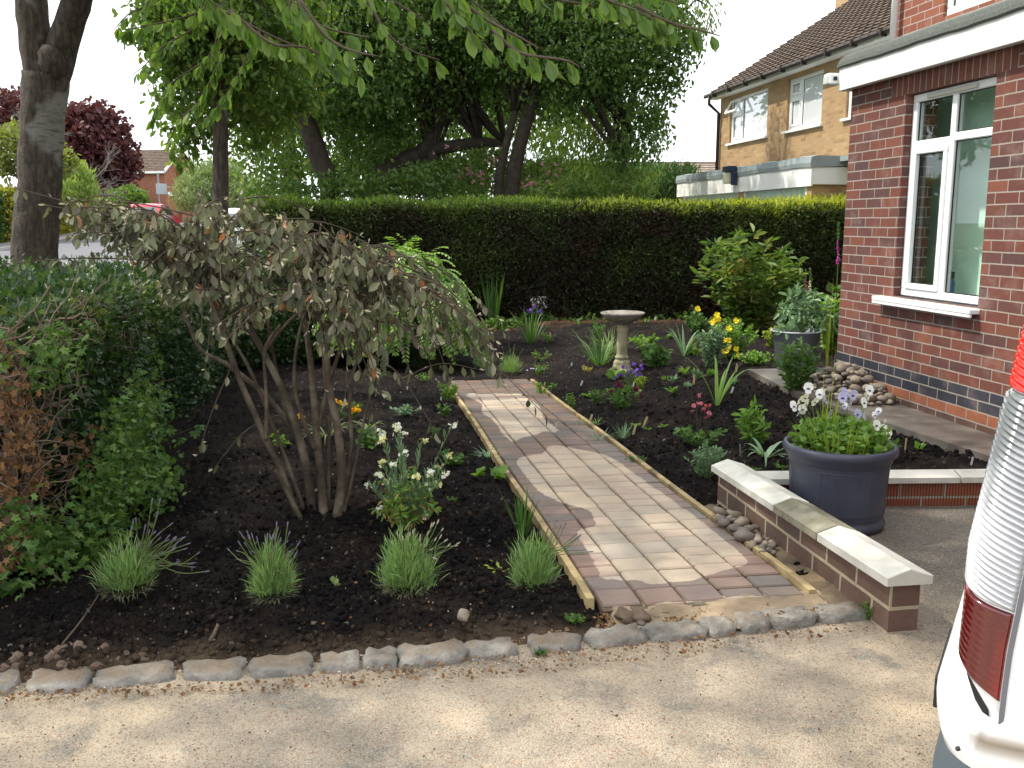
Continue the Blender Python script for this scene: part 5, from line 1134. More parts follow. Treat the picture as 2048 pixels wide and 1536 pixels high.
def shoot(pa, pb, sag, dens=24, r0=.0055, ls=.070, start=.12, wild=.25):
    L = np.linalg.norm(pb - pa); m_ = (pa + pb) / 2 + np.array([0, 0, sag]); S = smoothpath([pa, m_, pb], 12); tw.tube(S, np.linspace(r0, .0016, 12), 5)
    k = max(4, int(L * dens)); t = start + (1 - start) * np.sort(rng.random(k)); ii = np.linspace(0, 1, 12)
    Q = np.stack([np.interp(t, ii, S[:, i]) for i in range(3)], 1); Tn = unit(S[-1] - S[-4])
    sd = unit(np.cross(Tn, (0, 0, 1))); D = unit(sd * ((rng.random((k, 1)) - .5) * 1.3) + Tn * .28 + np.array([0, 0, -1]) * (.55 + .7 * rng.random((k, 1))) + rng.normal(size=(k, 3)) * wild)
    Nn = unit(rng.normal(size=(k, 3)) + np.array([.3, -.8, .3])); s_ = ls * (.5 + .55 * rng.random(k)); o_ = rng.random(k) < .028
    Q = Q + D * .006
    leaves(lf, Q[~o_], D[~o_], Nn[~o_], s_[~o_], T_oval(.24, .06, .14, .42, .75)); leaves(lo, Q[o_], D[o_], Nn[o_], s_[o_] * .9, T_oval(.25, .12, .2, .42, .75))
    nb = max(2, int(L * 9)); t = rng.random(nb); t[0] = 1; t[1] = .985; Q = np.stack([np.interp(t, ii, S[:, i]) for i in range(3)], 1); leaves(bud, Q, unit(Tn * .8 + rdir(nb) * .6 + np.array([0, 0, .3])), rdir(nb), .022 + .012 * rng.random(nb), T_oval(.16, .05, .05))
xs_, ys_ = [], []
while len(xs_) < 350:
    x, y = 110 + rng.random() * 910, 390 + rng.random() * 420
    if inpoly(np.array([x]), np.array([y]), POLY)[0] and (x < 780 or rng.random() < .45): xs_.append(x); ys_.append(y)
for x, y in zip(xs_, ys_):
    dy = float(np.clip(rng.normal() * .34, -.6, .75)) * (1 if 250 < x < 850 else .5)
    pb = sp(x, y, dy); hub = min(HUBS, key=lambda h: np.linalg.norm(h - pb) + rng.random() * .35) + rng.normal(size=3) * .05
    d = pb - hub; L = np.linalg.norm(d)
    if L > .55: hub = pb - d / L * (.45 + .25 * rng.random()); hub[2] += .08
    shoot(hub, pb, .05 + .10 * rng.random(), 26)
for (a, b, dy, s_) in (((330, 470), (30, 375), -.1, .01), ((300, 520), (0, 530), -.15, .02), ((420, 440), (140, 400), 0, .03), ((300, 470), (90, 410), .1, .02), ((700, 520), (1000, 640), -.1, .14), ((860, 590), (1010, 770), -.2, .10), ((780, 560), (980, 690), .1, .10), ((740, 640), (1110, 850), .1, .16), ((720, 700), (880, 880), -.1, .10), ((700, 690), (760, 880), .05, .05), ((470, 400), (620, 420), .2, .04), ((560, 450), (720, 470), .1, .04), ((400, 420), (480, 390), .1, .02),
    ((470, 720), (395, 910), -.1, .03), ((560, 830), (425, 940), .1, .06), ((800, 760), (960, 740), .3, .06), ((860, 700), (1010, 660), .2, .02), ((430, 560), (410, 740), -.2, -.02), ((700, 620), (690, 800), -.2, .0), ((640, 640), (650, 780), -.25, .0), ((760, 620), (820, 740), -.2, .05), ((820, 600), (900, 760), .0, .06)):
    shoot(sp(*a, dy), sp(*b, dy), s_, 17 if b[0] not in (1110, 395, 425) else 9, .005)
st.build('stems', pm('olive_bark', [(.030, .022, .016), (.085, .065, .045), (.20, .165, .12)], 6, .85, 40, .9, .010), sh, smooth=True)
tw.build('twigs', M['twig'], sh, smooth=True); lf.build('foliage', LM['greygreen'], sh); tag(lo.build('dead_leaves', leafmat('orange_leaf', [(.42, .16, .07), (.30, .11, .05), (.45, .24, .14)], trans=.3), sh), 'scattered orange brown dead leaves'); bud.build('buds', FM['palebud'], sh)
# ---------------------------------------------------------------- bright pinnate evergreen behind it
bush('dark_shrub', 'dark green shrub filling the corner behind the stems of the grey shrub', 'shrub', [pxblob(500, 650, 10.8, 75, 85, .4), pxblob(580, 680, 11.2, 70, 75, .4), pxblob(540, 560, 11.4, 80, 60, .4), pxblob(640, 640, 11.6, 60, 80, .4)], 900, 14, .13, .055, LM['front_hedge'], OVALW, stems=12, base=-.2)
mbp = gs(800, 735); mh = thing('evergreen_shrub', 'dome of bright green pinnate leaves between the grey shrub and the tall hedge', 'shrub', mbp)
lf, tw = MB(), MB(); MYc = mbp[1] + .3; cc = atY(790, 600, MYc)
for i in range(820):
    u = rng.random() * 2 * np.pi; e = math.asin(rng.random() ** .8); 
    dx, dy_, dz = math.cos(u) * math.cos(e), math.sin(u) * math.cos(e), math.sin(e)
    if dy_ > .55: dy_ *= .4
    c = mbp + np.array([-.05 + dx * .74, .3 + dy_ * .62, .38 + dz * .88]); L = .28 + .12 * rng.random()
    d0 = unit(np.array([dx, dy_, .05 + dz * .25]) + rng.normal(size=3) * .2); S = [c]; d = d0.copy()
    for k in range(8): d = unit(d + np.array([0, 0, -.26])); S.append(S[-1] + d * L / 8)
    S = np.array(S); tw.tube(S, np.linspace(.003, .0012, 9), 4)
    for k in range(1, 9):
        Tn = unit(S[k] - S[k - 1]); sd = unit(np.cross(Tn, (0, 0, 1))); P = np.repeat(S[k][None], 2, 0); D = np.stack([sd, -sd]) * .8 + Tn * .5 + np.array([0, 0, -.25]); leaves(lf, P, D, np.array([0, 0, 1.]) + d0 * .6, .092 * (1 - .05 * k), T_oval(.27, .05, .12), rnd=np.clip(.5 + rng.normal() * .25, 0, 1))
    leaves(lf, S[-1][None], unit(S[-1] - S[-2])[None], np.array([[0, 0, 1.]]), .05, OVAL)
inn = MB(); inn.blob(mbp + np.array([0, .3, .42]), .60, 5, amp=.3, n=18, m=10, flat=1.2)
lf.build('foliage', LM['mahonia'], mh); tw.build('leaf_stalks', M['twig'], mh); inn.build('inner_twigs', pm('inner_twig', [(.012, .02, .008), (.03, .03, .014)], 9, .95, 30, 1, .05), mh)
# ================================================================ BED PLANTS
def mpp(p): # metres per photo pixel at a point
    return (p[1] * math.cos(PITCH) + (CZ - p[2]) * math.sin(PITCH)) / F
def plant(name, label, px, py, cat='plant', group=None):
    p = gs(px, py); r = thing(name, label, cat, p, group=group); return r, p, mpp(p)
def fin(r, parts):
    for nm, m, mat in parts:
        if m.n: m.build(nm, mat, r)
def k_strap(label, px, py, w, h, n=12, lw=.022, mat='plantgreen', up=1.1, droop=1.0, name='strap_leaved_plant', cat='plant', group=None):
    r, p, k = plant(name, label, px, py, cat, group); m = MB(); L = math.hypot(h, w / 2) * k
    a = rng.random(n) * 2 * np.pi; D = np.stack([np.cos(a), np.sin(a), np.full(n, up) * (.6 + .8 * rng.random(n))], 1)
    blades(m, p + np.stack([np.cos(a), np.sin(a), a * 0], 1) * .012, D, 1.15 * L * (.75 + .45 * rng.random(n)), lw * 1.25 * (.8 + .4 * rng.random(n)), droop * (.5 + rng.random(n)), 7); fin(r, [('leaves', m, LM[mat])]); return r, p, k
def k_grass(label, px, py, w, h, n=40, lw=.008, mat='plantgreen', spread=.35, droop=.35, name='grassy_plant', cat='plant', group=None):
    r, p, k = plant(name, label, px, py, cat, group); m = MB(); 
    a = rng.random(n) * 2 * np.pi; s = rng.random(n) ** .5; b = np.stack([np.cos(a), np.sin(a), a * 0], 1) * (w * k * .18 * s)[:, None]
    D = b / (w * k * .18) * spread * (w / h) * 1.6 + np.array([0, 0, 1]); blades(m, p + b, D + rng.normal(size=(n, 3)) * .07, 1.15 * h * k * (.6 + .45 * rng.random(n)), lw * 1.15, droop * rng.random(n) * 1.6, 6); fin(r, [('leaves', m, LM[mat])]); return r, p, k
def k_leafy(label, px, py, w, h, stems=9, per=16, ls=.035, T=OVAL, mat='plantgreen', name='leafy_plant', cat='plant', group=None, lean=.5, down=.15, up=.5):
    r, p, k = plant(name, label, px, py, cat, group); lf, tw = MB(), MB(); stems = int(stems * 1.25) + 1; per = int(per * 1.3)
    for i in range(stems):
        a = rng.random() * 2 * np.pi; s = rng.random() ** .5 * w * k / 2; hh = h * k * (.65 + .35 * rng.random()) * (1 - .25 * (s / (w * k / 2)) ** 2)
        q = p + np.array([math.cos(a) * s, math.sin(a) * s, hh]); S = smoothpath([p + np.array([math.cos(a), math.sin(a), 0]) * s * .25, (p + q) / 2 + np.array([math.cos(a), math.sin(a), 0]) * s * .1 * lean, q], 8); tw.tube(S, np.linspace(.0035, .0015, 8), 5)
        t = np.sort(.15 + .85 * rng.random(per)); ii = np.linspace(0, 1, 8); Q = np.stack([np.interp(t, ii, S[:, c]) for c in range(3)], 1)
        D = rdir(per) * np.array([1, 1, .5]) + np.array([0, 0, up]) - np.array([0, 0, down]); leaves(lf, Q, D, rdir(per, 1.2), 1.2 * ls * (.6 + .6 * rng.random(per)), T)
    fin(r, [('stems', tw, M['greenstem']), ('leaves', lf, LM[mat])]); return r, p, k
def k_rosette(label, px, py, w, h, n=12, ls=None, T=OVALW, mat='plantgreen', name='rosette_plant', cat='plant', group=None, up=.7):
    r, p, k = plant(name, label, px, py, cat, group); m = MB(); ls = ls or w * k * .5
    a = rng.random(n) * 2 * np.pi; D = np.stack([np.cos(a), np.sin(a), up * (.3 + 1.2 * rng.random(n)) * h / w * 2], 1); leaves(m, p + rng.normal(size=(n, 3)) * np.array([.01, .01, .003]) + np.array([0, 0, .008]), D, np.array([0, 0, 1.]) + rng.normal(size=(n, 3)) * .3, ls * (.65 + .5 * rng.random(n)), T); fin(r, [('leaves', m, LM[mat])]); return r, p, k
M['greenstem'] = pm('green_stem', [(.07, .11, .03), (.12, .16, .05)], 20, .7, bst=0)
def flower(m, c, nrm, r, n=5, T=None):
    nrm = unit(nrm); a = np.array([1., 0, 0]) if abs(nrm[0]) < .8 else np.array([0, 1., 0]); u = unit(np.cross(nrm, a)); v = np.cross(nrm, u); th = np.arange(n) * 2 * np.pi / n + rng.random() * 6
    D = np.cos(th)[:, None] * u + np.sin(th)[:, None] * v + nrm * .25; leaves(m, np.repeat(np.asarray(c)[None], n, 0), D, np.repeat(nrm[None], n, 0), r, T or T_oval(.42, -.02, .05, .5, .85))
def stemto(tw, a, b, r=.002, sag=0.0): S = smoothpath([a, (np.asarray(a) + b) / 2 + rng.normal(size=3) * .01 + np.array([0, 0, sag]), b], 6); tw.tube(S, r, 5)

# lavenders
def lavender(label, px, py, w, h, stalks, grp='row of young lavender plants in the front bed', n=1700, pale=.5):
    r, p, k = plant('lavender', label, px, py, 'lavender', grp); lf, stk, sp_ = MB(), MB(), MB()
    R_ = w * k / 2 * 1.12; H_ = h * k * 1.12; a = rng.random(n) * 2 * np.pi; e = np.arcsin(rng.random(n)); q = np.stack([np.cos(a) * np.cos(e), np.sin(a) * np.cos(e), np.sin(e)], 1); rr = (.35 + .55 * rng.random(n)) * (.62 + .75 * fbm(np.cos(a) * 1.5 + px, np.sin(a) * 1.5 + e, 1.6, 3))
    P = p + q * rr[:, None] * np.array([R_ * .8, R_ * .8, H_ * .85]) * (1 + .22 * rng.normal(size=(n, 1)) * .5) + np.array([0, 0, .02]); D = q * .8 + np.array([0, 0, .75]) + rng.normal(size=(n, 3)) * .28
    D = q * .5 + np.array([0, 0, .8]); blades(lf, P, D + rng.normal(size=(n, 3)) * .32, .032 + .035 * rng.random(n), .0040, .5 * rng.random(n), 3, tw=1)
    m2 = n // 3; i = rng.integers(0, n, m2); Z = P[i] * .55 + p * .45; blades(lf, Z, P[i] - p + np.array([0, 0, .04]), .075, .0035, .3, 4)
    for (x, y) in list(stalks) + [(x_ + rng.normal() * 9, y_ + abs(rng.normal()) * 14) for x_, y_ in stalks[::2]]:
        tip = atY(x, y, p[1] + rng.normal() * .06); s0 = p + np.array([(tip[0] - p[0]) * .35, rng.normal() * .03, H_ * .6]); S = smoothpath([s0, (s0 + tip) / 2 + np.array([0, 0, -.012 + .015 * rng.normal()]), tip], 8); stk.tube(S, .0017, 4)
        d = unit(S[-1] - S[-2]); b = MB
        for j in range(5): sp_.blob(tip + d * (j - 1) * .0042, .0030 * (1 - .12 * abs(j - 2)), j, n=6, m=5, amp=.4)
    dl = MB(); m3 = n // 6; a = rng.random(m3) * 6.28; q3 = p + np.stack([np.cos(a) * R_ * .6, np.sin(a) * R_ * .6, a * 0], 1) * rng.random((m3, 1)) ** .4 + np.array([0, 0, .012]); blades(dl, q3, np.stack([np.cos(a), np.sin(a), .35 + 0 * a], 1) + rng.normal(size=(m3, 3)) * .3, .05, .0032, .6, 3)
    fin(r, [('leaves', lf, LM['lavender_leaf']), ('dead_leaves', dl, LM['greygreen']), ('stalks', stk, M['greenstem'])]); sp_.build('flower_spikes', FM['bud'] if pale < .6 else FM['palebud'], r)
ar = lambda *l: list(l)
lavender('lavender nearest the left hedge with long wild stalks leaning right', 258, 1206, 125, 92, ar((304, 1003), (315, 1030), (266, 1045), (272, 1042), (290, 1055), (298, 1065), (308, 1066), (340, 1050), (346, 1078), (332, 1082), (352, 1088), (362, 1080), (375, 1088), (335, 1075), (280, 1090), (345, 1100), (352, 1126), (378, 1128), (385, 1126), (412, 1143), (240, 1095), (325, 1105), (300, 1090), (318, 1078), (365, 1076)))
lavender('compact round lavender with purple tipped stalks, second from the left hedge', 545, 1208, 108, 100, ar((482, 1067), (486, 1074), (500, 1076), (505, 1073), (535, 1073), (553, 1050), (555, 1060), (575, 1050), (578, 1068), (458, 1100), (475, 1102), (480, 1088), (492, 1090), (532, 1085), (540, 1075), (545, 1076), (560, 1082), (568, 1098), (577, 1104), (548, 1100), (515, 1080), (590, 1110), (582, 1120), (508, 1105)))
lavender('bushy lavender with pale buds below the white flowering plant', 815, 1188, 132, 108, ar((875, 1045), (862, 1052), (828, 1062), (820, 1070), (855, 1068), (884, 1060), (880, 1075), (890, 1082), (914, 1088), (870, 1080), (795, 1068), (774, 1083), (805, 1078), (848, 1090), (840, 1075), (786, 1090), (860, 1100), (896, 1092), (830, 1090)), pale=.9, n=2200)
lavender('sparse spiky lavender leaning over the left timber board', 1065, 1182, 112, 105, ar((1110, 1045), (1120, 1055), (1150, 1070), (1157, 1075), (1095, 1060), (1140, 1085), (1130, 1050), (1080, 1068), (1165, 1100)), n=1300)
lavender('small lavender at the far end of the paved path, left of the pair', 968, 738, 50, 38, ar((950, 690), (960, 685), (975, 688), (985, 690), (940, 700), (965, 678)), n=900)
lavender('small lavender at the far end of the paved path, right of the pair', 1022, 745, 58, 44, ar((1005, 695), (1018, 688), (1030, 690), (1045, 700), (1000, 705)), n=900)
# white wallflower
r, p, k = plant('wallflower', 'tall wallflower with white and cream flower heads and yellowing lower leaves', 812, 1072, 'flower'); lf, yl, tw, fw, fc, gl = MB(), MB(), MB(), MB(), MB(), MB()
for (x, y, kind) in ((795, 855, 2), (765, 862, 0), (765, 880, 2), (930, 850, 0), (845, 880, 2), (808, 905, 0), (900, 912, 2), (765, 925, 2), (788, 928, 0), (858, 945, 0), (878, 932, 2), (892, 950, 0), (738, 972, 0), (758, 950, 0), (770, 965, 2), (782, 962, 0), (835, 968, 0), (828, 988, 0), (855, 972, 0), (760, 1020, 0), (812, 950, 2), (795, 850, 0), (797, 855, 0), (802, 868, 0), (835, 955, 2), (875, 970, 2), (853, 1028, 0)):
    x = min(x, 905); tip = atY(x, y, p[1] + rng.normal() * .07); b0 = p + np.array([(tip[0] - p[0]) * .25, rng.normal() * .02, .05]); S = smoothpath([b0, b0 * .45 + tip * .55 + np.array([(tip[0] - p[0]) * -.1, 0, -.01]), tip], 10); tw.tube(S, .0022, 5)
    kk = 26; t = .2 + .72 * rng.random(kk); Q = np.stack([np.interp(t, np.linspace(0, 1, 10), S[:, c]) for c in range(3)], 1); leaves(gl, Q, rdir(kk) * np.array([1, 1, .4]) * .45 + np.array([0, 0, .9]), rdir(kk), .038 + .02 * rng.random(kk), T_oval(.07, .02, .1))
    for j in range(9): flower(fc if kind == 2 else fw, tip + rng.normal(size=3) * np.array([.010, .010, .007]), rdir(1, .5)[0] + np.array([0, -.5, .2]), .011, 4)
for i in range(26):
    a = rng.random() * 2 * np.pi; s = rng.random() ** .5 * 70 * k; q = p + np.array([math.cos(a) * s, math.sin(a) * s, (30 + 95 * rng.random()) * k]); S = smoothpath([p, (p + q) / 2 + np.array([0, 0, .01]), q], 8); tw.tube(S, .0022, 5)
    kk = 24; t = .15 + .85 * rng.random(kk); Q = np.stack([np.interp(t, np.linspace(0, 1, 8), S[:, c]) for c in range(3)], 1); y_ = (rng.random(kk) < .33) ; D = rdir(kk) * .8 + np.array([0, 0, .1]); leaves(lf, Q[~y_], D[~y_], rdir(kk, 1)[~y_], .045, LANCE); leaves(yl, Q[y_], D[y_] - np.array([0, 0, .4]), rdir(kk, 1)[y_], .042, LANCE)
fin(r, [('stems', tw, M['greenstem']), ('leaves', lf, LM['bright']), ('young_leaves', gl, LM['bluegreen']), ('white_flowers', fw, FM['white']), ('cream_flowers', fc, FM['cream'])]); tag(yl.build('yellowing_leaves', LM['yellowing'], r), 'yellow and brown withering lower leaves')
# left bed
k_rosette('primrose like rosette of crinkled leaves, left of the pair beside the path', 958, 968, 50, 40, 9, T=OVALW, mat='bright')
k_rosette('larger crinkled leaf rosette, right of the pair beside the path', 1000, 968, 66, 48, 10, T=OVALW, mat='bright')
k_grass('blue green grassy tuft growing against the left timber board', 978, 916, 62, 34, 46, .006, 'bluegreen', .8, 1.0)
k_grass('upright iris fan above the sparse lavender', 1045, 1082, 60, 92, 30, .010, 'plantgreen', .35, .25)
k_strap('limp pale leaves flopped on the soil left of the sparse lavender', 1000, 1140, 60, 36, 16, .010, 'lime', .5, 2.6)
k_leafy('lime green seedling at the left edge of the path, nearest the far end', 898, 806, 50, 44, 7, 14, .030, LOBE, 'bright')
k_leafy('small fine leaved seedling under the tips of the grey shrub', 850, 770, 36, 22, 6, 10, .025, LANCE, 'bright')
k_leafy('rounded seedling in the dark soil left of the path, below the lime one', 888, 838, 34, 26, 5, 8, .030, OVALW, 'plantgreen')
k_leafy('low clover like seedlings left of the path beneath the shrub tips', 810, 838, 60, 18, 9, 8, .028, OVALW, 'bluegreen')
k_leafy('small dark leafed seedling above the white wallflower', 870, 880, 26, 20, 4, 7, .022, OVALW, 'plantgreen')
k_leafy('spreading round leaved seedlings right of the white wallflower', 905, 935, 52, 30, 7, 6, .040, OVALW, 'plantgreen')
k_leafy('tiny seedling in open soil right of the white wallflower', 905, 1008, 26, 12, 5, 5, .016, OVAL, 'plantgreen')
k_leafy('big heart leaved seedling behind the stems of the grey shrub', 735, 905, 60, 42, 6, 5, .055, OVALW, 'plantgreen')
k_leafy('round leaved seedling low behind the left stems of the grey shrub', 565, 905, 30, 28, 4, 4, .040, OVALW, 'bright')
r, p, k = k_leafy('yellow flowered wallflower glimpsed behind the grey shrub', 700, 840, 60, 38, 8, 14, .03, LANCE, 'plantgreen', name='wallflower', cat='flower'); m = MB()
for (x, y) in ((670, 800), (674, 804), (668, 806), (706, 818), (712, 816), (716, 820), (704, 824), (692, 810), (600, 830), (602, 835)):
    for _ in range(5): c = atY(x + rng.normal() * 3, y + rng.normal() * 2, p[1] - .05); flower(m, c, rdir(1, .5)[0] + np.array([0, -.8, .2]), .014, 4)
m.build('flowers', FM['orange'], r)
k_strap('variegated strappy tuft among the stems of the grey shrub', 655, 885, 60, 52, 26, .010, 'willow', 1.0, 1.4)
k_strap('second variegated tuft just right of the thickest stem', 735, 868, 44, 40, 18, .010, 'willow', 1.0, 1.2)
k_rosette('smooth leaved plant at the left edge of the picture near the setts', 14, 1205, 70, 60, 16, .075, OVAL, 'plantgreen')
r, p, k = plant('maple_seedling', 'cluster of star shaped leaves at the foot of the left hedge', 300, 905, 'seedling'); lf, tw = MB(), MB()
for (x, y) in ((250, 855), (285, 850), (300, 875), (325, 868), (345, 858), (390, 862), (400, 850), (270, 890), (240, 880), (315, 905), (365, 875), (150, 800), (170, 640), (145, 790)):
    c = atY(x, y, p[1] + rng.normal() * .1); kk = 5; th = np.linspace(-1.25, 1.25, kk); base_ = unit(np.array([.2 * rng.normal(), -.5, -.6])); 
    u = unit(np.cross(base_, (0, 0, 1))); leaves(lf, np.repeat(c[None], kk, 0), np.cos(th)[:, None] * base_ + np.sin(th)[:, None] * u, np.array([0, -.4, 1.]), .062 * (1 - .22 * np.abs(th)), T_oval(.24, .03, .05, .4, .7)); stemto(tw, p + rng.normal(size=3) * .02, c, .0015)
fin(r, [('leaf_stalks', tw, M['greenstem']), ('leaves', lf, LM['plantgreen'])])
# far and right bed
k_grass('tall sword leaved clump at the foot of the tall hedge, left end of the gap', 985, 655, 60, 95, 34, .026, 'plantgreen', .25, .15)
r, p, k = k_grass('grassy clump with small purple flowers near the hedge gap', 1063, 688, 60, 72, 46, .014, 'plantgreen', .5, .7); m = MB()
for _ in range(14): flower(m, p + np.array([rng.normal() * .12, rng.normal() * .08, 70 * k * (.8 + .3 * rng.random())]), rdir(1, .6)[0], .022, 5)
m.build('flowers', FM['purple'], r)
k_leafy('feathery seedling right of the purple flowered clump', 1100, 690, 40, 28, 6, 12, .035, LANCE, 'plantgreen')
k_leafy('pale feathery seedling between the hedge and the small lavenders', 1083, 725, 40, 26, 6, 12, .03, LANCE, 'bright')
r, p, k = k_leafy('low creeping geranium with tiny lilac flowers at the far right of the path', 1075, 752, 44, 24, 9, 12, .022, OVAL, 'bright'); m = MB()
for _ in range(7): flower(m, p + np.array([-.04 + rng.normal() * .06, rng.normal() * .05, .06]), (0, -.3, 1), .012, 5)
m.build('flowers', FM['lilac'], r)
k_leafy('bronze tinted tiny seedling left of the birdbath foot', 1176, 750, 28, 14, 6, 9, .02, OVAL, 'yellowing')
k_leafy('lime mounded seedling against the right timber board, far end', 1084, 792, 36, 36, 7, 14, .024, OVAL, 'bright')
k_leafy('tiny pale seedling just right of the lime mound', 1105, 784, 18, 14, 4, 8, .018, OVAL, 'bright')
k_grass('drooping daylily clump left of the birdbath', 1200, 732, 90, 86, 40, .016, 'plantgreen', .55, 1.1)
k_grass('thin variegated grass tuft directly behind the birdbath column', 1222, 708, 66, 64, 40, .011, 'willow', .5, .8)
k_leafy('dark bushy seedling at the foot of the hedge, left of the birdbath', 1195, 680, 50, 34, 8, 14, .04, LANCE, 'dark_leaf' if False else 'plantgreen')
k_rosette('bergenia like rosette of big upright leaves at the left foot of the birdbath', 1230, 764, 70, 42, 10, .15, OVALW, 'bright', up=.9)
r, p, k = k_leafy('violet blue flowered plant at the foot of the birdbath', 1258, 778, 60, 48, 9, 7, .02, OVAL, 'plantgreen', name='viola', cat='flower'); m = MB()
for _ in range(22): flower(m, p + np.array([rng.normal() * .09, rng.normal() * .06, .10 + .12 * rng.random()]), rdir(1, .3)[0] + np.array([0, -.7, .3]), .020, 5)
m.build('flowers', FM['purple'], r)
k_leafy('bright lime mound right of the violet flowers', 1282, 784, 32, 30, 10, 16, .020, OVAL, 'lime')
r, p, k = k_leafy('aquilegia with dark burgundy flowers above lobed leaves, centre of the right bed', 1245, 822, 88, 52, 13, 12, .040, LOBE, 'plantgreen', name='aquilegia', cat='flower', down=.0); m = MB(); tw = MB()
for (x, y) in ((1225, 780), (1238, 772), (1250, 784), (1265, 786), (1272, 778), (1280, 790), (1262, 776), (1235, 768), (1246, 778)):
    c = atY(x, y, p[1] + rng.normal() * .04); stemto(tw, p + np.array([0, 0, .08]), c, .0016)
    for _ in range(3): flower(m, c + rng.normal(size=3) * .006, rdir(1)[0] + np.array([0, -.6, -.2]), .020, 6)
tw.build('flower_stalks', M['twig'], r); m.build('flowers', FM['burgundy'], r)
k_rosette('pale green seedling rosette above the aquilegia leaves, left side', 1176, 796, 42, 24, 14, .065, LANCE, 'bright')
k_leafy('darker green seedling touching the pale rosette left of the aquilegia', 1196, 812, 34, 36, 7, 14, .030, LANCE, 'plantgreen')
k_leafy('small upright seedling midway between path board and aquilegia', 1144, 820, 24, 38, 5, 14, .022, LANCE, 'bright')
k_grass('grassy tuft overhanging the right timber board beside a tan marker', 1162, 856, 48, 34, 30, .006, 'bright', .9, 1.0)
k_grass('small pale grass tuft just right of the same tan marker', 1195, 852, 36, 20, 22, .006, 'bright', .9, 1.0)
k_grass('pair of leggy blue green tufts over the right timber board', 1200, 886, 56, 40, 44, .006, 'bluegreen', .9, .9)
k_grass('upright blue green tuft left of the two leaning tan markers', 1245, 882, 40, 36, 34, .005, 'bluegreen', .5, .5)
k_rosette('flat pale seedling left of the far leaning tan marker', 1272, 858, 40, 14, 9, .05, LANCE, 'bright')
k_rosette('small pale seedling at the foot of the far leaning tan marker', 1292, 868, 26, 14, 8, .035, OVAL, 'bright')
k_rosette('flat sprawling seedling alone right of the tan markers', 1327, 862, 44, 22, 8, .05, LANCE, 'bright')
k_leafy('fern like moss green tuft at the edge of the path board, near the middle', 1272, 930, 56, 22, 26, 14, .012, OVAL, 'plantgreen', name='moss_tuft')
k_leafy('yellow tinged lobed leaf plant right of the birdbath, further back', 1290, 706, 60, 38, 9, 14, .045, LOBE, 'bright')
k_leafy('drooping dark oval leaved plant right of the birdbath', 1305, 738, 62, 52, 9, 9, .075, OVALW, 'plantgreen', down=.9)
k_leafy('low pale seedlings in the row right of the yellow tinged plant', 1340, 682, 34, 12, 6, 8, .04, OVAL, 'plantgreen')
k_strap('blue grey iris fan with spreading strap leaves, back of the right bed', 1368, 718, 60, 56, 11, .022, 'bluegreen', 2.2, .8)
k_leafy('small lobed seedling right of the grey iris fan', 1386, 714, 32, 24, 5, 8, .04, LOBE, 'bright')
k_leafy('dense rosemary like bush with narrow grey green leaves beside the yellow poppies', 1425, 738, 62, 92, 30, 34, .042, LANCE, 'bluegreen', name='narrow_leaved_bush')
r, p, k = k_leafy('clump of yellow poppies in front of the hedge, right of the birdbath', 1465, 722, 100, 88, 34, 16, .045, LOBE, 'bright', name='yellow_poppies', cat='flower'); m = MB(); tw = MB()
for (x, y) in ((1395, 618), (1434, 630), (1430, 640), (1437, 638), (1472, 642), (1458, 657), (1448, 680), (1457, 681), (1458, 694), (1472, 698), (1449, 703), (1453, 701), (1477, 711), (1425, 645)):
    c = atY(x, y, p[1] - .25); flower(m, c, (rng.normal() * .3, -1, .5), .034, 4, T_oval(.5, -.1, -.1, .5, .85)); stemto(tw, np.array([c[0], c[1] + .1, p[2] + .1]), c, .002)
tw.build('flower_stalks', M['greenstem'], r); m.build('flowers', FM['yellow'], r)
r, p, k = k_leafy('fresh green leafy growth left of the poppies at the foot of the hedge', 1395, 672, 60, 50, 16, 14, .05, LOBE, 'plantgreen')
for i, (x, y, w, h, lb) in enumerate(((1328, 764, 14, 18, 'single tiny two leaved seedling, leftmost of the pale seedling group'), (1345, 772, 30, 22, 'pale seedling left of centre in the pale seedling group'), (1368, 758, 34, 28, 'pale upright seedling at the back of the pale seedling group'), (1392, 762, 44, 40, 'largest pale seedling, just above its tan marker'), (1420, 758, 30, 24, 'pale seedling behind the corn like shoot'), (1376, 782, 28, 24, 'pale seedling below the upright marker'), (1345, 796, 32, 26, 'droopy seedling below the pale seedling group'), (1470, 772, 26, 30, 'pale seedling at the foot of the marker nearest the slab path'))):
    k_rosette(lb, x, y, w, h, 12, w * .6 * mpp(gs(x, y)), LANCE, 'bluegreen' if i % 2 else 'bright', group=None, up=1.2)
k_strap('tall corn like shoot with broad pale arching leaves, right bed', 1434, 815, 76, 90, 9, .022, 'bright', 2.8, 1.1)
r, p, k = k_leafy('lobed aquilegia leaves under tall pink flowers, right bed foreground', 1402, 900, 100, 46, 12, 8, .036, LOBE, 'plantgreen', name='aquilegia', cat='flower'); m = MB(); tw = MB()
for (x, y) in ((1399, 790), (1395, 806), (1404, 806), (1388, 810), (1412, 812), (1419, 812), (1408, 818), (1414, 834), (1385, 822), (1418, 826)):
    c = atY(x, y, p[1] + rng.normal() * .03); stemto(tw, p + np.array([rng.normal() * .02, 0, .08]), c, .0014)
    for _ in range(3): flower(m, c + rng.normal(size=3) * .004, rdir(1)[0] + np.array([0, -.6, -.5]), .015, 5)
tw.build('flower_stalks', M['twig'], r); m.build('flowers', FM['pink'], r)
k_leafy('sprawling grey green carnation like stems below the pink aquilegia', 1412, 962, 78, 72, 20, 20, .028, LANCE, 'bluegreen', name='carnation', up=.9)
k_leafy('glossy bright leafed plant left of the blue planter', 1508, 900, 80, 84, 12, 12, .060, LANCE, 'bright', name='penstemon')
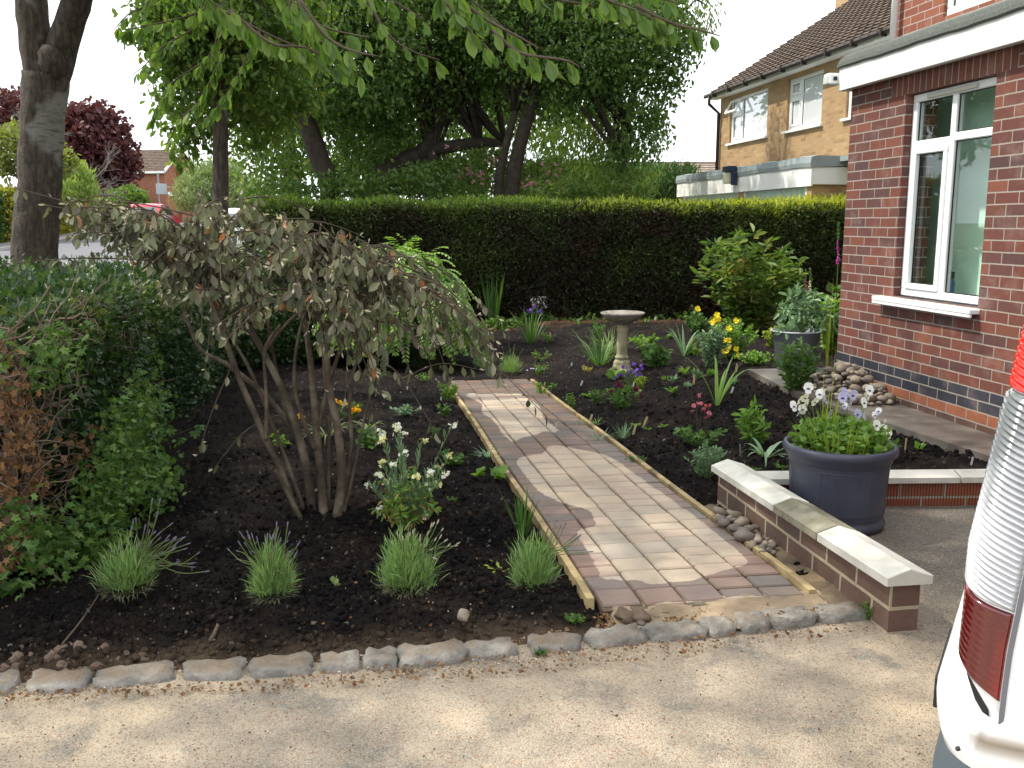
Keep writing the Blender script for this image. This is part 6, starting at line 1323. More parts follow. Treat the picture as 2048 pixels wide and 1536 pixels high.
k_strap('agapanthus with arching strap leaves left of the blue planter', 1530, 922, 88, 58, 13, .022, 'bluegreen', 1.0, 1.5, name='agapanthus')
k_leafy('weed hugging the far end of the cream coped wall', 1500, 958, 44, 24, 6, 10, .022, LANCE, 'bright')
k_leafy('small weeds between the planter and the wall coping', 1560, 946, 34, 14, 6, 8, .018, OVAL, 'plantgreen')
k_leafy('leafy weed peeping out right of the planter', 1780, 925, 26, 38, 6, 10, .028, OVAL, 'plantgreen')
k_rosette('bright seedling left of centre in the small bed by the house', 1838, 908, 40, 26, 11, .055, OVAL, 'bright', up=1.2)
k_rosette('upper bright seedling in the small bed by the house', 1862, 888, 40, 20, 10, .05, OVAL, 'bright', up=1.2)
k_rosette('rightmost bright seedling in the small bed by the house', 1905, 905, 34, 18, 8, .05, LANCE, 'bright', up=1.2)
k_leafy('tall green stemmed plant with fine leaves in front of the grey pot', 1588, 792, 84, 118, 13, 24, .060, LANCE, 'plantgreen', name='tall_leafy_plant', up=.7)
k_grass('thin wispy yellow green stems rising beside the house corner', 1655, 760, 46, 180, 9, .007, 'lime', .22, .2, name='wispy_stems')
k_leafy('lush light green climber at the foot of the house corner', 1668, 712, 70, 120, 26, 16, .07, OVALW, 'bright', name='climber')
k_leafy('yellow green spurge left of the grey pot', 1548, 700, 66, 46, 20, 16, .035, OVALW, 'lime', name='spurge')
k_leafy('patchy low ground plants behind the slab path', 1510, 735, 90, 26, 24, 12, .035, OVAL, 'bright')
k_leafy('divided leaf shrub standing behind the grey pot', 1590, 668, 100, 110, 26, 20, .085, LANCE, 'plantgreen', name='tree_peony', down=.3)
k_leafy('large leaved greenery at the foot of the hedge behind the pot', 1625, 660, 90, 80, 20, 10, .14, OVALW, 'dark_leaf', name='foxglove_leaves', down=.4)
# buddleia like shrub
r, p, k = k_leafy('tall arching shrub with long pointed leaves in front of the tall hedge', 1495, 668, 230, 205, 56, 22, .15, LANCE, 'mid_leaf', name='arching_shrub', cat='shrub', down=.25, up=.6)
m = MB()
for (x, y, s_) in ((1462, 530, 8), (1470, 545, 9), (1488, 520, 8), (1466, 560, 8), (1478, 570, 8), (1505, 590, 8), (1500, 515, 6)):
    kk = 8; P = np.array([atY(x + rng.normal() * s_, y + rng.normal() * s_, p[1] - .35) for _ in range(kk)]); leaves(m, P, rdir(kk, -.6), rdir(kk), .12, LANCE)
tag(m.build('withered_leaves', LM['yellowing'], r), 'withered ochre leaves near the top of the shrub')
k_leafy('dark leafy branch reaching up the hedge near the house', 1625, 610, 110, 165, 15, 16, .13, LANCE, 'dark_leaf', name='climbing_branch', down=.3)
# foxgloves
def foxglove(label, px, py, top, f0, f1, fmx, lw=40):
    r, p, k = plant('foxglove', label, px, py, 'flower'); tw, lf, fl = MB(), MB(), MB(); Yp = p[1]; tipx = px + rng.normal() * 3
    tip = atY(tipx + 6, top, Yp); stemto(tw, p, tip, .007); n = 14; a = rng.random(n) * 6.28; leaves(lf, p + np.array([0, 0, 1.]) * (rng.random((n, 1)) * 90 * k), np.stack([np.cos(a), np.sin(a), .5 + 0 * a], 1), (0, 0, 1), .20, T_oval(.26, .05, .15))
    for y in np.arange(top + 4, f0, 3): leaves(lf, np.repeat(atY(tipx + 6 * (y > 0), y, Yp)[None], 3, 0), rdir(3, .3), rdir(3), .035, LANCE)
    for y in np.arange(f0, f1, 5.0):
        for s_ in (-1, 0, 1):
            if rng.random() < .25: continue
            g_ = .45 + .55 * (y - f0) / (f1 - f0); c = atY(tipx + 5, y + rng.normal() * 1.5, Yp); d = unit(np.array([s_ * .9 + rng.normal() * .2, -.6, -.75])); fl.tube([c, c + d * .018 * g_, c + d * .040 * g_], [.004 * g_, .009 * g_, .012 * g_], 6, cap=False)
    tw.build('stem', M['greenstem'], r); lf.build('leaves', LM['plantgreen'], r); fl.build('bells', fmx, r)
foxglove('tall foxglove with magenta bells against the hedge next to the house corner', 1668, 668, 442, 478, 524, FM['magenta'])
foxglove('shorter foxglove with white bells behind the grey pot', 1618, 676, 535, 562, 592, FM['white'])
foxglove('fading foxglove with dull pink bells, left of the white one', 1606, 672, 538, 556, 580, FM['pink'])
# weeds by the kerb
k_leafy('weed tuft growing out of the kerb row below the third lavender', 1080, 1304, 50, 20, 12, 8, .016, LANCE, 'plantgreen', name='weed')
k_leafy('low green weed at the left foot of the paved path', 1150, 1246, 44, 14, 12, 8, .014, OVAL, 'plantgreen', name='weed')
k_leafy('small grass tuft in the sand at the centre of the path end', 1350, 1243, 34, 12, 8, 8, .012, LANCE, 'bluegreen', name='weed')
k_leafy('weeds climbing the near end of the brown brick wall', 1738, 1238, 36, 52, 9, 14, .012, OVAL, 'bright', name='weed')
k_leafy('weed sprig between the raised sett and the wall', 1688, 1232, 20, 12, 5, 6, .012, OVAL, 'plantgreen', name='weed')
k_grass('dry grass wisps at the foot of the wide sett', 1655, 1262, 26, 16, 10, .003, 'willow', .8, .5, name='weed')
# ================================================================ POTS, BIRDBATH
POT = np.array([1.585, 4.43, 0.0])
pt = thing('planter', 'large round dark blue grey planter behind the low wall, filled with pansies', 'plant pot', POT)
prof = [(.001, 0), (.205, 0), (.222, .008), (.228, .03), (.224, .045), (.214, .056), (.216, .066), (.219, .070), (.2165, .074), (.2205, .079), (.2180, .083), (.222, .088), (.226, .20), (.233, .30), (.2345, .304), (.231, .309), (.2365, .314), (.233, .319), (.239, .325), (.244, .345), (.256, .36), (.266, .375), (.268, .390), (.262, .402), (.250, .408), (.240, .400), (.236, .38), (.232, .34), (.001, .335)]
def potfn(V):
    V = V.copy(); d = V - POT; a = np.arctan2(d[:, 1], d[:, 0]); z = d[:, 2]; g = np.zeros(len(V))
    for c in np.arange(8) * np.pi / 4 + .2 - np.pi / 2:
        q = np.abs((a - c + np.pi) % (2 * np.pi) - np.pi); g += (np.abs(q - .035) < .012) | (np.abs(q - .075) < .012)
    k = 1 - .010 * g * ((z > .09) & (z < .30)); V[:, 0] = POT[0] + d[:, 0] * k; V[:, 1] = POT[1] + d[:, 1] * k; return V
mb = MB(); P2 = []
for i, q in enumerate(prof):
    P2.append(q)
    if i == 11: P2 += [(.2225, .10), (.2235, .13), (.2245, .16)]
    if i == 12: P2 += [(.229, .24), (.231, .27), (.2325, .29)]
mb.lathe(P2, 260, POT, fn=potfn); mb.build('pot_body', pm('glazed_blue_grey', [(.034, .038, .060), (.052, .056, .082), (.070, .074, .098)], 4, .42, 50, .15, .002, spec=.4), pt, smooth=True)
mb = MB(); X_, Y_ = np.meshgrid(np.linspace(-1, 1, 30), np.linspace(-1, 1, 30), indexing='ij'); rr = np.maximum(np.hypot(X_, Y_), 1e-6); sq = np.maximum(np.abs(X_), np.abs(Y_)) / rr
mb.grid(POT[0] + X_ * sq * .232, POT[1] + Y_ * sq * .232, .355 + (fbm(X_ * 2, Y_ * 2, 4, 3)) * .035); mb.build('compost', M['soil'], pt, smooth=True)
# pansies
TP = POT + np.array([0, 0, .37])
pn = thing('pansies', 'white and lilac pansies with yellow green leaves growing in the large blue grey planter', 'flowers', TP); lf, tw, yl, st_ = MB(), MB(), MB(), MB(); fw, fl, fd = MB(), MB(), MB()
FLW = [(1617, 776, 1), (1610, 795, 1), (1600, 800, 1), (1605, 818, 1), (1640, 788, 1), (1650, 800, 0), (1612, 808, 1), (1690, 785, 0), (1685, 795, 0), (1700, 808, 0), (1660, 828, 0), (1716, 828, 0), (1735, 790, 1), (1728, 805, 1), (1739, 780, 1), (1703, 845, 1), (1754, 850, 1), (1768, 858, 1), (1776, 868, 1), (1600, 824, 0), (1630, 803, 1), (1750, 830, 2), (1757, 822, 2), (1706, 790, 0), (1690, 812, 2), (1770, 845, 2), (1587, 812, 1), (1722, 836, 0)]
for (x, y, c_) in FLW:
    c = atY(x, y, POT[1] + rng.normal() * .11); nrm = unit(np.array([rng.normal() * .95, -1, .1 + rng.normal() * .55])); b0 = TP + np.array([(c[0] - TP[0]) * .55, (c[1] - TP[1]) * .6, .02]); stemto(st_, b0, c - nrm * .004, .0013)
    a = np.array([0, 0, 1.]); u = unit(np.cross(nrm, a)); v = unit(np.cross(u, nrm)); R0 = .0245 if c_ != 2 else .017; 
    for (ang, s_, m_) in ((1.95, 1.1, fw if c_ else fl), (1.19, 1.1, fw if c_ else fl), (2.95, .95, fl if c_ == 0 else fw), (.19, .95, fl if c_ == 0 else fw), (-1.57, 1.15, fl if c_ != 1 else fw)):
        leaves(m_, c[None], (math.cos(ang) * u + math.sin(ang) * v + nrm * .08)[None], nrm[None], R0 * s_, T_oval(.55, .0, .06, .5, .85))
    for ang in (-1.57, -2.5, -.64): leaves(fd, (c + nrm * .002)[None], (math.cos(ang) * u + math.sin(ang) * v)[None], nrm[None], R0 * .42, T_oval(.3, .0, .0))
n = 900; a = rng.random(n) * 6.28; s = rng.random(n) ** .5 * .215; z = rng.random(n) * .165 * (1 - (s / .23) ** 2 * .5); P = TP + np.stack([np.cos(a) * s, np.sin(a) * s, z], 1); leaves(lf, P, rdir(n) * np.array([1, 1, .4]) + np.array([0, 0, .2]), rdir(n, 1), .026 + .02 * rng.random(n), OVALW)
n = 150; a = rng.random(n) * 6.28; s = rng.random(n) ** .5 * .2; P = TP + np.stack([np.cos(a) * s, np.sin(a) * s, a * 0], 1); blades(yl, P, np.stack([np.cos(a) * .35, np.sin(a) * .35, 1 + 0 * a], 1), .10 + .10 * rng.random(n), .006, .5, 5)
fin(pn, [('stems', st_, M['greenstem']), ('leaves', lf, LM['bright']), ('lime_leaves', yl, LM['lime']), ('white_petals', fw, FM['pansywhite']), ('lilac_petals', fl, FM['lilac']), ('dark_faces', fd, fm('dark_petal', (.03, .01, .08)))])
bb_ = thing('bulb_leaves', 'tall yellowing bulb leaves standing among the pansies', 'plant', TP + np.array([-.03, .02, 0])); m = MB()
for (x, y, bx, w_) in ((1682, 768, 1660, .022), (1660, 772, 1645, .014), (1732, 776, 1712, .012), (1570, 812, 1604, .012), (1612, 850, 1605, .012), (1655, 700, 1648, .006), (1672, 690, 1655, .005), (1648, 730, 1645, .006), (1640, 800, 1650, .012), (1624, 790, 1636, .01), (1668, 740, 1655, .005)):
    c = atY(x, y, POT[1] + .02); b0 = atY(bx, 880, POT[1] + .0); b0[2] = .37; d = c - b0; blades(m, b0[None], d[None], np.linalg.norm(d), w_, .08, 6)
m.build('leaves', LM['lime'], bb_)
# grey pot
gp_ = gs(1588, 752); gp_[2] = .099; pg = thing('planter', 'grey tapered plastic pot with white rim standing on the slab path', 'plant pot', gp_); q = mpp(gp_)
R1, R0 = 47 * q, 33 * q; Hh = 78 * q; mb = MB(); mb.lathe([(.001, 0), (R0, 0), (R0 * 1.02, .01), (R0 + (R1 - R0) * .66, Hh * .70), (R1 * .955, Hh * .76), (R1 * .96, Hh * .77), (R1 * .975, Hh * .775), (R1 * .99, Hh * .96), (R1 * 1.04, Hh * .975), (R1 * 1.05, Hh), (R1 * .98, Hh * 1.0), (R1 * .95, Hh * .93), (.001, Hh * .9)], 48, gp_); mb.build('pot_body', pm('grey_plastic', [(.10, .115, .135), (.14, .155, .175)], 3, .5, 60, .1), pg, smooth=True)
mb = MB(); mb.lathe([(R1 * 1.052, Hh * .99), (R1 * 1.055, Hh * 1.008), (R1 * 1.0, Hh * 1.012), (R1 * .985, Hh * 1.0)], 48, gp_); mb.build('rim', pm('bleached_rim', [(.45, .48, .50)], bst=0), pg, smooth=True)
pq = thing('potted_lupin', 'dead stems and a tall divided leaf plant growing in the grey pot', 'plant', gp_ + np.array([0, 0, Hh * .9])); lf, tw, dd = MB(), MB(), MB(); c0_ = gp_ + np.array([.05, 0, Hh * .9])
for (x, y) in ((1600, 590), (1585, 600), (1620, 598), (1570, 625), (1640, 620), (1590, 640), (1605, 615), (1630, 650), (1655, 640), (1575, 660)):
    c = atY(x, y, gp_[1] + rng.normal() * .1); S = smoothpath([c0_, (c0_ + c) / 2 + np.array([0, 0, .03]), c], 8); tw.tube(S, .005, 5); kk = 26; P = c + rdir(kk) * .05; leaves(lf, P, rdir(kk, -.1), rdir(kk, 1), .11, LANCE)
for (x0, y0, x1, y1) in ((1540, 668, 1548, 655), (1548, 655, 1556, 672), (1564, 655, 1572, 672), (1610, 672, 1650, 690), (1572, 690, 1640, 676), (1600, 665, 1590, 680)):
    dd.tube([atY(x0, y0, gp_[1] - .1), atY(x1, y1, gp_[1] - .12)], .004, 5)
fin(pq, [('stems', tw, M['greenstem']), ('leaves', lf, LM['bluegreen']), ('dry_stalks', dd, pm('straw', [(.35, .28, .16)], bst=0))])
# birdbath
bp = gs(1243, 748); bb = thing('birdbath', 'weathered stone birdbath with round bowl on a moulded column in the right bed', 'birdbath', bp); q = mpp(bp)
BH = 118 * q * 1.0; S_ = lambda r_, z_: (r_ * q, z_ * q)
stone = pm('weathered_stone', [(.17, .16, .10), (.33, .30, .19), (.42, .38, .26)], 6, .9, 80, .5, .004); bowlst = pm('weathered_bowl', [(.10, .095, .08), (.22, .20, .17), (.32, .30, .26)], 9, .9, 80, .6, .004)
mb = MB(); mb.lathe([S_(.1, -4), S_(25, -4), S_(25, 5), S_(19, 8), S_(17, 15), S_(16.5, 21), S_(13, 25), S_(11.5, 28)], 8, bp, ex=1); mb.build('plinth', stone, bb)
mb = MB(); mb.lathe([S_(11.5, 26), S_(13.5, 28), S_(13.8, 31), S_(11, 33.5), S_(10.6, 36), S_(10.4, 60), S_(10, 80), S_(11.5, 83), S_(12, 86), S_(10.5, 88), S_(11, 91), S_(12, 97), S_(.1, 97)], 32, bp); mb.build('column', stone, bb, smooth=True)
mb = MB(); mb.lathe([S_(.1, 95), S_(14, 95), S_(16, 98), S_(28, 103), S_(37, 109), S_(41, 114), S_(43.5, 116), S_(44, 119), S_(41, 120), S_(36, 115.5), S_(20, 111), S_(.1, 110)], 48, bp); mb.build('bowl', bowlst, bb, smooth=True)
# ================================================================ MARKERS
def marker(label, px, py, L, ang, mat, w=.014, grp=None, name='plant_marker'):
    p = gs(px, py); k = mpp(p); r = thing(name, label, 'plant label', p); h = L * k
    m = MB(); pr = [(-w / 2, -.03), (w / 2, -.03), (w / 2, h - w * .35), (w * .25, h), (-w * .25, h), (-w / 2, h - w * .35)]
    def T(V): V = np.asarray(V); c, s = math.cos(ang), math.sin(ang); x = V[:, 0] * c + V[:, 1] * s; z = -V[:, 0] * s + V[:, 1] * c; return p + np.stack([x, V[:, 2] * 1.0 - z * .15, z], 1)
    m.prism(pr, -.0008, .0012, T=T); m.build('stick', mat, r)
M['lolly'] = pm('birch_stick', [(.50, .36, .20), (.62, .47, .29)], 12, .7, 60, .2); M['tagwhite'] = pm('white_label', [(.72, .74, .74)], bst=0, rough=.4); M['tagdark'] = pm('faded_label', [(.16, .19, .24)], bst=0, rough=.4)
for (lb, x, y, L, a, m_, w) in (
    ('tan wooden marker beside the grassy tufts at the right timber board', 1177, 851, 24, .28, 'lolly', .016), ('tan wooden marker, nearer of the two leaning ones', 1266, 878, 24, .22, 'lolly', .016), ('tan wooden marker, further of the two leaning ones', 1286, 862, 24, .32, 'lolly', .016),
    ('tan wooden marker among the pale seedling group', 1387, 775, 20, .03, 'lolly', .018), ('tan wooden marker by the tip of the slab path', 1472, 748, 16, .04, 'lolly', .018), ('tan wooden marker far back near the purple flowered clump', 1102, 678, 14, -.15, 'lolly', .022), ('thin tan marker in the small bed right of the planter', 1810, 903, 26, -.03, 'lolly', .009),
    ('white plant label right of the corn like shoot', 1462, 794, 15, .25, 'tagwhite', .016), ('white plant label in open soil near the lime mound at the path', 1161, 775, 13, .3, 'tagwhite', .016), ('small white label far back left of the bronze seedling', 1143, 742, 6, .1, 'tagwhite', .016), ('white label left of the burgundy aquilegia flowers', 1266, 781, 11, .12, 'tagwhite', .015), ('white label tucked in the bergenia leaves', 1218, 762, 7, -.05, 'tagwhite', .018),
    ('dark faded label left of the agapanthus', 1481, 918, 28, -.12, 'tagdark', .010), ('pale label at the edge of the red ribbed wall by the house', 1942, 936, 17, .05, 'tagwhite', .011), ('white label left of the lime seedling by the path', 882, 806, 9, .05, 'tagwhite', .014)):
    marker(lb, x, y, L, a, M[m_], w)
# ================================================================ COBBLES
mcob = [pm('cobble_a', [(.13, .105, .08), (.24, .19, .15)], 9, .6, 50, .25, .003), pm('cobble_b', [(.10, .085, .075), (.17, .14, .12)], 9, .55, 50, .25, .003), pm('cobble_c', [(.22, .18, .135), (.33, .27, .21)], 9, .65, 50, .25, .003)]
protos = []
for i in range(9):
    m = MB(); m.blob((0, 0, 0), (1.0, .72 + .05 * (i % 3), .58), i * 4.7 + 2, n=18, m=11, amp=.16); o = m.build('cobble', mcob[i % 3], smooth=True, world=False); protos.append(o)
def cob(c, s, label, group, i):
    pr_ = protos[i % 9]; o = pr_ if not pr_.get('label') else pr_.copy()
    if o is not pr_: COL.objects.link(o)
    o.location = tuple(float(v) for v in c); o.scale = (s, s, s); o.rotation_euler = (rng.normal() * .3, rng.normal() * .3, rng.random() * 6.28); tag(o, label, 'cobble', group)
pl = []
def place(poly, z, n, smin, smax, label, group, zf, gap=.75):
    k = 0; t = 0
    while k < n and t < 9000:
        t += 1; x = min(p[0] for p in poly) + rng.random() * (max(p[0] for p in poly) - min(p[0] for p in poly)); y = min(p[1] for p in poly) + rng.random() * (max(p[1] for p in poly) - min(p[1] for p in poly))
        if not inpoly(np.array([x]), np.array([y]), poly)[0]: continue
        s = smin + (smax - smin) * rng.random() ** 1.6; c = G(x, y, z); c[2] = zf(c) + s * .35
        if any(np.linalg.norm(c - q) < (s + r) * gap for q, r in pl): continue
        pl.append((c, s)); cob(c, s, label, group, int(rng.integers(0, 90))); k += 1
place([(1428, 1036), (1445, 1018), (1490, 1042), (1532, 1070), (1552, 1102), (1540, 1118), (1492, 1086)], .02, 34, .018, .052, 'smooth grey brown cobble in the strip between path board and brown wall', 'cobbles beside the path', lambda c: .02)
cp_ = G(1715, 765, .2)
CC = TH(np.array([(.50, -.16, 0)]))[0]
def heap(c):
    d = math.hypot((c[0] - CC[0]) / .33, (c[1] - CC[1]) / .64); return .092 + max(0, .26 * (1 - d))
pl = []
k = 0; t = 0
while k < 150 and t < 30000:
    t += 1; a = rng.random() * 6.28; r_ = rng.random() ** .5; x = CC[0] + math.cos(a) * r_ * .30; y = CC[1] + math.sin(a) * r_ * .60
    loc = np.array([x, y]) - TH.o; oy = loc @ TH.ey
    s = .022 + .045 * rng.random() ** 1.8
    if oy > -s * .9: continue
    c = np.array([x, y, 0.]); c[2] = heap(c) * .0 + .092 + max(0, (heap(c) - .092)) * (.3 + .7 * rng.random() ** .5) + s * .3
    if any(np.linalg.norm(c - q_) < (s + r) * .66 for q_, r in pl): continue
    pl.append((c, s)); cob(c, s, 'smooth brown cobble in the heap against the house wall', 'cobbles heaped by the house', int(rng.integers(0, 90))); k += 1
# ================================================================ LITTER, CLODS, GRIT
def scatter(name, mat, pts_, smin, smax, kind='chip', flat=.3):
    m = MB(); n = len(pts_)
    if kind == 'chip': leaves(m, pts_, rdir(n) * np.array([1, 1, .25]), rdir(n, 1), smin + (smax - smin) * rng.random(n) ** 2, T_oval(.35, .12, .1))
    else:
        for v_ in range(6):
            q_ = MB(); q_.blob((0, .5, 0), .62, v_ * 7.7 + 1, n=8, m=6, amp=.55, flat=.8); T_ = (q_.V[0], q_.P); i_ = np.arange(n) % 6 == v_
            k_ = int(i_.sum()); leaves(m, pts_[i_], rdir(k_), rdir(k_), smin + (smax - smin) * rng.random(k_) ** 2.2, T_)
    return tag(m.build(name, mat, smooth=False), kind='stuff')
def pts_in(n, poly, zf, lift=.004):
    xs_ = rng.uniform(min(p[0] for p in poly), max(p[0] for p in poly), n * 4); ys_ = rng.uniform(min(p[1] for p in poly), max(p[1] for p in poly), n * 4); k = inpoly(xs_, ys_, poly); P = np.array([G(x, y, 0) for x, y in zip(xs_[k][:n], ys_[k][:n])]); P[:, 2] = zf(P[:, 0], P[:, 1]) + lift; return P
sandz = lambda x, y: np.zeros(len(x)) + .01
kb = lambda x, y: np.where(y > kerb_y(x) + .08, soilz(x, y), .008)
A_ = pts_in(1700, [(0, 1385), (500, 1370), (1000, 1315), (1300, 1290), (1650, 1255), (1790, 1260), (1500, 1300), (1100, 1350), (600, 1385), (0, 1415)], sandz)
B_ = pts_in(1200, [(0, 1340), (300, 1335), (800, 1300), (1180, 1255), (1240, 1180), (1230, 1240), (1650, 1225), (1650, 1245), (1300, 1262), (900, 1315), (400, 1355), (0, 1365)], lambda x, y: kb(x, y) + .006)
C_ = pts_in(500, [(0, 1420), (2048, 1230), (2048, 1536), (0, 1536)], sandz, .002)
D_ = pts_in(420, [(0, 1150), (1150, 1100), (1200, 1250), (0, 1350)], soilz)
E_ = pts_in(1500, [(1190, 1232), (1400, 1222), (1640, 1208), (1640, 1240), (1300, 1262), (1200, 1262)], lambda x, y: kb(x, y) + .02)
scatter('leaf_litter', LM['dead_leaf'], np.concatenate([A_, B_, D_[:260], E_]), .004, .020)
scatter('husk_litter', leafmat('pale_husk', [(.42, .33, .22), (.55, .47, .34)], trans=.1), np.concatenate([A_[::3], B_[::3], C_[::9]]) + np.array([.01, .004, .001]), .003, .011)
scatter('driveway_debris', leafmat('dark_husk', [(.06, .035, .02), (.15, .08, .045)], trans=.05), C_, .003, .011)
cl = pts_in(6500, [(40, 1180), (560, 1040), (900, 960), (1180, 1190), (1200, 1240), (800, 1300), (300, 1335), (0, 1345)], soilz, 0)
cl2 = pts_in(6500, [(400, 900), (900, 780), (1050, 960), (1180, 1200), (60, 1290), (100, 1100)], soilz, 0)
cl3 = pts_in(5500, [(1130, 830), (1300, 700), (1520, 760), (1800, 870), (1960, 935), (1460, 955), (1380, 1010)], soilz, 0)
scatter('soil_crumbs', M['soil'], np.concatenate([cl, cl2, cl3]), .004, .024, 'clod')
lc = pts_in(150, [(0, 1290), (200, 1300), (420, 1330), (420, 1350), (0, 1370)], soilz, 0)
scatter('dry_clods', pm('dry_clod', [(.09, .062, .045), (.17, .125, .09)], 12, .95, 50, .6), lc, .006, .032, 'clod')
gr = pts_in(260, [(60, 1180), (900, 960), (1180, 1190), (800, 1300), (0, 1345)], soilz, .004)
gr2 = pts_in(200, [(1130, 830), (1300, 700), (1520, 760), (1960, 935), (1460, 955)], soilz, .004)
scatter('pale_grit', pm('perlite', [(.42, .38, .32)], bst=0), np.concatenate([gr, gr2]), .0015, .0045, 'clod')
def single(name, label, cat, mb_, mat, loc, smooth=True): return tag(mb_.build(name, mat, loc=loc, smooth=smooth), label, cat)
def stick(label, pts_, r):
    P = [gs(x, y) + np.array([0, 0, .012 + dz]) for x, y, dz in pts_]; m = MB(); m.tube(smoothpath(P, 10), np.linspace(r, r * .5, 10), 6, wob=.3); single('stick', label, 'stick', m, M['twig'] if r > .003 else pm('pale_twig', [(.3, .2, .12)], bst=0), P[0])
stick('curved dead stick lying on the soil at the lower left', [(125, 1302, 0), (165, 1270, .02), (200, 1232, .03)], .0045)
stick('short thick piece of bark lying below the second lavender', [(422, 1292, 0), (432, 1272, .004), (440, 1255, 0)], .010)
stick('thin twig lying on the soil in front of the birdbath', [(1077, 758, 0), (1095, 754, .01), (1105, 756, 0)], .0045)
P = G(1262, 1238, .02); m = MB(); m.blob(P + np.array([-.02, 0, .012]), .045, 8, n=14, m=9, amp=.5, flat=.6); m.blob(P + np.array([.035, 0, .012]), .032, 11, n=14, m=9, amp=.5, flat=.6); single('clay_lump', 'knobbly grey brown lump of clay at the left foot of the path', 'clod', m, bpy.data.materials['dry_clod'], P)
P = G(1282, 1246, .02); m = MB(); m.blob(P, .018, 4, n=12, m=8, amp=.3, flat=.6); single('pebble', 'small blue grey pebble beside the clay lump', 'pebble', m, mcob[1], P)
P = gs(928, 1258); m = MB(); m.blob(P + np.array([0, 0, .015]), .022, 9, n=12, m=8, amp=.4); single('pebble', 'light brown stone on the soil above the kerb, below the bushy lavender', 'pebble', m, mcob[2], P)
P = gs(668, 1170); m = MB(); kk = 9; leaves(m, np.repeat(P[None], kk, 0) + rdir(kk) * .012 + np.array([0, 0, .01]), rdir(kk), rdir(kk, .6), .03, OVALW); single('fallen_leaf', 'pale curled dead leaf between the second and third lavenders', 'leaf', m, LM['willow'], P, False)
# ================================================================ WHITE VAN, its rear corner beside the camera
VC = np.array([.640, 1.26]); va = R(30.5); VR = np.array([math.sin(va), math.cos(va)]); VF = np.array([math.cos(va), -math.sin(va)])
van = thing('van', 'white van parked at the right edge, its rear corner with a tall ribbed tail lamp', 'van', (*VC, 0))
def TV(V):   # local (forward, across away from camera, up)
    V = np.asarray(V, float); p = VC + V[:, 0:1] * VF + V[:, 1:2] * VR; return np.stack([p[:, 0], p[:, 1], V[:, 2]], 1)
RL, RW, RC = 4.1, 1.72, .045
def rear_x(z): return np.interp(z, [.30, .60, .80, 1.0, 1.3, 1.7, 1.86, 1.90], [.02, .0, .0, .004, .045, .135, .24, .40])
def side_y(z): return np.interp(z, [.30, .60, .80, 1.0, 1.3, 1.7, 1.86, 1.90], [.03, .012, .0, .0, .02, .075, .15, .26])
def sect(z, nc=9, c=None):
    """plan outline at height z, starting on the rear near corner: rear face -> corner arc -> side"""
    x0, y0 = float(rear_x(z)), float(side_y(z)); x1, y1 = RL - x0 * .6, RW - y0; r = c or RC; P = []
    for (cx, cy, a0) in ((x0 + r, y0 + r, 180), (x1 - r * 3, y0 + r * 3, 270), (x1 - r * 3, y1 - r * 3, 0), (x0 + r, y1 - r, 90)):
        rr = r if cx < 1 else r * 3
        for i in range(nc): a = R(a0 + 90 * i / (nc - 1)); P.append((cx + rr * math.cos(a), cy + rr * math.sin(a)))
    return P
mb = MB(); zs = [.42, .50, .60, .70, .80, .90, 1.0, 1.1, 1.2, 1.3, 1.4, 1.5, 1.6, 1.7, 1.78, 1.84, 1.88, 1.90]; V = []
for z in zs: V += [(x, y, z) for x, y in sect(z)]
k = len(sect(1)); Fs = [(i * k + j, i * k + (j + 1) % k, (i + 1) * k + (j + 1) % k, (i + 1) * k + j) for i in range(len(zs) - 1) for j in range(k)] + [tuple((len(zs) - 1) * k + j for j in range(k)), tuple(range(k))[::-1]]
mb.add(TV(np.array(V)), Fs)
M['vanpaint'] = pm('white_van_paint', [(.80, .81, .82)], rough=.25, bst=0, spec=.5, coat=.6)
mb.build('body', M['vanpaint'], van, smooth=True)
# surface strip that follows the rear corner: s<0 on rear face, 0..arc on the corner, beyond on the side
arcL = RC * math.pi / 2
def skin(s, z, off=0.0):
    x0, y0 = float(rear_x(z)), float(side_y(z)); 
    if s < 0: return (x0 - off, y0 + RC - s, z)
    if s <= arcL: a = math.pi + s / RC; return (x0 + RC + (RC + off) * math.cos(a), y0 + RC + (RC + off) * math.sin(a), z)
    return (x0 + RC + (s - arcL), y0 - off, z)
def lamp_part(name, zlo, zhi, mat, s0, s1, rib=.0, pitch=.0085, off=.006, ns=26, nz=90):
    """zlo/zhi: functions of t across the lamp (0 rear edge, 1 side edge)"""
    m = MB(); S, Tt = np.meshgrid(np.linspace(0, 1, ns), np.linspace(0, 1, nz), indexing='ij'); P = []
    for a, b in zip(S.ravel(), Tt.ravel()):
        z = zlo(a) + (zhi(a) - zlo(a)) * b; s = s0(z) + (s1(z) - s0(z)) * a
        e = min(1, min(a, 1 - a) * 14, min(b, 1 - b) * 40); o = off * e ** .5 + rib * e * (math.sin((z + .35 * (a - .5) * .12) / pitch * 2 * math.pi)); P.append(skin(s, z, o))
    V = TV(np.array(P)); m.grid(V[:, 0].reshape(S.shape), V[:, 1].reshape(S.shape), V[:, 2].reshape(S.shape)); return m
def lensmat(name, c, c2, pitch=0):
    m, t, b = newmat(name); g = N(t, 'NewGeometry').outputs['Position']; mp_ = N(t, 'Mapping'); mp_.inputs['Scale'].default_value = (10, 10, 3); t.links.new(g, mp_.inputs[0]); nn = noise(t, 1, 3, .6, mp_.outputs[0])
    t.links.new(ramp(t, nn, [c, c2], [.4, .62]), b.inputs['Base Color']); b.inputs['Roughness'].default_value = .12; b.inputs['Specular IOR Level'].default_value = .7; b.inputs['Coat Weight'].default_value = .8; b.inputs['Coat Roughness'].default_value = .05; return m
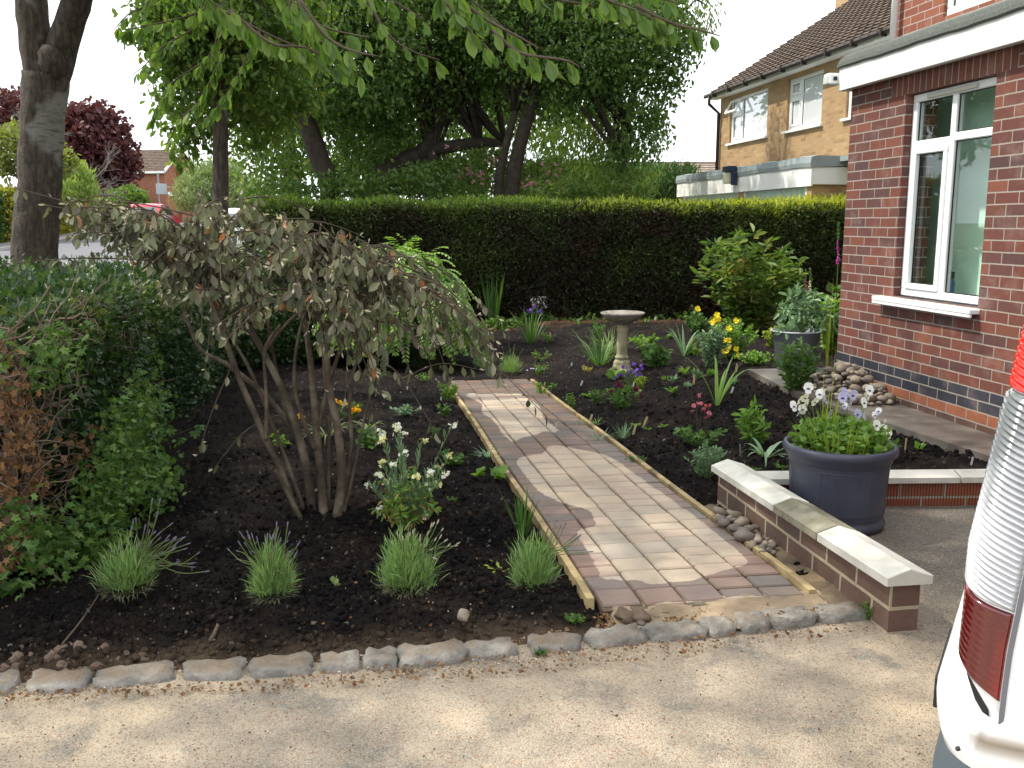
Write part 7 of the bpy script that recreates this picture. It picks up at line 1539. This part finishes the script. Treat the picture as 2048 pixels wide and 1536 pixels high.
s0 = lambda z: -.012; s1 = lambda z: float(np.interp(z, [.74, .86, 1.0, 1.2, 1.45], [arcL + .010, arcL + .012, arcL + .022, arcL + .040, arcL + .06]))
zb_ = lambda a: .845 - .062 * a; zr1 = lambda a: .937 - .020 * a; zr2 = lambda a: 1.226 - .010 * a; zt_ = lambda a: 1.42
tl_ = MB()
L1_ = lamp_part('l', zb_, zr1, None, s0, s1, .0002, .010).build('tail_lamp', lensmat('deep_red_lens', (.22, .004, .006), (.07, .002, .004)), van, smooth=True); tag(L1_, 'dark red bottom section of the tail lamp')
cl_ = lamp_part('l', lambda a: zr1(a) + .002, lambda a: zr2(a) - .001, None, s0, s1, .0024, .0088, nz=300).build('clear_lens', lensmat('clear_ribbed_lens', (.12, .13, .14), (.46, .47, .50)), L1_, smooth=True)
rd_ = lamp_part('l', zr2, zt_, None, s0, s1, .0016, .0105, nz=150).build('red_lens', lensmat('bright_red_lens', (.78, .02, .015), (.55, .01, .01)), L1_, smooth=True)
m = MB()
for i in range(40):
    z0_, z1_ = .752 + (1.42 - .752) * i / 40, .752 + (1.42 - .752) * (i + 1) / 40
    m.add(TV(np.array([skin(s1(z0_) + .001, z0_, .006), skin(s1(z0_) + .008, z0_, .003), skin(s1(z1_) + .008, z1_, .003), skin(s1(z1_) + .001, z1_, .006)])), [(0, 1, 2, 3)])
m.build('gasket', pm('grey_rubber', [(.16, .16, .18)], bst=0, rough=.5), L1_)
# bumper: white cover wrapping the corner, grey apron under it
def bumper(name, zs_, offs, mat, smax, smin=-1.5, taper=None):
    m = MB(); ss = np.concatenate([np.linspace(smin, 0, 14), np.linspace(0, arcL, 12)[1:], np.linspace(arcL, smax, 12)[1:]]); S, Z = np.meshgrid(ss, np.arange(len(zs_)), indexing='ij'); P = []
    for s, j in zip(S.ravel(), Z.ravel()):
        f = 1 - max(0, (s - 0.0) / (smax)) ** 1.0 * .92 if s > 0 else 1.0
        z = zs_[int(j)]; 
        if taper is not None: z = taper(s, z, int(j))
        x, y, _ = skin(s, max(z, .45), 0); d = offs[int(j)]
        a = math.pi if s < 0 else (math.pi + s / RC if s <= arcL else 1.5 * math.pi); P.append((x + d * f * math.cos(a) * 1.0, y + d * f * math.sin(a) * .35, z))
    V = TV(np.array(P)); m.grid(V[:, 0].reshape(S.shape), V[:, 1].reshape(S.shape), V[:, 2].reshape(S.shape)); return m.build(name, mat, van, smooth=True)
tp = lambda s, z, j: z + (0 if s < 0 else (-.045 * min(1, s / arcL) if j >= 4 else -.012 * min(1, s / arcL))) 
bumper('bumper', [.672, .682, .705, .735, .762, .782, .798, .803, .797], [.0, .014, .022, .028, .030, .029, .024, .014, .0], M['vanpaint'], arcL + .10, taper=tp)
M['apron'] = pm('grey_textured_plastic', [(.065, .085, .10), (.085, .105, .12)], 4, .55, 300, .15, .001)
bumper('bumper_apron', [.30, .34, .44, .56, .65, .70], [.0, .024, .030, .032, .027, .010], M['apron'], arcL + .085, taper=lambda s, z, j: z - (.04 * min(1, max(0, s) / arcL) if j >= 4 else 0))
m = MB(); m.box(-.034, -.029, RC + .55, RC + 1.07, .70, .79, TV); m.build('number_plate', pm('plate_yellow', [(.75, .6, .08)], bst=0, rough=.4), van)
m = MB(); m.box(-.034, -.027, RC + .01, RC + .22, .725, .775, TV, bev=.002); m.build('reflector_trim', M['dark'], van)
m = MB(); 
hole = [skin(arcL * f, z, .003) for f, z in ((.40, .822), (.60, .806), (.80, .788), (.97, .770), (1.0, .757), (.88, .762), (.72, .778), (.54, .804))]
m.add(TV(np.array(hole)), [tuple(range(8))]); m.build('bumper_gap', M['dark'], van)
m = MB(); m.blob(TV(np.array([skin(arcL * .62, .70, .020)]))[0], .0035, 1); m.build('screw', M['dark'], van)
for (x, y, nm) in ((.75, .0, 'w'), (.75, RW - .18, 'w'), (3.3, .0, 'w'), (3.3, RW - .18, 'w')):
    m = MB(); c_ = TV(np.array([(x, y + .09, .31)]))[0]; th = np.linspace(0, 2 * np.pi, 33); ax = VR
    pr = [(.19, -.085), (.29, -.085), (.31, -.06), (.31, .06), (.29, .085), (.19, .085)]; Vv = []
    for t_ in th[:-1]:
        for (rr_, d_) in pr: Vv.append((x + rr_ * math.cos(t_), y + .085 + d_, .31 + rr_ * math.sin(t_)))
    kq = len(pr); m.add(TV(np.array(Vv)), [(i * kq + j, i * kq + (j + 1) % kq, ((i + 1) % 32) * kq + (j + 1) % kq, ((i + 1) % 32) * kq + j) for i in range(32) for j in range(kq)]); w_ = m.build('wheel', pm('tyre', [(.012, .012, .013)], bst=0, rough=.8), van)
    m = MB(); m.add(TV(np.array([(x + .2 * math.cos(t_), y + .07, .31 + .2 * math.sin(t_)) for t_ in th[:-1]])), [tuple(range(32))]); m.add(TV(np.array([(x + .2 * math.cos(t_), y + .11, .31 + .2 * math.sin(t_)) for t_ in th[:-1]])), [tuple(range(32))]); m.build('hubcap', pm('hub_grey', [(.35, .36, .37)], bst=0, rough=.4, metal=.6), w_)
for (x0, x1) in ((2.55, 3.35),):
    m = MB(); m.add(TV(np.array([(x0, side_y(1.22) - .004, 1.22), (x1, side_y(1.22) - .004, 1.22), (x1 - .25, side_y(1.62) - .004, 1.62), (x0, side_y(1.62) - .004, 1.62)])), [(0, 1, 2, 3)]); m.build('side_window', M['darkglass'], van)
m = MB(); m.add(TV(np.array([(rear_x(1.15) - .004, .25, 1.15), (rear_x(1.15) - .004, RW - .25, 1.15), (rear_x(1.62) - .004, RW - .28, 1.62), (rear_x(1.62) - .004, .28, 1.62)])), [(0, 1, 2, 3)]); m.build('rear_window', M['darkglass'], van)
m = MB(); m.box(1.0, 1.006, side_y(1.0) - .002, side_y(1.0) + .01, .45, 1.7, TV); m.build('door_seam', M['dark'], van)
# ================================================================ PARKED CARS, SIGN
def car(label, loc, hd, paint):
    c = thing('parked_car', label, 'car', loc); 
    def T(V): V = np.asarray(V, float); f = np.array([math.sin(hd), math.cos(hd)]); s = np.array([math.cos(hd), -math.sin(hd)]); p = np.asarray(loc)[:2] + V[:, 0:1] * s + V[:, 1:2] * f; return np.stack([p[:, 0], p[:, 1], loc[2] + V[:, 2]], 1)
    # x across, y forward (rear at 0)
    body = [(0.02, .35, .80), (.0, .55, .84), (.0, .80, .86), (.12, .95, .84), (.55, 1.0, .80)]
    prof = [(.06, .28), (0, .45), (.0, .78), (.10, .92), (.30, 1.30), (.55, 1.43), (1.2, 1.47), (2.0, 1.42), (2.75, 1.02), (3.55, .90), (3.85, .72), (3.9, .45), (3.8, .26)]
    m = MB(); xs_ = [(-.86, .0), (-.82, .02), (-.70, .035), (0, .05), (.70, .035), (.82, .02), (.86, .0)]; V = []
    for (x, bul) in xs_:
        for (y, z) in prof:
            ti = max(0, (z - .92)) * .34 ; V.append((x * (1 - ti), y, z + (bul if z > .6 else 0)))
    k = len(prof); Fs = [(i * k + j, i * k + j + 1, (i + 1) * k + j + 1, (i + 1) * k + j) for i in range(6) for j in range(k - 1)] + [tuple(range(k)), tuple(6 * k + j for j in range(k))[::-1]]
    m.add(T(np.array(V)), Fs); m.build('body', paint, c, smooth=True)
    m = MB(); m.add(T(np.array([(-.62, .12, .98), (.62, .12, .98), (.54, .285, 1.31), (-.54, .285, 1.31)]) + np.array([0, -.03, .03])), [(0, 1, 2, 3)]); m.build('rear_window', M['darkglass'], c)
    m = MB()
    for s in (-1, 1): m.add(T(np.array([(s * .858, .45, .98), (s * .858, 2.55, .98), (s * .75, 2.0, 1.33), (s * .75, .60, 1.33)])), [(0, 1, 2, 3)])
    m.build('side_windows', M['darkglass'], c)
    for s in (-1, 1):
        m = MB(); m.box(s * .76 - .09, s * .76 + .09, -.02, .10, .72, .96, T, bev=.02); m.build('tail_lamp', pm('lamp_red', [(.5, .02, .02)], bst=0, rough=.2), c)
        for y in (.75, 3.1):
            m = MB(); cc = T(np.array([(s * .78, y, .30)]))[0]; th = np.linspace(0, 2 * np.pi, 21)[:-1]; Vv = [(s * .78 + d, y + .31 * math.cos(t_), .30 + .31 * math.sin(t_)) for d in (-.09, .09) for t_ in th]
            m.add(T(np.array(Vv)), [(i, (i + 1) % 20, 20 + (i + 1) % 20, 20 + i) for i in range(20)] + [tuple(range(20)), tuple(range(20, 40))[::-1]]); m.build('wheel', pm('tyre', [(.012, .012, .013)], bst=0), c)
    m = MB(); m.box(-.26, .26, -.03, .01, .62, .73, T); m.build('number_plate', pm('plate_yellow', [(.75, .6, .08)], bst=0, rough=.4), c)
    m = MB(); m.box(-.80, .80, -.05, .12, .36, .56, T, bev=.03); m.build('bumper', paint, c)
    return c
def onfar(px, py, Y): p = atY(px, py, Y); p[2] = float(zfar(Y)) + .06; return p
car('red hatchback parked at the kerb, seen from behind', onfar(288, 470, 44), R(-8), pm('red_paint', [(.62, .02, .05)], rough=.25, bst=0, coat=.7))
car('white car half hidden behind the grey shrub at the end of the tall hedge', onfar(470, 500, 30), R(-14), pm('car_white_paint', [(.78, .78, .80)], rough=.3, bst=0, coat=.5))
p = onfar(323, 460, 50); sg = thing('road_sign', 'grey back of a small road sign on a pole before the far brick house', 'sign', p); m = MB(); m.tube([p, p + np.array([0, 0, 3.0])], .05, 8); m.build('pole', pm('galvanised', [(.28, .30, .31)], bst=0, metal=.5, rough=.5), sg)
cS = atY(324, 378, 50); m = MB(); m.box(-.28, .28, -.02, .01, -.27, .27, lambda V: np.asarray(V) + cS - np.array([0, .07, 0]), bev=.006); m.build('sign_plate', pm('sign_grey', [(.36, .42, .45)], bst=0, rough=.5), sg)
# a bare winter-looking tree beyond the cherry trunk
pb_ = onfar(60, 300, 52); bt_ = thing('bare_tree', 'leafless grey branched tree beyond the cherry trunk', 'tree', pb_); m = MB()
def grow(p, d, L, r, lv):
    q = p + d * L; m.tube(smoothpath([p, (p + q) / 2 + rng.normal(size=3) * L * .06, q], 5), np.linspace(r, r * .65, 5), 5)
    if lv:
        for _ in range(3 if lv > 1 else 4): nd = unit(d * .9 + rng.normal(size=3) * .55 + np.array([0, 0, .12])); grow(q, nd, L * (.62 + .2 * rng.random()), r * .6, lv - 1)
grow(pb_, np.array([.1, 0, 1.]), 2.3, .10, 5)
pb2 = pb_ + np.array([2.0, 0, 0]); grow(pb2 + np.array([0, 0, .2]), np.array([.2, 0, 1.]), 1.7, .07, 4)
m.build('branches', pm('grey_branch', [(.13, .115, .105), (.19, .17, .16)], 3, .9, bst=0), bt_)
for o in list(COL.objects):
    if o.type == 'MESH' and o.parent is None and o.name.startswith('cobble') and not o.get('label'): bpy.data.objects.remove(o)
